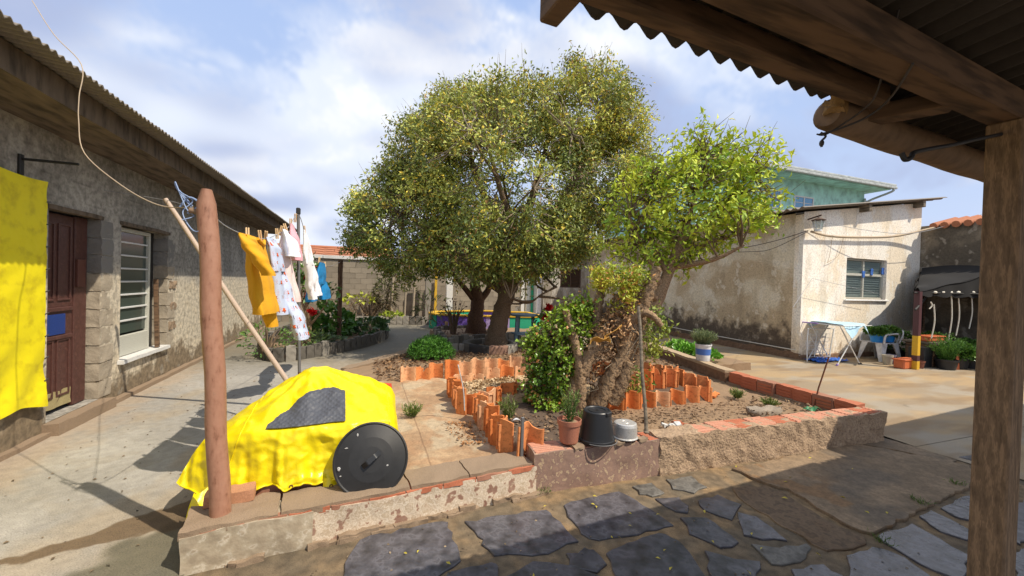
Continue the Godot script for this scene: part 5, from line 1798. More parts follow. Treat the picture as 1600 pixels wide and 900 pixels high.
func washing_line() -> void:
	# painted pole at the corner of the low wall
	var p := thing("clothes_pole", "thick pinkish brown pointed pole standing on the low wall by the tarp", "pole", Vector3(-0.74, 0.2, -2.74))
	var g := G.new()
	var a := Vector3(0, -0.02, 0)
	var b := Vector3(-0.12, 1.90, -0.07)
	var pts := []
	for i in 21: pts.append(a.lerp(b, i / 20.0) + Vector3(0.004 * sin(i * 0.9), 0, 0))
	var rr := radii([0.053, 0.051, 0.05], 21)
	rr[20] = 0.026; rr[19] = 0.047
	pts[20] = a.lerp(b, 0.992)
	g.tube(pts, rr, 20, true, 0.04, nB)
	part("shaft", g, M.pole_paint, p)
	g = G.new()
	g.tube([Vector3(-0.11, 1.745, -0.07), Vector3(-0.20, 1.76, -0.075)], 0.016, 8)
	part("peg", g, M.log, p)
	g = G.new()
	g.ball(Vector3(0, 0.01, 0), Vector3(0.11, 0.025, 0.10), 14, 6, 0.3, nB)
	part("mortar_collar", g, M.cap_mortar, p)

	g = G.new()
	g.tube(curve([Vector3(-0.94, 1.99, -2.86), Vector3(-1.04, 2.10, -2.92), Vector3(-0.99, 2.06, -2.85), Vector3(-0.94, 2.02, -2.86), Vector3(-0.98, 1.95, -2.84), Vector3(-0.93, 1.86, -2.80), Vector3(-0.88, 1.84, -2.77), Vector3(-0.83, 1.91, -2.79)]), 0.0035, 5)
	g.tube(curve([Vector3(-0.93, 1.96, -2.86), Vector3(-1.02, 2.08, -2.88), Vector3(-1.03, 2.12, -2.88), Vector3(-0.96, 1.97, -2.83), Vector3(-0.92, 1.93, -2.82), Vector3(-0.97, 1.9, -2.8)]), 0.0035, 5)
	g.tube(curve([Vector3(-0.95, 1.94, -2.82), Vector3(-0.90, 2.0, -2.84), Vector3(-0.96, 2.04, -2.86), Vector3(-1.0, 1.98, -2.86)]), 0.006, 5)
	tag(part("wire_coil", g, M.wire_blue), "tangle of pale blue wire on the peg of the brown pole", "wire")
	g = G.new()
	g.tube(curve([Vector3(-2.81, 3.97, -4.89), Vector3(-2.40, 3.50, -4.41), Vector3(-2.05, 3.16, -4.06), Vector3(-2.00, 2.88, -3.94), Vector3(-1.98, 2.69, -3.90), Vector3(-1.90, 2.44, -3.81), Vector3(-1.52, 2.17, -3.43), Vector3(-1.18, 2.01, -3.07), Vector3(-0.94, 1.985, -2.86)]), 0.0036, 6)
	tag(part("roof_wire", g, M.cable_tan), "slack cable dropping over the left house's eave to the brown pole", "cable")
	g = G.new()
	g.tube(curve([Vector3(-2.84, 2.53, -6.05), Vector3(-2.06, 2.40, -5.55), Vector3(-1.28, 2.11, -3.88), Vector3(-0.86, 1.95, -2.84)]), 0.003, 4)
	tag(part("prop_wire", g, M.wire), "thin wire from the left house's wall over the prop to the brown pole", "wire")

	# leaning prop, mast, far post
	g = G.new()
	var pr := []
	for i in 12: pr.append(Vector3(-0.64, 0.0, -5.5).lerp(Vector3(-2.08, 2.41, -5.56), i / 11.0) + Vector3(0, 0.01 * sin(i * 0.8), 0))
	g.tube(pr, radii([0.03, 0.028, 0.024], 12), 12, true, 0.06, nB)
	tag(part("prop_pole", g, M.prop_wood), "long pale pinkish pole leaning left behind the tarp, propping the wire", "pole")
	var m := thing("line_mast", "thin grey metal mast, rusty low down, holding up the washing line behind the tarp", "pole", Vector3(-0.58, 0, -4.65))
	g = G.new()
	g.tube([Vector3(-0.07, 2.27, -0.07), Vector3(-0.03, 0.9, -0.03), Vector3(-0.02, 0.62, -0.02)], 0.015, 10)
	part("shaft", g, M.grey_iron, m)
	g = G.new()
	g.tube([Vector3(-0.02, 0.62, -0.02), Vector3(0, 0, 0)], 0.0155, 10)
	part("rusty_foot", g, M.rust, m)
	g = G.new()
	g.box(Vector3(-0.09, 2.24, -0.09), Vector3(-0.05, 2.31, -0.05), 0.008)
	part("cap", g, M.black_iron, m)
	g = G.new()
	g.tube(curve([Vector3(-0.65, 2.25, -4.73), Vector3(-0.68, 2.20, -4.70), Vector3(-0.73, 2.22, -4.72), Vector3(-0.76, 2.26, -4.7)]), 0.003, 4)
	g.tube(curve([Vector3(-0.65, 2.22, -4.74), Vector3(-0.70, 2.14, -4.66), Vector3(-0.78, 2.16, -4.66)]), 0.003, 4)
	part("wire_ends", g, M.wire_dark, m)
	g = G.new()
	g.rough(Vector3(-0.575, 0.1, -10.56), Vector3(-0.475, 2.02, -10.46), 0.15, 0.012, nB)
	tag(part("wooden_post", g, sm("dark_post", Color(0.15, 0.085, 0.05), 0.95, T.woodv, 1.0, T.woodv, 0.3)), "weathered brown wooden post in the round bed at the washing line's far end", "post")
	g = G.new()
	g.tube(curve([Vector3(-0.85, 1.98, -2.81), Vector3(-0.82, 1.91, -2.95), Vector3(-0.79, 1.88, -3.30), Vector3(-0.75, 1.89, -3.68), Vector3(-0.72, 1.95, -3.99), Vector3(-0.69, 2.07, -4.41), Vector3(-0.65, 2.24, -4.72), Vector3(-0.65, 2.10, -5.3), Vector3(-0.65, 1.88, -6.2), Vector3(-0.58, 1.79, -7.56), Vector3(-0.53, 1.98, -10.5)]), 0.0035, 5)
	tag(part("washing_line", g, M.wire), "sagging washing line strung from the brown pole over the mast to the wooden post", "washing line")

	# mustard shirt: body, two sleeves
	var s := thing("mustard_shirt", "mustard yellow long sleeved shirt hung first on the line next to the brown pole", "shirt", Vector3(-0.75, 1.3, -3.5))
	var off := Transform3D(Basis(), -s.position)
	g = garment([[1.885, -3.28, -3.66, -0.77, 0.012], [1.85, -3.26, -3.72, -0.76, 0.04], [1.70, -3.27, -3.72, -0.74, 0.055], [1.50, -3.27, -3.74, -0.71, 0.06], [1.325, -3.25, -3.76, -0.68, 0.065]], 34, 0.012, 1.0)
	part("body", g, M.mustard, s).transform = off
	g = garment([[1.885, -3.20, -3.34, -0.79, 0.015], [1.80, -3.13, -3.30, -0.73, 0.045], [1.70, -3.10, -3.27, -0.655, 0.05], [1.60, -3.12, -3.25, -0.60, 0.042]], 20, 0.006, 2.0)
	part("sleeve", g, M.mustard, s).transform = off
	g = garment([[1.86, -3.62, -3.76, -0.78, 0.02], [1.55, -3.60, -3.76, -0.75, 0.04], [1.30, -3.58, -3.72, -0.70, 0.045], [1.20, -3.60, -3.74, -0.68, 0.04]], 20, 0.008, 3.0)
	part("sleeve", g, M.mustard, s).transform = off
	g = G.new()
	g.tube(curve([Vector3(-0.725, 1.865, -3.40), Vector3(-0.71, 1.835, -3.48), Vector3(-0.715, 1.835, -3.55), Vector3(-0.73, 1.87, -3.62)]), 0.012, 6)
	part("neckband", g, M.mustard, s).transform = off

	# printed trousers
	var im := paint(256, 256, func(u: float, v: float) -> Color:
		var c := rgb(186, 198, 224)
		var cells := [[0.2, 0.2, 0], [0.68, 0.12, 1], [0.45, 0.48, 1], [0.85, 0.58, 0], [0.12, 0.72, 1], [0.58, 0.85, 0]]
		for q in cells:
			for ox in [-1, 0, 1]:
				for oy in [-1, 0, 1]:
					var d := Vector2(u - q[0] - ox, v - q[1] - oy)
					var l := d.length()
					var an := atan2(d.y, d.x)
					if q[2] == 0 and l < 0.085 + 0.02 * sin(an * 5): c = rgb(214, 96, 40) if d.y < 0.02 else rgb(150, 70, 40)
					if q[2] == 1 and l < 0.06 and l > 0.022: c = rgb(172, 104, 66)
					if absf(d.x - 0.13 - 0.3 * d.y) < 0.012 and absf(d.y) < 0.07: c = rgb(74, 72, 88)
		return c)
	var pm := StandardMaterial3D.new()
	pm.albedo_texture = im
	pm.uv1_scale = Vector3(4.4, 4.4, 1)
	pm.roughness = 0.95
	s = thing("printed_trousers", "pale blue pyjama trousers with orange flower print hung beside the mustard shirt", "trousers", Vector3(-0.7, 1.0, -4.0))
	off = Transform3D(Basis(), -s.position)
	g = garment([[1.91, -3.72, -4.08, -0.735, 0.012], [1.82, -3.72, -4.10, -0.71, 0.04], [1.64, -3.72, -4.10, -0.69, 0.05]], 28, 0.008, 4.0)
	part("waist", g, pm, s).transform = off
	g = garment([[1.67, -3.73, -3.93, -0.69, 0.045], [1.45, -3.76, -3.95, -0.67, 0.05], [1.28, -3.78, -3.96, -0.65, 0.055]], 20, 0.008, 5.0)
	part("leg", g, pm, s).transform = off
	g = garment([[1.67, -3.90, -4.10, -0.69, 0.045], [1.45, -3.88, -4.14, -0.63, 0.05], [1.2, -3.87, -4.18, -0.54, 0.06], [1.06, -3.86, -4.16, -0.50, 0.055]], 20, 0.006, 6.0)
	part("leg", g, pm, s).transform = off

	s = thing("pale_pink_dress", "pale pink garment with a white frilled top hung left of the mast", "dress", Vector3(-0.68, 1.4, -4.3))
	off = Transform3D(Basis(), -s.position)
	g = garment([[2.0, -4.14, -4.36, -0.70, 0.012], [1.85, -4.12, -4.40, -0.69, 0.04], [1.6, -4.16, -4.42, -0.67, 0.05], [1.36, -4.14, -4.46, -0.63, 0.05]], 26, 0.014, 7.0)
	part("skirt", g, M.pink_cloth, s).transform = off
	g = garment([[2.02, -4.10, -4.34, -0.68, 0.015], [1.9, -4.06, -4.36, -0.64, 0.05], [1.78, -4.08, -4.28, -0.62, 0.04]], 22, 0.02, 8.0)
	part("frill", g, M.white_cloth, s).transform = off
	s = thing("rose_top", "small rose pink top hung against the mast", "top", Vector3(-0.66, 1.7, -4.55))
	g = garment([[2.11, -4.40, -4.64, -0.67, 0.012], [1.95, -4.38, -4.66, -0.65, 0.05], [1.76, -4.42, -4.66, -0.63, 0.045]], 24, 0.015, 9.0)
	part("body", g, M.rose_cloth, s).transform = Transform3D(Basis(), -s.position)
	s = thing("mauve_cloth", "dark mauve cloth hanging behind the rose pink top", "cloth", Vector3(-0.70, 1.4, -4.65))
	g = garment([[2.0, -4.50, -4.72, -0.72, 0.01], [1.7, -4.50, -4.74, -0.72, 0.03], [1.46, -4.50, -4.76, -0.71, 0.03]], 20, 0.012, 9.6)
	part("body", g, M.mauve_cloth, s).transform = Transform3D(Basis(), -s.position)
	s = thing("white_trousers", "white trousers hung just right of the mast", "trousers", Vector3(-0.65, 1.3, -5.6))
	off = Transform3D(Basis(), -s.position)
	g = garment([[2.13, -5.10, -5.28, -0.65, 0.01], [1.95, -5.12, -5.62, -0.64, 0.03], [1.75, -5.18, -5.80, -0.63, 0.04]], 24, 0.012, 10.0)
	part("waist", g, M.white_cloth, s).transform = off
	g = garment([[1.78, -5.18, -5.52, -0.63, 0.04], [1.5, -5.38, -5.70, -0.62, 0.04], [1.32, -5.55, -5.86, -0.60, 0.04]], 20, 0.012, 11.0)
	part("leg", g, M.white_cloth, s).transform = off
	g = garment([[1.78, -5.48, -5.80, -0.63, 0.04], [1.58, -5.58, -5.98, -0.60, 0.04], [1.36, -5.75, -6.1, -0.57, 0.04]], 20, 0.012, 12.0)
	part("leg", g, M.white_cloth, s).transform = off
	s = thing("blue_shorts", "bright tie-dyed blue shorts, last on the washing line before the wooden post", "shorts", Vector3(-0.6, 1.3, -6.9))
	off = Transform3D(Basis(), -s.position)
	g = garment([[1.82, -6.45, -7.25, -0.60, 0.02], [1.65, -6.40, -7.40, -0.62, 0.06], [1.5, -6.30, -7.50, -0.64, 0.07]], 30, 0.012, 13.0)
	part("waist", g, M.denim_blue, s).transform = off
	g = garment([[1.53, -6.28, -6.90, -0.64, 0.07], [1.38, -6.15, -6.85, -0.68, 0.08], [1.26, -6.1, -6.85, -0.70, 0.07]], 20, 0.01, 14.0)
	part("leg", g, M.denim_blue, s).transform = off
	g = garment([[1.53, -6.86, -7.52, -0.63, 0.07], [1.38, -6.86, -7.60, -0.60, 0.08], [1.26, -6.86, -7.66, -0.58, 0.07]], 20, 0.01, 15.0)
	part("leg", g, M.denim_blue, s).transform = off
	# pegs
	var pg := G.new()
	for e in [-1.0, 1.0]:
		pg.box(Vector3(-0.006 + e * 0.007, -0.055, -0.006), Vector3(0.004 + e * 0.007, 0.035, 0.006), 0.002)
	var pmesh := pg.mesh(M.peg_wood)
	var i := 0
	for q in [[-0.785, 1.885, -3.38, "at the near shoulder of the mustard shirt"], [-0.76, 1.895, -3.63, "at the far shoulder of the mustard shirt"], [-0.745, 1.905, -3.76, "at the near corner of the printed trousers"], [-0.72, 1.96, -4.05, "at the far corner of the printed trousers"], [-0.71, 2.0, -4.18, "at the near end of the pale pink dress"], [-0.70, 2.04, -4.32, "at the far end of the pale pink dress"], [-0.68, 2.11, -4.48, "at the near end of the rose top"], [-0.66, 2.18, -4.62, "highest, beside the mast head"], [-0.65, 2.13, -5.2, "on the white trousers"], [-0.61, 1.84, -6.5, "at the near end of the blue shorts"], [-0.59, 1.80, -7.2, "at the far end of the blue shorts"]]:
		var o := inst("clothes_peg", pmesh, self, Transform3D(Basis.from_euler(Vector3(rng.randf_range(-0.4, 0.4), rng.randf_range(-0.4, 0.4) , rng.randf_range(-0.3, 0.3))), Vector3(q[0], q[1] + 0.02, q[2])))
		tag(o, "wooden clothes peg " + q[3], "clothes peg", "wooden pegs on the washing line")
		i += 1


# ---------------------------------------------------------------- the covered heap
func tarp_heap() -> void:
	var net := [
		[Vector3(-1.12, 0.24, -3.25), Vector3(-0.90, 0.16, -3.06), Vector3(-0.70, 0.20, -2.96), Vector3(-0.50, 0.27, -2.93), Vector3(-0.42, 0.24, -2.92), Vector3(-0.24, 0.245, -2.92), Vector3(-0.06, 0.24, -2.91), Vector3(0.10, 0.215, -2.90), Vector3(0.26, 0.19, -2.99), Vector3(0.31, 0.19, -3.10)],
		[Vector3(-1.06, 0.37, -3.27), Vector3(-0.86, 0.38, -3.08), Vector3(-0.68, 0.41, -2.99), Vector3(-0.50, 0.43, -2.955), Vector3(-0.40, 0.42, -2.94), Vector3(-0.24, 0.42, -2.965), Vector3(-0.06, 0.42, -2.94), Vector3(0.10, 0.41, -2.95), Vector3(0.25, 0.36, -3.03), Vector3(0.29, 0.34, -3.12)],
		[Vector3(-0.98, 0.49, -3.30), Vector3(-0.80, 0.56, -3.10), Vector3(-0.64, 0.59, -3.02), Vector3(-0.48, 0.59, -3.0), Vector3(-0.38, 0.595, -2.99), Vector3(-0.24, 0.60, -2.99), Vector3(-0.06, 0.605, -2.99), Vector3(0.10, 0.60, -3.0), Vector3(0.22, 0.575, -3.06), Vector3(0.26, 0.52, -3.14)],
		[Vector3(-0.94, 0.50, -3.5), Vector3(-0.79, 0.605, -3.36), Vector3(-0.62, 0.685, -3.3), Vector3(-0.47, 0.735, -3.3), Vector3(-0.38, 0.765, -3.3), Vector3(-0.24, 0.765, -3.3), Vector3(-0.08, 0.735, -3.3), Vector3(0.10, 0.69, -3.3), Vector3(0.225, 0.63, -3.3), Vector3(0.26, 0.56, -3.32)],
		[Vector3(-0.93, 0.46, -3.75), Vector3(-0.79, 0.575, -3.62), Vector3(-0.60, 0.735, -3.6), Vector3(-0.46, 0.825, -3.6), Vector3(-0.36, 0.875, -3.6), Vector3(-0.22, 0.855, -3.6), Vector3(-0.08, 0.80, -3.6), Vector3(0.09, 0.745, -3.6), Vector3(0.225, 0.68, -3.6), Vector3(0.27, 0.60, -3.6)],
		[Vector3(-0.92, 0.36, -3.95), Vector3(-0.78, 0.45, -3.9), Vector3(-0.60, 0.58, -3.9), Vector3(-0.46, 0.66, -3.9), Vector3(-0.36, 0.70, -3.9), Vector3(-0.22, 0.69, -3.9), Vector3(-0.08, 0.65, -3.9), Vector3(0.09, 0.61, -3.9), Vector3(0.22, 0.54, -3.9), Vector3(0.26, 0.44, -3.9)],
		[Vector3(-0.98, 0.18, -4.05), Vector3(-0.80, 0.19, -4.08), Vector3(-0.60, 0.19, -4.1), Vector3(-0.46, 0.19, -4.1), Vector3(-0.36, 0.19, -4.1), Vector3(-0.22, 0.19, -4.1), Vector3(-0.08, 0.19, -4.1), Vector3(0.09, 0.19, -4.1), Vector3(0.24, 0.19, -4.08), Vector3(0.30, 0.19, -4.0)]]
	var surf := func(u: float, v: float) -> Vector3:
		var fu := u * 9.0
		var fv := v * 6.0
		var iu := mini(int(fu), 8)
		var iv := mini(int(fv), 5)
		var rows := []
		for r in range(iv - 1, iv + 3):
			var n: Array = net[clampi(r, 0, 6)]
			rows.append(n[iu].cubic_interpolate(n[iu + 1], n[maxi(iu - 1, 0)], n[mini(iu + 2, 9)], fu - iu))
		var t := fv - iv
		# a crisper crease along the front edge and the ridge
		return rows[1].cubic_interpolate(rows[2], rows[0], rows[3], t).lerp(rows[1].lerp(rows[2], t), 0.45)
	var rid := FastNoiseLite.new()
	rid.seed = 9; rid.frequency = 3.2; rid.fractal_type = FastNoiseLite.FRACTAL_RIDGED; rid.fractal_octaves = 2
	var wrinkled := func(u: float, v: float) -> Vector3:
		var p: Vector3 = surf.call(u, v)
		var q := p * Vector3(1.0, 1.6, 1.0)
		var w := 0.0
		w += 0.020 * (0.3 - absf(nB.get_noise_3dv(q * 0.45)) * 1.6) + 0.030 * (rid.get_noise_3dv(q) * 0.5 + 0.1)
		w += 0.006 * (0.5 - absf(nC.get_noise_3dv(q * Vector3(0.5, 0.2, 0.5))) * 1.8)
		# drapes on the front fall
		if v < 0.36:
			w += 0.020 * sin(p.x * 15.0 + 3.0 * nB.get_noise_1d(p.x * 2) + p.y * 5.0) * ss(0.36, 0.05, v)
		# pulled folds running up to the peak
		var d := Vector2(p.x + 0.36, p.z + 3.6)
		w += 0.012 * sin(d.angle() * 13.0) * ss(0.1, 0.3, d.length()) * ss(0.3, 0.45, v)
		if v < 0.2: p.y += 0.05 * nB.get_noise_1d(p.x * 1.6 + 3.0) * (0.2 - v) / 0.2
		var n := Vector3(0, 1, 0.25) if v > 0.38 else Vector3(0, 0.15, 1)
		return p + n.normalized() * w
	var h := thing("tarp_heap", "bright yellow tarpaulin draped over a heap on the concrete pad behind the low wall", "tarp", Vector3(-0.4, 0.18, -3.5))
	var off := Transform3D(Basis(), -h.position)
	var g := G.new()
	g.grid(120, 96, wrinkled, 0.004)
	part("sheet", g, M.tarp, h).transform = off
	for u in [0.165, 0.86]:
		g = G.new()
		var line := []
		for i in 60:
			line.append(wrinkled.call(u, i / 59.0 * 0.8) + Vector3(0, 0.003, 0.003))
		g.tube(line, 0.004, 5)
		part("seam", g, M.tarp, h).transform = off
	g = G.new()
	var hem := []
	for i in 90:
		hem.append(wrinkled.call(0.02 + 0.93 * i / 89.0, 0.004) + Vector3(0, 0.004, 0.004))
	g.tube(hem, 0.006, 6)
	part("hem", g, M.tarp, h).transform = off
	# flap trodden under the pole's foot
	g = G.new()
	g.grid(20, 12, func(a: float, b: float) -> Vector3:
		return Vector3(lerpf(-0.97, -0.76, a), lerpf(0.10, 0.235, b) + 0.015 * sin(a * 9 + b * 4), lerpf(-2.92, -3.06, b) + 0.02 * sin(a * 12)), 0.004)
	part("flap", g, M.tarp, h).transform = off
	g = G.new()
	g.grid(24, 8, func(a: float, b: float) -> Vector3:
		return Vector3(lerpf(-0.22, 0.03, a), lerpf(0.19, 0.27, b) - 0.02 * a + 0.008 * sin(a * 14), -2.94 + 0.045 * sin(a * 5 + 1) + 0.04 * a - 0.03 * b), 0.004)
	part("hem_fold", g, M.tarp, h).transform = off
	for q in [[-0.405, 0.262, -2.905], [-0.17, 0.232, -2.905]]:
		g = G.new()
		g.lathe([Vector2(0.006, 0), Vector2(0.011, 0.003), Vector2(0.013, 0)], 12, Transform3D(Basis(Vector3.RIGHT, PI / 2), Vector3(q[0], q[1], q[2] + 0.012)))
		part("eyelet", g, M.rust, h).transform = off
	g = G.new()
	g.rough(Vector3(-0.62, 0.16, -3.9), Vector3(0.14, 0.30, -2.97), 0.1, 0.012, nB)
	tag(part("clay_box", g, M.brick_dusty), "reddish clay box peeping out beneath the yellow tarpaulin", "box")
	# rubber mat lying on the slope
	var m := G.new()
	m.grid(96, 48, func(a: float, b: float) -> Vector3:
		var x := lerpf(-0.575, -0.095, a)
		var top := lerpf(0.12, 0.58, clampf((x + 0.575) / 0.12, 0, 1)) if x < -0.455 else lerpf(0.58, 0.93, clampf((x + 0.455) / 0.2, 0, 1))
		var u := 0.0
		for i in 9:
			if x >= net[2][i].x and x <= net[2][i + 1].x: u = (i + (x - net[2][i].x) / (net[2][i + 1].x - net[2][i].x)) / 9.0
		var p: Vector3 = wrinkled.call(u, (2.04 + b * top) / 6.0)
		var dots := maxf(0.0, sin(x * 160.0) * sin(b * top * 50.0))
		return p + Vector3(0, 0.014 + 0.004 * dots, 0.006), 0.005)
	tag(part("rubber_mat", m, M.mat_rubber), "grey studded rubber mat lying on top of the yellow tarpaulin", "mat")

	# big black pot lid leaning on the front
	var nn := Vector3(-0.03, 0.37, 0.928).normalized()
	var bx := Vector3(1, 0.03, 0).normalized()
	bx = (bx - nn * bx.dot(nn)).normalized()
	var l := thing("pot_lid", "large round black pot lid leaning against the right end of the yellow tarpaulin", "pot lid", Vector3(0.075, 0.392, -2.86))
	l.basis = Basis(bx, nn, bx.cross(nn))
	g = G.new()
	g.lathe([Vector2(0.0, -0.012), Vector2(0.225, -0.03), Vector2(0.238, -0.022), Vector2(0.24, -0.004), Vector2(0.238, 0.005), Vector2(0.230, 0.007), Vector2(0.222, 0.001), Vector2(0.19, 0.008), Vector2(0.14, 0.019), Vector2(0.08, 0.026), Vector2(0.0, 0.029)], 64)
	part("disc", g, M.black_lid, l)
	g = G.new()
	var hb := Basis(UP, 0.62)
	g.grid(16, 4, func(a: float, b: float) -> Vector3:
		return hb * Vector3((a - 0.5) * 0.13, 0.028 + 0.042 * minf(1.0, 4.0 * (0.5 - absf(a - 0.5))), (b - 0.5) * -0.032), 0.008)
	part("handle", g, M.black_plastic, l)

	for q in [[-0.20, 0.03, 0.010, 0.013], [-0.19, 0.075, 0.006, 0.004], [-0.155, -0.09, 0.011, 0.004], [-0.085, -0.165, 0.006, 0.010], [0.10, 0.05, 0.009, 0.007]]:
		g = G.new()
		g.ball(Vector3(q[0], 0.010 + 0.10 * (0.21 - Vector2(q[0], q[1]).length()), q[1]), Vector3(q[2], 0.004, q[3]), 10, 5, 0.5, nC, 40.0)
		part("paint_splash", g, sm("paint_splash", Color(0.42, 0.42, 0.41), 0.8), l)
	# loose brick by the pole, red pipes behind the heap
	g = G.new()
	g.rough(Vector3(-0.13, -0.035, -0.055), Vector3(0.13, 0.035, 0.055), 0.03, 0.008, nC, 1.0, Transform3D(Basis(UP, 0.12), Vector3.ZERO), 0.15)
	var o := part("loose_brick", g, sm("loose_clay", Color(0.50, 0.25, 0.14), 0.92, T.grit, 2.5, T.lump, 0.18))
	o.position = Vector3(-0.73, 0.262, -2.885)
	tag(o, "loose orange brick lying on the tarp flap against the brown pole", "brick")
	for q in [[0.0, "nearer of two red plastic pipes lying behind the tarpaulin"], [-0.07, "farther of two red plastic pipes lying behind the tarpaulin"]]:
		g = G.new()
		g.tube([Vector3(0.05, 0.215 + q[0] * -0.2, -5.55 + q[0]), Vector3(0.36, 0.21 + q[0] * -0.2, -5.40 + q[0])], 0.03, 12)
		tag(part("red_pipe", g, M.red_plastic), q[1], "pipe", "red pipes behind the tarpaulin")


# ---------------------------------------------------------------- things on and in the bed
func potted(name: String, label: String, category: String, at: Vector3, r: float, h: float, mat: Material, plant: String, ph := 0.2, group := "") -> Node3D:
	var p := thing(name, label, category, at, rng.randf() * 6.0, group)
	var g := G.new()
	g.lathe([Vector2(0, 0.0), Vector2(r * 0.74, 0), Vector2(r * 0.78, 0.01), Vector2(r * 0.95, h * 0.80), Vector2(r * 1.02, h * 0.80), Vector2(r * 1.04, h), Vector2(r * 0.96, h), Vector2(r * 0.90, h * 0.86), Vector2(0, h * 0.86)], 28)
	part("pot", g, mat, p)
	g = G.new()
	g.ball(Vector3(0, h * 0.84, 0), Vector3(r * 0.9, h * 0.06, r * 0.9), 14, 6, 0.4, nC)
	part("soil", g, M.earth, p)
	var xs := []
	var cs := []
	if plant == "rosemary":
		blades(xs, cs, Vector3(0, h * 0.86, 0), 42, ph, r * 0.95, Color(0.06, 0.13, 0.03), Color(0.26, 0.34, 0.08), 12, 0.035)
		copies("leaves", leaf_mesh("lance"), xs, cs, p)
	elif plant == "lavender":
		blades(xs, cs, Vector3(0, h * 0.86, 0), 170, ph, r * 1.5, Color(0.10, 0.15, 0.06), Color(0.26, 0.32, 0.13), 10, 0.05)
		copies("leaves", leaf_mesh("lance"), xs, cs, p)
	elif plant == "bush":
		for i in 700:
			var d := rdir()
			var q := Vector3(d.x * r * 1.35, h + ph * 0.45 + d.y * ph * 0.55, d.z * r * 1.35)
			xs.append(leaf_at(q, d + UP * 0.3 + rdir() * 0.6, rng.randf_range(0.05, 0.10)))
			cs.append(mixc(Color(0.035, 0.10, 0.018), Color(0.13, 0.26, 0.04), rng.randf()))
		copies("leaves", leaf_mesh("broad"), xs, cs, p)
	elif plant == "feather":
		blades(xs, cs, Vector3(0, h * 0.86, 0), 130, ph, r * 1.7, Color(0.05, 0.15, 0.02), Color(0.16, 0.34, 0.05), 14, 0.06)
		copies("leaves", leaf_mesh("lance"), xs, cs, p)
	return p


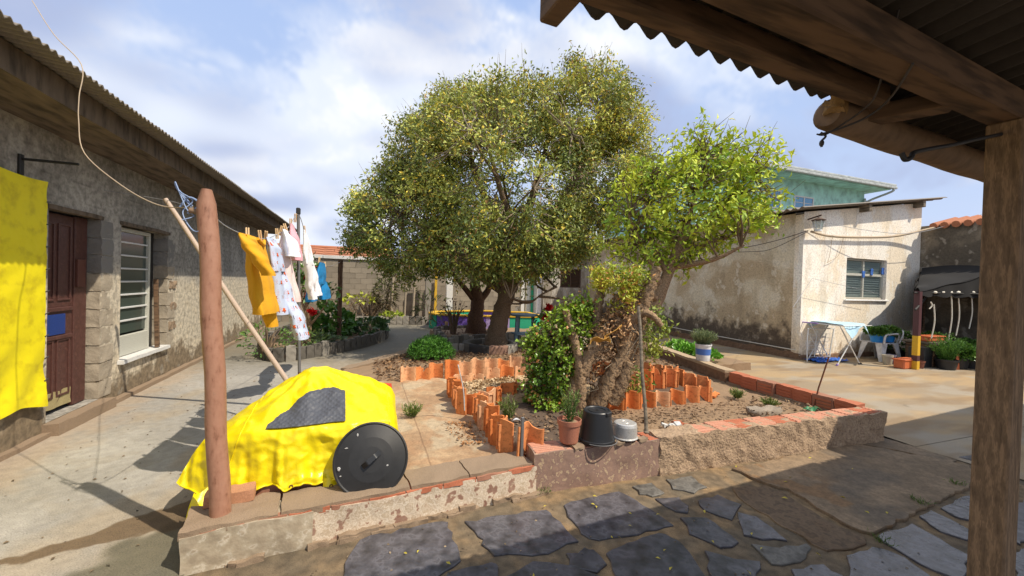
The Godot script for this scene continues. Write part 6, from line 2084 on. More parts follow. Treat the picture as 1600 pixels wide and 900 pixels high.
func bed_things() -> void:
	potted("clay_pot", "terracotta coloured pot of rosemary on the near end of the brick topped wall", "plant pot", Vector3(1.595, 0.325, -2.93), 0.095, 0.185, M.clay_pot, "rosemary", 0.30)
	# upturned black bucket
	var b := thing("black_bucket", "black plastic bucket upside down on the wall between the clay pot and metal pan", "bucket", Vector3(1.835, 0.325, -2.90), 0.4)
	var g := G.new()
	g.lathe([Vector2(0.146, 0.0), Vector2(0.15, 0.004), Vector2(0.15, 0.022), Vector2(0.141, 0.026), Vector2(0.137, 0.05), Vector2(0.112, 0.245), Vector2(0.106, 0.252), Vector2(0.098, 0.25), Vector2(0.092, 0.244), Vector2(0.03, 0.244), Vector2(0.0, 0.244)], 44)
	part("body", g, M.black_plastic, b)
	g = G.new()
	g.box(Vector3(-0.035, 0.225, 0.085), Vector3(0.035, 0.256, 0.122), 0.006)
	part("tipping_grip", g, M.black_plastic, b)
	g = G.new()
	g.lathe([Vector2(0.0, 0.245), Vector2(0.011, 0.252), Vector2(0.0, 0.253)], 12)
	g.lathe([Vector2(0.066, 0.244), Vector2(0.068, 0.25), Vector2(0.072, 0.25), Vector2(0.074, 0.244)], 36)
	part("base_ring", g, M.black_plastic, b)
	g = G.new()
	var bail := []
	for i in 22:
		var a := PI * 0.08 + PI * 0.84 * i / 21.0
		bail.append(Vector3(cos(a) * 0.156, 0.012 - 0.0 * sin(a), sin(a) * 0.17))
	g.tube(bail, 0.004, 6)
	part("bail", g, M.grey_iron, b)
	# upturned pan
	var p := thing("metal_pan", "dull aluminium pan upside down on the brick topped wall beside the black bucket", "pan", Vector3(2.115, 0.322, -2.90))
	g = G.new()
	g.lathe([Vector2(0.103, 0.0), Vector2(0.108, 0.003), Vector2(0.106, 0.008), Vector2(0.099, 0.012), Vector2(0.098, 0.10), Vector2(0.092, 0.120), Vector2(0.08, 0.126), Vector2(0.0, 0.124)], 44)
	part("body", g, M.aluminium, p)
	g = G.new()
	g.lathe([Vector2(0.03, 0.125), Vector2(0.032, 0.127), Vector2(0.034, 0.125)], 24)
	part("base_ring", g, M.aluminium, p)
	# leaning stick
	g = G.new()
	var st := []
	for i in 10: st.append(Vector3(2.335, 0.325, -2.90).lerp(Vector3(2.475, 1.41, -3.25), i / 9.0) + Vector3(0.006 * sin(i * 1.1), 0, 0))
	g.tube(st, radii([0.017, 0.0155, 0.015], 10), 10, true, 0.06, nB)
	g.ball(Vector3(2.335, 0.338, -2.90), Vector3(0.026, 0.014, 0.026), 10, 6, 0.2, nC)
	tag(part("leaning_stick", g, M.timber_grey), "slim grey stick standing on the wall right of the metal pan, leaning on the stump", "stick")
	# iron rod
	g = G.new()
	g.tube([Vector3(5.28, 0.1, -3.45), Vector3(5.35, 0.40, -3.44), Vector3(5.49, 0.79, -3.42)], 0.009, 8)
	tag(part("iron_rod", g, M.rust), "thin rusty iron rod stuck upright in the soil beside the red bricks", "rod")
	g = G.new()
	g.rough(Vector3(4.24, 0.10, -3.52), Vector3(4.60, 0.235, -3.34), 0.04, 0.06, nB, 2.0, Transform3D(), 0.7)
	tag(part("pale_rock", g, sm("rock", Color(0.36, 0.30, 0.235), 0.95, T.speck, 2.0, T.lump, 0.45)), "pale rough lump of rock in the soil behind the brick topped wall", "rock")
	g = G.new()
	g.rough(Vector3(-0.09, 0, -0.035), Vector3(0.09, 0.03, 0.035), 0.03, 0.02, nC, 1.0, Transform3D(Basis(UP, 0.5).rotated(Vector3.RIGHT, 0.2), Vector3(4.48, 0.16, -4.2)))
	tag(part("tile_shard", g, M.tile_a), "broken orange tile shard on the soil right of the tile rows", "shard")
	g = G.new()
	g.grid(8, 8, func(a: float, b: float) -> Vector3: return Vector3(5.04 + a * 0.2, 0.16 + 0.03 * sin(a * 7) * sin(b * 5) + 0.02, -3.42 + b * 0.10), 0.003)
	tag(part("green_scrap", g, sm("green_leaf_plastic", Color(0.04, 0.22, 0.09), 0.5)), "crumpled green plastic scrap on the soil at the corner of the bricks", "scrap")
	for i in 9:
		g = G.new()
		var q := Vector3(2.90 + 0.028 * i, 0.20 + rng.randf() * 0.03, -3.28 + rng.randf_range(-0.06, 0.06))
		g.rough(q - Vector3(0.03, 0.012, 0.02), q + Vector3(0.035, 0.012, 0.022), 0.02, 0.02, nC, 1.3)
		tag(part("white_rubble" if i < 5 else "red_rubble", g, M.white_paint if i < 5 else M.brick), ("%s scrap of white rubble from the left in the dug soil behind the metal pan" % ordinal(i)) if i < 5 else ("%s scrap of red rubble from the left, right of the white rubble scraps" % ordinal(i - 5)), "rubble", "white rubble behind the wall" if i < 5 else "red rubble behind the wall")
	g = G.new()
	g.tube(curve([Vector3(1.0, 0.28, -4.06), Vector3(0.98, 0.5, -4.06), Vector3(0.91, 0.76, -4.02)]), 0.006, 6)
	tag(part("white_wand", g, M.white_plastic), "thin white plastic strip sticking up beside the corner tile", "strip")
	g = G.new()
	g.box(Vector3(1.205, 0.15, -3.02), Vector3(1.23, 0.53, -3.0), 0.003)
	tag(part("metal_stake", g, M.grey_iron), "flat grey metal stake between the last tiles at the wall", "stake")
	g = G.new()
	g.grid(6, 6, func(a: float, b: float) -> Vector3: return Vector3(1.40 + a * 0.12, 0.235 + 0.03 * sin(a * 4), -3.75 + b * 0.05 * sin(a * PI)), 0.003)
	tag(part("white_wrapper", g, M.white_plastic), "scrap of white wrapper lying in the dark tile-edged bed", "wrapper")

	# bucket with lavender on the brown wall
	var bk := thing("white_bucket", "white bucket with a blue band holding a grey-green bushy herb on the brown bed wall", "bucket", Vector3(5.62, 0.335, -5.55))
	g = G.new()
	g.lathe([Vector2(0, 0), Vector2(0.108, 0), Vector2(0.112, 0.01), Vector2(0.128, 0.27), Vector2(0.138, 0.27), Vector2(0.138, 0.295), Vector2(0.125, 0.295), Vector2(0.12, 0.26), Vector2(0, 0.26)], 30)
	part("body", g, M.white_plastic, bk)
	g = G.new()
	g.lathe([Vector2(0.1195, 0.11), Vector2(0.1275, 0.215)], 30)
	part("blue_band", g, M.blue_label, bk)
	var xs := []
	var cs := []
	blades(xs, cs, Vector3(0, 0.25, 0), 240, 0.30, 0.22, Color(0.12, 0.17, 0.08), Color(0.30, 0.36, 0.16), 10, 0.05)
	copies("leaves", leaf_mesh("lance"), xs, cs, bk)
	# lettuces beyond the brown wall
	var i := 0
	for q in [Vector3(6.55, 0.1, -6.35), Vector3(6.75, 0.1, -6.75), Vector3(6.85, 0.1, -7.15), Vector3(6.6, 0.1, -7.0), Vector3(6.95, 0.1, -7.6)]:
		var l := thing("lettuce", "%s bright green leafy salad plant from the white bucket, behind the brown bed wall" % ordinal(i), "lettuce", q, 0.0, "salad plants behind the brown wall")
		xs = []; cs = []
		for j in 260:
			var d := rdir()
			xs.append(leaf_at(Vector3(d.x * 0.22, 0.10 + absf(d.y) * 0.14, d.z * 0.22), d + UP * 0.5 + rdir() * 0.5, rng.randf_range(0.06, 0.11)))
			cs.append(mixc(Color(0.09, 0.28, 0.02), Color(0.24, 0.50, 0.06), rng.randf()))
		copies("leaves", leaf_mesh("broad"), xs, cs, l)
		i += 1
	g = G.new()
	g.rough(Vector3(6.3, -0.05, -8.2), Vector3(7.3, 0.14, -6.0), 0.15, 0.04, nB)
	var sb := setting("salad_bed_soil", g, M.earth)
	sb.rotation.y = 0.0
	# weeds
	for w in [[Vector3(0.50, 0.178, -4.30), 0.13, "grass tuft growing from the joint of the concrete pad"], [Vector3(1.42, 0.20, -3.9), 0.24, "lone green seedling in the dark tile-edged bed"], [Vector3(4.75, 0.15, -3.62), 0.10, "small grass tuft beside the pale rock"], [Vector3(4.7, 0.14, -4.05), 0.13, "thin weeds by the foot of the red bricks"], [Vector3(2.05, 0.2, -3.5), 0.16, "green weed growing at the foot of the glossy shrub"]]:
		var t := thing("weed", w[2], "weed", w[0])
		xs = []; cs = []
		blades(xs, cs, Vector3.ZERO, 46, w[1], 0.10, Color(0.10, 0.17, 0.03), Color(0.30, 0.36, 0.10), 5, 0.06)
		copies("leaves", leaf_mesh("grass"), xs, cs, t)


# ---------------------------------------------------------------- by the pale house
func rods(g: G, list: Array, r: float) -> void:
	for l in list: g.tube([l[0], l[1]], r, 6)


func rack_and_chair() -> void:
	var r := thing("drying_rack", "open white folding clothes rack with pale blue cloth over it, before the pale house", "drying rack", Vector3(10.1, 0, -6.2))
	var g := G.new()
	var zs := [-0.33, 0.30]
	for z in zs:
		g = G.new()
		rods(g, [[Vector3(-0.36, 0, z), Vector3(0.36, 0.87, z)]], 0.013)
		part("leg_frame", g, M.white_metal, r)
		g = G.new()
		rods(g, [[Vector3(0.36, 0, z + 0.03), Vector3(-0.36, 0.87, z + 0.03)]], 0.013)
		part("leg_frame", g, M.white_metal, r)
	g = G.new()
	for i in 9:
		var x := -0.36 + i * 0.09
		rods(g, [[Vector3(x, 0.87, -0.45), Vector3(x, 0.87, 0.42)]], 0.006)
	rods(g, [[Vector3(-0.4, 0.88, -0.45), Vector3(0.55, 0.88, -0.45)], [Vector3(-0.4, 0.88, 0.42), Vector3(0.55, 0.88, 0.42)]], 0.010)
	part("rails", g, M.white_metal, r)
	g = G.new()
	rods(g, [[Vector3(-0.42, 0.88, -0.47), Vector3(-0.40, 0.88, -0.1)]], 0.016)
	rods(g, [[Vector3(-0.40, 0.02, 0.32), Vector3(-0.30, 0.02, 0.28)]], 0.022)
	part("purple_end", g, M.lilac_plastic, r)
	g = G.new()
	rods(g, [[Vector3(0.32, 0.02, 0.33), Vector3(0.40, 0.02, 0.33)]], 0.022)
	part("black_foot", g, M.black_plastic, r)
	g = G.new()
	g.grid(40, 16, func(a: float, b: float) -> Vector3:
		var x := lerpf(-0.28, 0.46, b)
		var z := lerpf(-0.46, 0.46, a)
		var y := 0.905
		var e := maxf(0.0, absf(a - 0.5) - 0.36) / 0.14
		y -= 0.26 * e * (0.6 + 0.5 * sin(b * 7)) * (1.0 if a > 0.5 else 0.5)
		return Vector3(x + 0.02 * sin(a * 17), y + 0.014 * sin(b * 30 + a * 5), z * (1 - 0.03 * e)), 0.006)
	var c := part("blue_cloth", g, M.sky_cloth)
	c.position = Vector3(10.1, 0, -6.2)
	tag(c, "crumpled pale blue cloth spread over the open drying rack", "cloth")
	# folded rack against the wall
	var f := thing("folded_rack", "second white drying rack folded flat against the pale house's wall", "drying rack", Vector3(10.0, 0, -6.46))
	g = G.new()
	var lean := func(x: float, y: float) -> Vector3: return Vector3(x, y, 0.06 - 0.16 * y)
	g.tube(curve([lean.call(-0.46, 0.0), lean.call(-0.40, 0.35), lean.call(-0.30, 0.70), lean.call(-0.24, 0.74), lean.call(0.52, 0.73), lean.call(0.58, 0.70), lean.call(0.40, 0.3), lean.call(0.28, 0.0)], 5), 0.013, 7)
	part("outer_frame", g, M.white_metal, f)
	g = G.new()
	for i in 7:
		var y := 0.1 + i * 0.085
		rods(g, [[lean.call(-0.38 + i * 0.01, y), lean.call(0.30 + i * 0.03, y)]], 0.005)
	rods(g, [[lean.call(-0.30, 0.62), lean.call(0.05, 0.1)], [lean.call(0.30, 0.62), lean.call(0.05, 0.1)], [lean.call(0.0, 0.70), lean.call(-0.2, 0.1)]], 0.009)
	part("rails", g, M.white_metal, f)
	g = G.new()
	g.grid(40, 14, func(a: float, b: float) -> Vector3:
		var x := lerpf(9.62, 10.62, a)
		var z := lerpf(-6.56, -6.20, b)
		return Vector3(x, 0.02 + 0.09 * absf(nB.get_noise_2d(x * 3.5, z * 3.5)) * (0.4 + b * (1 - b) * 3.0), z + 0.05 * sin(a * 9)), 0.004)
	tag(part("blue_tarp", g, M.blue_tarp), "crumpled bright blue plastic sheet on the ground under the drying racks", "tarp")

	# plastic armchair and two blue tubs
	var ch := thing("plastic_chair", "white plastic armchair against the pale house's wall carrying two blue tubs", "chair", Vector3(11.72, 0, -6.18), deg_to_rad(-100))
	g = G.new()
	g.grid(10, 10, func(a: float, b: float) -> Vector3: return Vector3(lerpf(-0.24, 0.24, b), 0.43 - 0.02 * sin(a * PI) * sin(b * PI), lerpf(-0.25, 0.25, a)), 0.014)
	part("seat", g, M.white_plastic, ch)
	for sx in [-1.0, 1.0]:
		for sz in [-1.0, 1.0]:
			g = G.new()
			var a := Vector3(sx * 0.23, 0.43, sz * 0.23)
			var b := Vector3(sx * 0.28, 0.0, sz * 0.29)
			for q in 2:
				var side := Vector3(sx, 0, 0) if q == 0 else Vector3(0, 0, sz)
				var wd := Vector3(0, 0, -sz) if q == 0 else Vector3(-sx, 0, 0)
				g.grid(1, 6, func(u: float, v: float) -> Vector3: return a.lerp(b, v) + wd * u * lerpf(0.15, 0.055, v) + side * 0.003, 0.01)
			part("leg", g, M.white_plastic, ch)
		g = G.new()
		g.tube(curve([Vector3(sx * 0.27, 0.42, 0.22), Vector3(sx * 0.28, 0.62, 0.20), Vector3(sx * 0.28, 0.65, 0.05), Vector3(sx * 0.26, 0.66, -0.18)], 5), 0.022, 8)
		part("armrest", g, M.white_plastic, ch)
	g = G.new()
	for i in 6:
		var x := -0.2 + i * 0.08
		g.beam(Vector3(x, 0.43, -0.24), Vector3(x * 1.05, 0.74, -0.33), 0.035, 0.01)
	g.tube(curve([Vector3(-0.25, 0.43, -0.24), Vector3(-0.26, 0.72, -0.32), Vector3(0, 0.77, -0.34), Vector3(0.26, 0.72, -0.32), Vector3(0.25, 0.43, -0.24)], 5), 0.016, 8)
	part("backrest", g, M.white_plastic, ch)
	potted("blue_tub", "blue tub of plants on the plastic chair, the one nearer the drying rack", "plant pot", Vector3(11.52, 0.44, -6.14), 0.14, 0.20, M.blue_plastic, "bush", 0.12)
	potted("blue_tub", "blue tub of plants on the plastic chair, the one nearer the shade net", "plant pot", Vector3(11.92, 0.44, -6.12), 0.14, 0.20, M.blue_plastic, "bush", 0.14)

	# cables on the house
	g = G.new()
	g.tube(curve([Vector3(9.66, 2.98, -6.5), Vector3(10.4, 2.93, -6.55), Vector3(11.6, 2.98, -6.55), Vector3(12.9, 3.10, -6.52), Vector3(14.2, 3.40, -6.3), Vector3(15.5, 3.65, -6.0)]), 0.028, 8)
	tag(part("thick_cable", g, M.cable_tan), "thick tan cable slung across the pale house's front above its window", "cable")
	g = G.new()
	g.tube(curve([Vector3(9.75, 3.25, -6.5), Vector3(11.5, 3.10, -6.3), Vector3(13.2, 3.18, -6.2), Vector3(15.5, 3.8, -6.0)]), 0.006, 5)
	tag(part("thin_wire", g, M.wire), "thin wire from the wall lantern across the pale house's front", "wire")
	g = G.new()
	g.tube(curve([Vector3(9.56, 3.0, -6.5), Vector3(9.45, 2.82, -7.2), Vector3(9.48, 2.72, -8.2), Vector3(9.55, 2.75, -9.8)]), 0.009, 5)
	g.tube(curve([Vector3(9.56, 2.98, -6.5), Vector3(9.44, 2.62, -7.3), Vector3(9.48, 2.60, -8.0), Vector3(9.57, 2.66, -9.0)]), 0.007, 5)
	tag(part("side_cables", g, M.wire_dark), "pair of dark slack cables along the side wall of the pale house", "cable")
	g = G.new()
	g.tube([Vector3(6.2, 1.35, -4.4), Vector3(9.6, 1.9, -6.4), Vector3(12.0, 1.6, -6.4)], 0.004, 4)
	tag(part("yard_line", g, M.wire), "thin line stretched before the pale house's window", "wire")
	g = G.new()
	g.tube(curve([Vector3(9.45, 0.32, -11.0), Vector3(9.48, 0.26, -9.0), Vector3(9.52, 0.22, -6.65)]), 0.012, 5)
	tag(part("white_string", g, M.cord_white), "white string running along the foot of the pale house's side wall", "string")
	g = G.new()
	g.tube(curve([Vector3(10.55, 2.95, -6.6), Vector3(10.45, 2.5, -6.58), Vector3(10.38, 2.3, -6.58)]), 0.006, 4)
	g.tube(curve([Vector3(10.95, 2.95, -6.6), Vector3(10.75, 2.5, -6.57), Vector3(10.36, 2.3, -6.58)]), 0.006, 4)
	tag(part("hanging_wire", g, M.cable_tan), "two thin wires dangling from the thick cable left of the window", "wire")


func shade_corner() -> void:
	var s := thing("shade_shelter", "low black shade net stretched on poles over potted plants in the right corner", "shelter", Vector3(11.14, 0, -5.22))
	var g := G.new()
	g.box(Vector3(-0.05, 0.0, -0.05), Vector3(0.05, 0.18, 0.05), 0.004)
	g.box(Vector3(-0.05, 0.30, -0.05), Vector3(0.05, 0.72, 0.05), 0.004)
	part("yellow_post_foot", g, M.yellow_paint, s)
	g = G.new()
	g.box(Vector3(-0.049, 0.18, -0.049), Vector3(0.049, 0.30, 0.049), 0.002)
	g.box(Vector3(-0.05, 0.72, -0.05), Vector3(0.05, 1.68, 0.05), 0.004)
	part("maroon_post", g, M.maroon_paint, s)
	g = G.new()
	g.box(Vector3(2.85, 0.0, -1.29), Vector3(2.93, 2.2, -1.21), 0.004)
	part("rear_post", g, M.timber, s)
	g = G.new()
	g.box(Vector3(2.85, 0.0, 0.2), Vector3(2.93, 2.2, 0.28), 0.004)
	part("rear_post", g, M.timber, s)
	g = G.new()
	g.tube([Vector3(-0.15, 1.64, 0), Vector3(3.0, 1.66, 0.2)], 0.018, 8)
	g.tube([Vector3(-0.3, 1.28, 0.1), Vector3(0.9, 1.66, -0.2)], 0.02, 8)
	part("front_bar", g, M.black_iron, s)
	g = G.new()
	g.grid(24, 16, func(a: float, b: float) -> Vector3:
		var x := lerpf(-0.05, 3.0, b)
		return Vector3(x, 1.69 + 0.62 * (x / 3.0) + 0.05 * sin(a * PI) - 0.06 * sin(b * PI) + 0.02 * sin(b * 13 + a * 4), lerpf(-1.32 * b - 0.03, 0.05 + 0.15 * b, a)), 0.006)
	part("canopy", g, M.net, s)
	g = G.new()
	g.grid(24, 8, func(a: float, b: float) -> Vector3:
		var x := lerpf(-0.05, 3.0, a)
		return Vector3(x, lerpf(1.60 - 0.05 * absf(sin(x * 6)), 1.69 + 0.62 * (x / 3.0) - 0.06 * sin(a * PI), b), 0.03 + 0.15 * a + 0.03 * sin(x * 9) * (1 - b)), 0.004)
	part("front_valance", g, M.net, s)
	g = G.new()
	g.grid(16, 10, func(a: float, b: float) -> Vector3:
		var x := lerpf(0.9, 2.95, a)
		return Vector3(x, lerpf(0.75 + 0.1 * sin(x * 2), 1.85 + 0.42 * a, b), -0.5 - 0.8 * a + 0.04 * sin(x * 7)), 0.005)
	part("back_net", g, M.net, s)
	for q in [[0.52, 1.40, 0.66], [1.17, 1.60, 0.60], [1.46, 1.55, 0.70], [1.98, 1.60, 0.85], [0.40, 1.45, 1.30]]:
		g = G.new()
		g.tube(curve([Vector3(q[0], q[1], 0.03), Vector3(q[0] + 0.03, (q[1] + q[2]) / 2, 0.04), Vector3(q[0] - 0.02, q[2], 0.02)]), 0.013, 6)
		part("white_cord", g, M.cord_white, s)
	g = G.new()
	for i in 9:
		var x := 0.5 + i * 0.27
		g.ball(Vector3(x, 1.66 + 0.006 * i, 0.05 + 0.01 * i), Vector3(0.07, 0.03, 0.03), 8, 5, 0.4, nC)
	part("knots", g, M.cord_white, s)
	# plank table with trays
	var t := thing("plank_table", "rough plank table under the shade net holding a seed tray", "table", Vector3(12.45, 0, -5.5))
	g = G.new()
	g.rough(Vector3(-0.62, 0.50, -0.3), Vector3(0.75, 0.55, 0.3), 0.2, 0.012, nB)
	part("top", g, M.timber_grey, t)
	for x in [-0.55, 0.65]:
		g = G.new()
		g.box(Vector3(x - 0.05, 0, -0.25), Vector3(x + 0.05, 0.5, 0.25), 0.01)
		part("trestle", g, M.timber, t)
	g = G.new()
	g.rough(Vector3(-0.30, 0.0, -0.14), Vector3(0.30, 0.44, 0.14), 0.1, 0.02, nB)
	var cr := part("black_crate", g, M.black_plastic)
	cr.position = Vector3(11.83, 0, -5.40)
	tag(cr, "black plastic crate standing under the front of the plank table", "crate")
	g = G.new()
	g.box(Vector3(-0.30, 0.0, -0.12), Vector3(0.30, 0.12, 0.12), 0.02)
	g.box(Vector3(-0.32, 0.10, -0.14), Vector3(0.32, 0.125, 0.14), 0.01)
	var tr := part("orange_tray", g, M.orange_plastic)
	tr.position = Vector3(12.15, 0.555, -5.45)
	tag(tr, "orange trough standing on the plank table under the shade net", "trough")
	var tg := G.new()
	tg.box(Vector3(-0.24, 0.0, -0.10), Vector3(0.24, 0.20, 0.10), 0.02)
	tg.box(Vector3(-0.26, 0.18, -0.12), Vector3(0.26, 0.21, 0.12), 0.01)
	var tr2 := part("orange_trough", tg, M.orange_plastic)
	tr2.position = Vector3(11.08, 0, -5.36)
	tag(tr2, "long orange trough on the ground before the yellow post foot", "trough")
	potted("grey_pail", "small lilac-grey pail on the ground beside the plastic chair", "pail", Vector3(11.45, 0, -5.82), 0.10, 0.2, sm("grey_pail", Color(0.24, 0.22, 0.30), 0.5, T.grit, 2.0), "", 0.0)
	potted("cream_pot", "cream stoneware pot between the grey pail and the orange trough", "plant pot", Vector3(11.15, 0, -5.72), 0.10, 0.22, M.cream_plastic, "", 0.0)
	potted("brown_pot", "small square brown pot right of the orange ground trough", "plant pot", Vector3(11.42, 0, -5.30), 0.11, 0.16, sm("brown_pot", Color(0.22, 0.075, 0.045), 0.6, T.grit, 2.0), "", 0.0)
	potted("leafy_pot", "dark pot of big leaved greenery against the wall behind the shade net's yellow post", "plant pot", Vector3(12.35, 0, -6.15), 0.24, 0.26, M.black_plastic, "bush", 0.42)
	potted("feathery_pot", "black pot of tall feathery greenery in front of the plank table", "plant pot", Vector3(11.92, 0, -5.06), 0.19, 0.22, M.black_plastic, "feather", 0.55)
	var n := 0
	for q in [[12.35, -5.05, 0.18, "bush", 0.30, "black pot of dark foliage just right of the feathery pot"], [12.75, -5.0, 0.20, "feather", 0.35, "black pot of fine foliage second right of the feathery pot"], [13.1, -5.2, 0.18, "bush", 0.34, "black pot of dark foliage at the right rear under the net"], [12.6, -5.6, 0.2, "bush", 0.45, "black pot of dark foliage at the middle rear under the net"], [13.4, -4.9, 0.2, "feather", 0.4, "black pot of fine foliage nearest the porch post"]]:
		potted("nursery_pot", q[5], "plant pot", Vector3(q[0], 0.0 if n != 2 else 0.0, q[1]), q[2], 0.24, M.black_plastic, q[3], q[4], "black pots under the shade net")
		n += 1
	tg = G.new()
	tg.rough(Vector3(-0.2, 0, -0.14), Vector3(0.2, 0.2, 0.14), 0.08, 0.02, nB)
	var gb := part("grey_box", tg, M.edging)
	gb.position = Vector3(12.3, 0.0, -5.35)
	tag(gb, "grey block standing between the pots under the shade net", "block")
	tg = G.new()
	tg.grid(6, 6, func(a: float, b: float) -> Vector3: return Vector3(12.08 + a * 0.12 * (1 - 0.5 * b), b * 0.34, -4.98 + 0.03 * sin(a * 3)), 0.012)
	tag(part("orange_shard", tg, M.orange_plastic), "upright orange plastic shard leaning right of the feathery pot", "shard")


# ---------------------------------------------------------------- left bed, back strip and middle distance
func edging_row(parent: Node, path: Array, h: float, w: float, mat: Array) -> void:
	var ms := []
	for i in 4:
		var g := G.new()
		g.rough(Vector3(-w * 0.47, -0.05, -0.055), Vector3(w * 0.47, h * (0.94 + 0.04 * i), 0.055), 0.05, 0.022, nC, 0.9 + 0.2 * i, Transform3D(), 0.25)
		ms.append(g.mesh(mat[i % mat.size()]))
	var carry := 0.0
	for i in path.size() - 1:
		var a: Vector3 = path[i]
		var b: Vector3 = path[i + 1]
		var d := b - a
		while carry < d.length():
			var p := a + d.normalized() * carry
			inst("edging_block", ms[rng.randi() % 4], parent, Transform3D(Basis(UP, atan2(-d.z, d.x) + rng.randf_range(-0.08, 0.08)), p + UP * rng.randf_range(-0.02, 0.02)))
			carry += w
		carry -= d.length()


func bush(name: String, label: String, category: String, at: Vector3, r: Vector3, n: int, size: float, kind: String, c0: Color, c1: Color, stems := 0) -> Node3D:
	var t := thing(name, label, category, at)
	var xs := []
	var cs := []
	for i in n:
		var d := rdir()
		var p: Vector3 = Vector3(d.x * r.x, r.y + d.y * r.y, d.z * r.z) * (0.55 + 0.45 * sqrt(rng.randf()))
		p.y = maxf(p.y, 0.02)
		if nB.get_noise_3dv((p + at) * 1.2) < -0.22: continue
		xs.append(leaf_at(p, d * 0.8 + rdir() * 0.7 + UP * 0.1, size * rng.randf_range(0.6, 1.25)))
		cs.append(mixc(c0, c1, rng.randf() * 0.7 + 0.3 * (p.y / (2 * r.y))))
	copies("leaves", leaf_mesh(kind), xs, cs, t)
	if stems > 0:
		var g := G.new()
		for i in stems:
			var d := rdir()
			g.tube(curve([Vector3(d.x * 0.06, 0, d.z * 0.06), Vector3(d.x * r.x * 0.4, r.y, d.z * r.z * 0.4), Vector3(d.x * r.x * 0.8, r.y * (1.5 + 0.4 * d.y), d.z * r.z * 0.8)], 4), radii([0.016, 0.010, 0.004], 9), 5, false)
		part("stems", g, M.twig, t).set_meta("kind", "stuff")
	return t


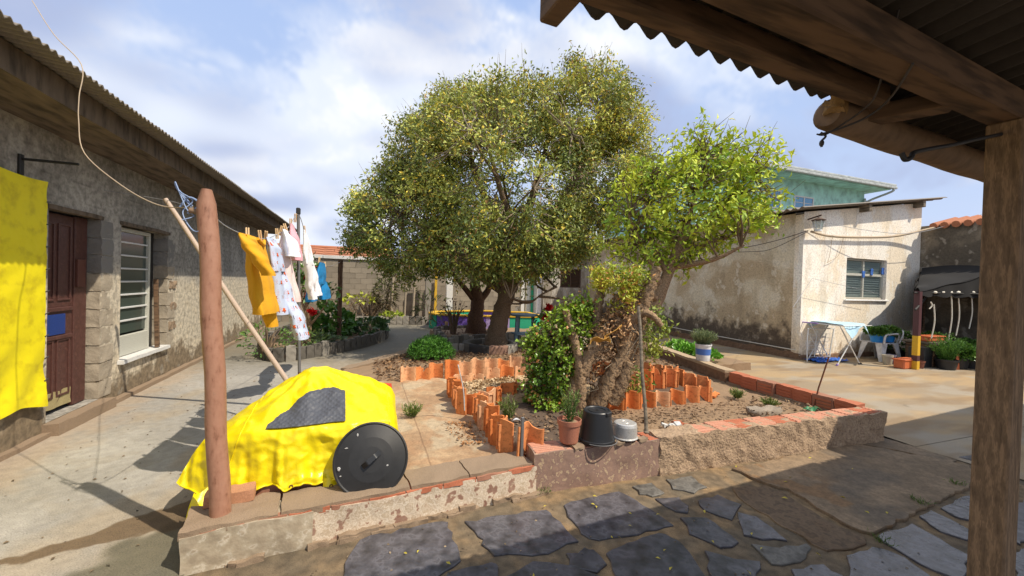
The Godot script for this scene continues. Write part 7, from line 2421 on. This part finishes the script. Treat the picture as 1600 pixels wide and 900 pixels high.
func island_plants() -> void:
	# left bed: ring of edging blocks round soil
	var path := curve([Vector3(-1.95, 0, -9.6), Vector3(-1.70, 0, -8.85), Vector3(-1.35, 0, -8.62), Vector3(-0.80, 0, -9.12), Vector3(-0.10, 0, -9.90), Vector3(0.42, 0, -10.9), Vector3(0.62, 0, -11.8), Vector3(0.60, 0, -12.9), Vector3(0.2, 0, -13.8), Vector3(-0.8, 0, -14.0), Vector3(-1.7, 0, -13.2), Vector3(-2.0, 0, -11.5), Vector3(-1.95, 0, -9.6)], 5)
	var e := thing("round_bed_edging", "curved edging of grey concrete blocks round the left planting bed", "edging", Vector3(-0.7, 0, -11.2))
	var loc := []
	for p in path: loc.append(p - e.position)
	edging_row(e, loc, 0.27, 0.19, [M.edging_dark, M.edging_dark, M.edging_dark, M.edging])
	var poly := PackedVector2Array()
	for p in path.slice(0, path.size() - 1): poly.append(Vector2(p.x, p.z))
	var g := G.new()
	g.slab(poly, -0.05, 0.16, 0.02)
	setting("round_bed_soil", g, M.earth)
	bush("leafy_bush", "big leaved dark green bush behind the wooden post in the round bed", "bush", Vector3(-0.72, 0.15, -10.9), Vector3(0.46, 0.36, 0.42), 480, 0.20, "broad", Color(0.04, 0.12, 0.02), Color(0.12, 0.27, 0.04), 8)
	bush("rosette_bush", "low dark leafy plant at the right end of the round bed", "plant", Vector3(0.20, 0.15, -11.25), Vector3(0.40, 0.20, 0.36), 260, 0.17, "broad", Color(0.03, 0.08, 0.025), Color(0.10, 0.18, 0.05), 5)
	bush("pale_creeper", "grey-green creeping plant at the front edge of the round bed", "plant", Vector3(-0.80, 0.15, -9.6), Vector3(0.42, 0.10, 0.3), 260, 0.13, "broad", Color(0.08, 0.14, 0.07), Color(0.18, 0.25, 0.12))
	bush("trailing_vine", "thin trailing green vine at the near left end of the round bed", "vine", Vector3(-1.72, 0.05, -8.9), Vector3(0.45, 0.34, 0.35), 300, 0.085, "oval", Color(0.05, 0.12, 0.025), Color(0.17, 0.30, 0.06), 14)
	bush("low_herbs", "low grassy herbs at the back of the round bed", "plant", Vector3(0.0, 0.15, -12.4), Vector3(0.5, 0.12, 0.5), 320, 0.10, "oval", Color(0.08, 0.16, 0.03), Color(0.22, 0.30, 0.07))
	bush("ground_ivy", "patch of mixed low greenery under the poinsettia", "plant", Vector3(-1.15, 0.15, -9.35), Vector3(0.45, 0.20, 0.3), 330, 0.08, "oval", Color(0.05, 0.11, 0.02), Color(0.16, 0.24, 0.05), 6)
	# poinsettia
	var t := thing("poinsettia", "tall bare-stemmed poinsettia with red flowers behind the metal mast", "plant", Vector3(-1.1, 0.15, -9.6))
	g = G.new()
	g.tube(curve([Vector3(0, 0, 0), Vector3(0.03, 0.5, 0), Vector3(-0.05, 1.1, 0.02), Vector3(0.08, 1.6, 0)]), radii([0.07, 0.05, 0.035, 0.015], 19), 9, true, 0.2, nC)
	g.tube(curve([Vector3(0.02, 0.4, 0), Vector3(0.25, 0.7, 0.05), Vector3(0.5, 1.15, 0.05)]), radii([0.035, 0.02, 0.01], 13), 7)
	g.tube(curve([Vector3(0.0, 0.6, 0), Vector3(-0.12, 1.0, 0.05), Vector3(-0.05, 1.45, 0.1)]), radii([0.03, 0.02, 0.01], 13), 7)
	part("stem", g, M.bark_grey, t)
	var xs := []
	var cs := []
	for c in [Vector3(0.05, 1.5, 0), Vector3(0.0, 1.2, 0.05), Vector3(0.4, 1.05, 0.05), Vector3(-0.05, 1.7, 0.0)]:
		for i in 60:
			xs.append(leaf_at(c + rdir() * 0.24, rdir() - UP * 0.1, rng.randf_range(0.09, 0.16)))
			cs.append(mixc(Color(0.05, 0.12, 0.02), Color(0.16, 0.30, 0.05), rng.randf()))
	copies("leaves", leaf_mesh("broad"), xs, cs, t)
	for c in [Vector3(0.12, 0.72, 0.18), Vector3(0.02, 1.02, 0.1), Vector3(0.06, 1.66, 0.12), Vector3(0.0, 1.36, 0.12)]:
		xs = []; cs = []
		for i in 26:
			xs.append(leaf_at(c, rdir() + Vector3(0.2, 0.3, 0.6), rng.randf_range(0.09, 0.15), 0.1))
			cs.append(mixc(Color(0.40, 0.006, 0.01), Color(0.62, 0.02, 0.02), rng.randf()))
		copies("red_flower", leaf_mesh("broad"), xs, cs, t)

	# back strip with its own edging
	var be := thing("back_strip_edging", "straight row of pale concrete edging blocks along the foot of the back wall", "edging", Vector3(0.6, 0, -14.9))
	edging_row(be, [Vector3(-1.8, 0, -0.1), Vector3(1.7, 0, 0.05), Vector3(2.4, 0, 0.4)], 0.30, 0.22, [M.edging, M.edging, M.edging, M.edging_dark])
	g = G.new()
	g.rough(Vector3(-1.6, -0.05, -16.2), Vector3(3.1, 0.14, -15.0), 0.3, 0.05, nB)
	setting("back_strip_soil", g, M.earth)
	bush("dried_heap", "heap of dry brown stalks against the back wall left of the slim trunks", "dead plants", Vector3(0.25, 0.1, -15.45), Vector3(0.85, 0.50, 0.4), 900, 0.14, "grass", Color(0.20, 0.13, 0.075), Color(0.46, 0.34, 0.20), 40)
	bush("yellow_leaves", "few yellow-green leaves on top of the dry heap at the back wall", "plant", Vector3(-0.1, 0.75, -15.2), Vector3(0.5, 0.16, 0.25), 70, 0.17, "broad", Color(0.28, 0.34, 0.03), Color(0.46, 0.48, 0.06))
	bush("yellow_clump", "low yellow-green clump at the back edging below the slim trunks", "plant", Vector3(0.95, 0.1, -15.1), Vector3(0.38, 0.16, 0.2), 110, 0.17, "broad", Color(0.20, 0.30, 0.03), Color(0.42, 0.48, 0.06))
	bush("spiky_plant", "spiky purple-green dracaena beside the slim trunks at the back wall", "plant", Vector3(0.75, 0.55, -15.5), Vector3(0.32, 0.55, 0.3), 420, 0.30, "grass", Color(0.06, 0.05, 0.03), Color(0.17, 0.17, 0.06), 5)
	var k := 0
	for q in [[0.95, 1.75, 0.07, "leftmost, thickest slim pale trunk at the back wall"], [1.42, 1.6, 0.045, "middle one of the slim pale trunks at the back wall"], [1.72, 1.65, 0.055, "rightmost of the slim pale trunks at the back wall"]]:
		var s := thing("slim_tree", q[3], "tree", Vector3(q[0], 0.08, -15.3), 0.0, "slim pale trunks at the back wall")
		g = G.new()
		g.tube(curve([Vector3.ZERO, Vector3(0.02, q[1] * 0.5, 0), Vector3(0.05, q[1], 0)]), radii([q[2], q[2] * 0.8, q[2] * 0.7], 13), 9, true, 0.15, nC)
		for j in 4:
			g.tube(curve([Vector3(0.04, q[1] * 0.9, 0), Vector3(0.04 + 0.15 * (j - 1.5), q[1] * 1.15, 0.05 * j), Vector3(0.05 + 0.3 * (j - 1.5), q[1] * 1.5, 0.05)]), radii([0.03, 0.02, 0.008], 13), 6)
		part("trunk", g, sm("pale_bark", Color(0.40, 0.33, 0.245), 0.95, T.grit, 2.0, T.lump, 0.30), s)
		k += 1

	# second bed with the flared trunk
	var b2 := thing("oval_bed_edging", "curved edging of grey blocks round the bed behind the big tree", "edging", Vector3(3.0, 0, -10.6))
	edging_row(b2, curve([Vector3(-1.15, 0, 0.95), Vector3(-1.05, 0, -0.2), Vector3(-1.0, 0, -1.2), Vector3(-0.5, 0, -1.7), Vector3(0.7, 0, -1.75)], 5), 0.26, 0.18, [M.edging, M.edging_dark, M.edging, M.edging_dark])
	edging_row(b2, curve([Vector3(-1.15, 0, 0.95), Vector3(-0.5, 0, 0.5), Vector3(0.3, 0, 0.2), Vector3(1.2, 0, 0.1), Vector3(2.1, 0, 0.1)], 5), 0.24, 0.18, [M.edging, M.edging_dark, M.edging_dark, M.edging])
	edging_row(b2, [Vector3(-1.05, 0, 1.6), Vector3(-0.72, 0, 1.65)], 0.2, 0.16, [M.edging])
	edging_row(b2, [Vector3(0.62, 0, 1.45), Vector3(1.5, 0, 1.2)], 0.2, 0.16, [M.edging])
	g = G.new()
	g.rough(Vector3(1.9, -0.05, -12.3), Vector3(5.2, 0.14, -10.55), 0.3, 0.06, nB)
	setting("oval_bed_soil", g, M.earth)
	var f := thing("flared_tree", "smaller tree with a flared reddish brown foot standing behind the big tree", "tree", Vector3(3.05, 0.1, -11.3))
	g = G.new()
	g.tube(curve([Vector3(0, -0.05, 0), Vector3(0, 0.18, 0), Vector3(-0.02, 0.5, 0), Vector3(0.02, 0.95, 0.02), Vector3(-0.1, 1.5, 0)]), radii([0.40, 0.28, 0.21, 0.19, 0.12], 25), 16, true, 0.25, nC)
	g.tube(curve([Vector3(0, 0.9, 0), Vector3(0.3, 1.25, 0.05), Vector3(0.5, 1.8, 0)]), radii([0.12, 0.09, 0.05], 13), 8)
	g.tube(curve([Vector3(0, 0.9, 0), Vector3(-0.45, 1.4, 0.05), Vector3(-0.9, 1.9, 0)]), radii([0.10, 0.07, 0.03], 13), 8)
	part("trunk", g, sm("red_bark", Color(0.22, 0.12, 0.075), 0.95, T.bark, 1.6, T.bark, 1.5), f)
	var tw := G.new()
	var pal := func(p: Vector3, tone: float, u: float, fz: float) -> Color: return mixc(Color(0.05, 0.08, 0.02), Color(0.15, 0.16, 0.04), tone * 0.5 + u * 0.5)
	crown(f, [[Vector3(-0.3, 2.3, 0), Vector3(1.4, 0.75, 0.9)]], 120, 20, 0.22, 0.09, pal, 0.4, "oval", [Vector3(-0.1, 1.5, 0), Vector3(0.5, 1.8, 0), Vector3(-0.9, 1.9, 0)], tw)
	part("twigs", tw, M.twig, f).set_meta("kind", "stuff")
	bush("bare_red_shrub", "nearly bare dark red shrub left of the flared trunk", "shrub", Vector3(2.35, 0.1, -11.1), Vector3(0.42, 0.55, 0.3), 150, 0.09, "oval", Color(0.09, 0.03, 0.03), Color(0.20, 0.08, 0.05), 34)
	bush("drooping_palm", "small drooping dark palm left of the painted ring", "plant", Vector3(2.1, 0.3, -13.6), Vector3(0.5, 0.45, 0.4), 110, 0.32, "grass", Color(0.04, 0.05, 0.02), Color(0.12, 0.14, 0.04), 5)
	g = G.new()
	g.beam(Vector3(3.5, 0.75, -12.0), Vector3(2.75, 1.55, -12.1), 0.03, 0.03)
	tag(part("slanting_cane", g, M.prop_wood), "pale cane slanting up across the flared trunk", "cane")

	# painted ring behind the trees
	var pr := thing("painted_ring", "low round wall painted purple lilac and green with a yellow rim, behind the trees", "low wall", Vector3(3.9, 0, -13.6))
	var pts := [Vector3(-1.75, 0, -0.3), Vector3(-1.60, 0, 0.22), Vector3(-1.0, 0, 0.62), Vector3(-0.15, 0, 0.90), Vector3(0.6, 0, 1.08), Vector3(1.35, 0, 1.22), Vector3(1.75, 0, 1.0), Vector3(1.9, 0, -0.6), Vector3(0.2, 0, -1.5), Vector3(-1.4, 0, -1.0), Vector3(-1.75, 0, -0.3)]
	var cols := [M.green_paint, M.purple_paint, M.purple_paint, M.lilac_paint, M.green_paint, M.green_paint, M.lilac_paint, M.purple_paint, M.green_paint, M.lilac_paint]
	for i in 10:
		g = G.new()
		g.beam(pts[i] + UP * 0.24, pts[i + 1] + UP * 0.24, 0.10, 0.46, 0.006)
		part("painted_panel", g, cols[i], pr)
		g = G.new()
		g.beam(pts[i] + UP * 0.50, pts[i + 1] + UP * 0.50, 0.16, 0.06, 0.012)
		part("rim", g, M.yellow_paint, pr)
	g = G.new()
	g.rough(Vector3(-1.4, 0.02, -1.0), Vector3(1.6, 0.3, 0.5), 0.3, 0.06, nB)
	part("sand", g, M.earth, pr)

	# garden table and red flowers near it
	var tb := thing("garden_table", "small round blue-grey garden table right of the big tree's ring", "table", Vector3(3.72, 0, -9.35))
	g = G.new()
	g.lathe([Vector2(0, 0.80), Vector2(0.36, 0.80), Vector2(0.37, 0.82), Vector2(0.36, 0.84), Vector2(0, 0.84)], 24)
	part("top", g, M.bluegrey_paint, tb)
	for a in [2.6, 0.6, 4.6]:
		g = G.new()
		g.beam(Vector3(cos(a) * 0.28, 0, sin(a) * 0.28), Vector3(cos(a) * 0.24, 0.8, sin(a) * 0.24), 0.065, 0.065)
		part("leg", g, M.bluegrey_paint, tb)
	g = G.new()
	g.box(Vector3(-0.24, 0.34, -0.2), Vector3(0.24, 0.38, 0.2), 0.006)
	part("shelf", g, M.bluegrey_paint, tb)
	var rf := thing("red_flower_plant", "leggy plant with two red flower heads right of the blue-grey table", "plant", Vector3(4.15, 0.05, -9.0))
	g = G.new()
	g.tube(curve([Vector3(0, 0, 0), Vector3(0.0, 0.5, 0), Vector3(0.05, 0.95, 0)]), 0.015, 6)
	g.tube(curve([Vector3(0, 0.2, 0), Vector3(-0.08, 0.5, 0), Vector3(-0.02, 0.72, 0.1)]), 0.012, 6)
	part("stems", g, M.twig, rf)
	for c in [Vector3(0.05, 0.96, 0.05), Vector3(-0.03, 0.72, 0.15)]:
		xs = []; cs = []
		for i in 40:
			xs.append(leaf_at(c + rdir() * 0.03, rdir() + Vector3(0.0, 0.3, 0.5), rng.randf_range(0.09, 0.15), 0.1))
			cs.append(mixc(Color(0.42, 0.006, 0.01), Color(0.65, 0.02, 0.02), rng.randf()))
		copies("red_flower", leaf_mesh("broad"), xs, cs, rf)
	xs = []; cs = []
	for i in 130:
		xs.append(leaf_at(Vector3(0, 0.55, 0) + rdir() * Vector3(0.25, 0.35, 0.2), rdir() - UP * 0.2, rng.randf_range(0.08, 0.14)))
		cs.append(mixc(Color(0.04, 0.10, 0.02), Color(0.12, 0.24, 0.04), rng.randf()))
	copies("leaves", leaf_mesh("broad"), xs, cs, rf)


func loose_bits() -> void:
	# leaf litter, chips and crumbs, too many to count
	var xs := []
	var cs := []
	for i in 5200:
		var z := rng.randf_range(-9.0, -5.95)
		var x := rng.randf_range(0.2, 5.6)
		if z < -7.3 and x < 1.0 + (-z - 9.0) * 0.72: continue
		var y := 0.155 - 0.115 * ss(-6.2, -8.6, z)
		xs.append(leaf_at(Vector3(x, y + 0.015, z), Vector3(rng.randf_range(-1, 1), rng.randf_range(-0.1, 0.3), rng.randf_range(-1, 1)), rng.randf_range(0.03, 0.08), 1.2))
		cs.append(mixc(Color(0.10, 0.055, 0.03), Color(0.36, 0.21, 0.10), rng.randf() * rng.randf()))
	tag(copies("leaf_litter", leaf_mesh("chip"), xs, cs, self), "brown fallen leaves covering the soil at the back of the bed", "leaf litter")
	xs = []; cs = []
	for i in 1500:
		xs.append(leaf_at(Vector3(rng.randf_range(1.12, 2.6), 0.315, rng.randf_range(-5.25, -4.45)), Vector3(rng.randf_range(-1, 1), rng.randf_range(-0.1, 0.35), rng.randf_range(-1, 1)), rng.randf_range(0.03, 0.07), 1.0))
		cs.append(mixc(Color(0.30, 0.18, 0.08), Color(0.66, 0.52, 0.33), rng.randf()))
	tag(copies("wood_chips", leaf_mesh("chip"), xs, cs, self), "pale wood chips filling the small bed between the tile rows", "wood chips")
	xs = []; cs = []
	for i in 1500:
		var x := rng.randf_range(1.25, 5.2)
		var z := rng.randf_range(-3.95, -3.0)
		xs.append(leaf_at(Vector3(x, 0.172 + (0.055 if x < 2.4 else 0.0) + 0.04 * exp(-pow((z + 3.45) / 0.18, 2)) * ss(2.3, 2.7, x), z), Vector3(rng.randf_range(-1, 1), rng.randf_range(-0.1, 0.3), rng.randf_range(-1, 1)), rng.randf_range(0.015, 0.06), 1.2))
		cs.append(mixc(Color(0.12, 0.07, 0.04), Color(0.44, 0.30, 0.17), rng.randf() * rng.randf()))
	tag(copies("soil_crumbs", leaf_mesh("chip"), xs, cs, self), "dry crumbs and bits of leaf scattered over the front soil", "crumbs")
	xs = []; cs = []
	for i in 160:
		xs.append(leaf_at(Vector3(rng.randf_range(0.9, 1.15), 0.192, rng.randf_range(-4.0, -3.4)) + Vector3(-0.15 * rng.randf(), 0, 0), Vector3(rng.randf_range(-1, 1), 0.1, rng.randf_range(-1, 1)), rng.randf_range(0.02, 0.05), 1.2))
		cs.append(mixc(Color(0.20, 0.09, 0.03), Color(0.5, 0.25, 0.10), rng.randf()))
	tag(copies("swept_leaves", leaf_mesh("chip"), xs, cs, self), "few dry leaves on the pad along the foot of the tiles", "leaf litter")
	xs = []; cs = []
	for i in 260:
		var z := rng.randf_range(-9.0, -1.5)
		var x := rng.randf_range(-2.75, -1.0)
		xs.append(leaf_at(Vector3(x, 0.006, z), Vector3(rng.randf_range(-1, 1), 0.05, rng.randf_range(-1, 1)), rng.randf_range(0.008, 0.03), 1.5))
		cs.append(mixc(Color(0.06, 0.045, 0.03), Color(0.24, 0.17, 0.10), rng.randf()))
	tag(copies("grit", leaf_mesh("chip"), xs, cs, self), "dark specks of grit and leaf bits on the left concrete yard", "grit")
	xs = []; cs = []
	for i in 420:
		var x := rng.randf_range(-0.8, 5.3)
		var z := rng.randf_range(-2.78, -1.2)
		if z < -2.56 - 0.06 * (x + 0.8): continue
		xs.append(leaf_at(Vector3(x, 0.004, z), Vector3(rng.randf_range(-1, 1), 0.05, rng.randf_range(-1, 1)), rng.randf_range(0.006, 0.022), 1.5))
		cs.append(mixc(Color(0.09, 0.065, 0.04), Color(0.40, 0.31, 0.20), rng.randf() * rng.randf()))
	tag(copies("paving_grit", leaf_mesh("chip"), xs, cs, self), "grit and crumbs of mortar lying over the paving", "grit")
	var n := 0
	for q in [[Vector3(4.05, 0.0, -1.84), "weeds in the joint along the far edge of the big concrete patch"], [Vector3(3.17, 0.0, -1.62), "tuft in the joint at the near corner of the concrete patch"], [Vector3(4.75, 0.0, -1.92), "weeds in the joint at the right end of the concrete patch"], [Vector3(1.33, 0.0, -2.82), "tiny tuft at the foot of the wall's step"]]:
		var t := thing("joint_weed", q[1], "weed", q[0])
		xs = []; cs = []
		blades(xs, cs, Vector3.ZERO, 22, 0.035, 0.09, Color(0.09, 0.16, 0.03), Color(0.24, 0.32, 0.07), 3, 0.03)
		copies("leaves", leaf_mesh("grass"), xs, cs, t)
		n += 1
	xs = []; cs = []
	for i in 46:
		var x := rng.randf_range(-2.5, 4.5)
		var z := rng.randf_range(-2.75, -1.6) if x > -0.8 else rng.randf_range(-8.0, -3.0)
		if x > -0.8 and z < -2.55 - 0.06 * (x + 0.8): continue
		xs.append(leaf_at(Vector3(x, 0.012, z), Vector3(rng.randf_range(-1, 1), 0.05, rng.randf_range(-1, 1)), rng.randf_range(0.02, 0.045), 1.5))
		cs.append(Color(0.55, 0.45, 0.05) if x > -0.8 else Color(0.16, 0.10, 0.05))
	tag(copies("fallen_leaves", leaf_mesh("oval"), xs, cs, self), "few tiny fallen leaves on the paving", "leaf litter")
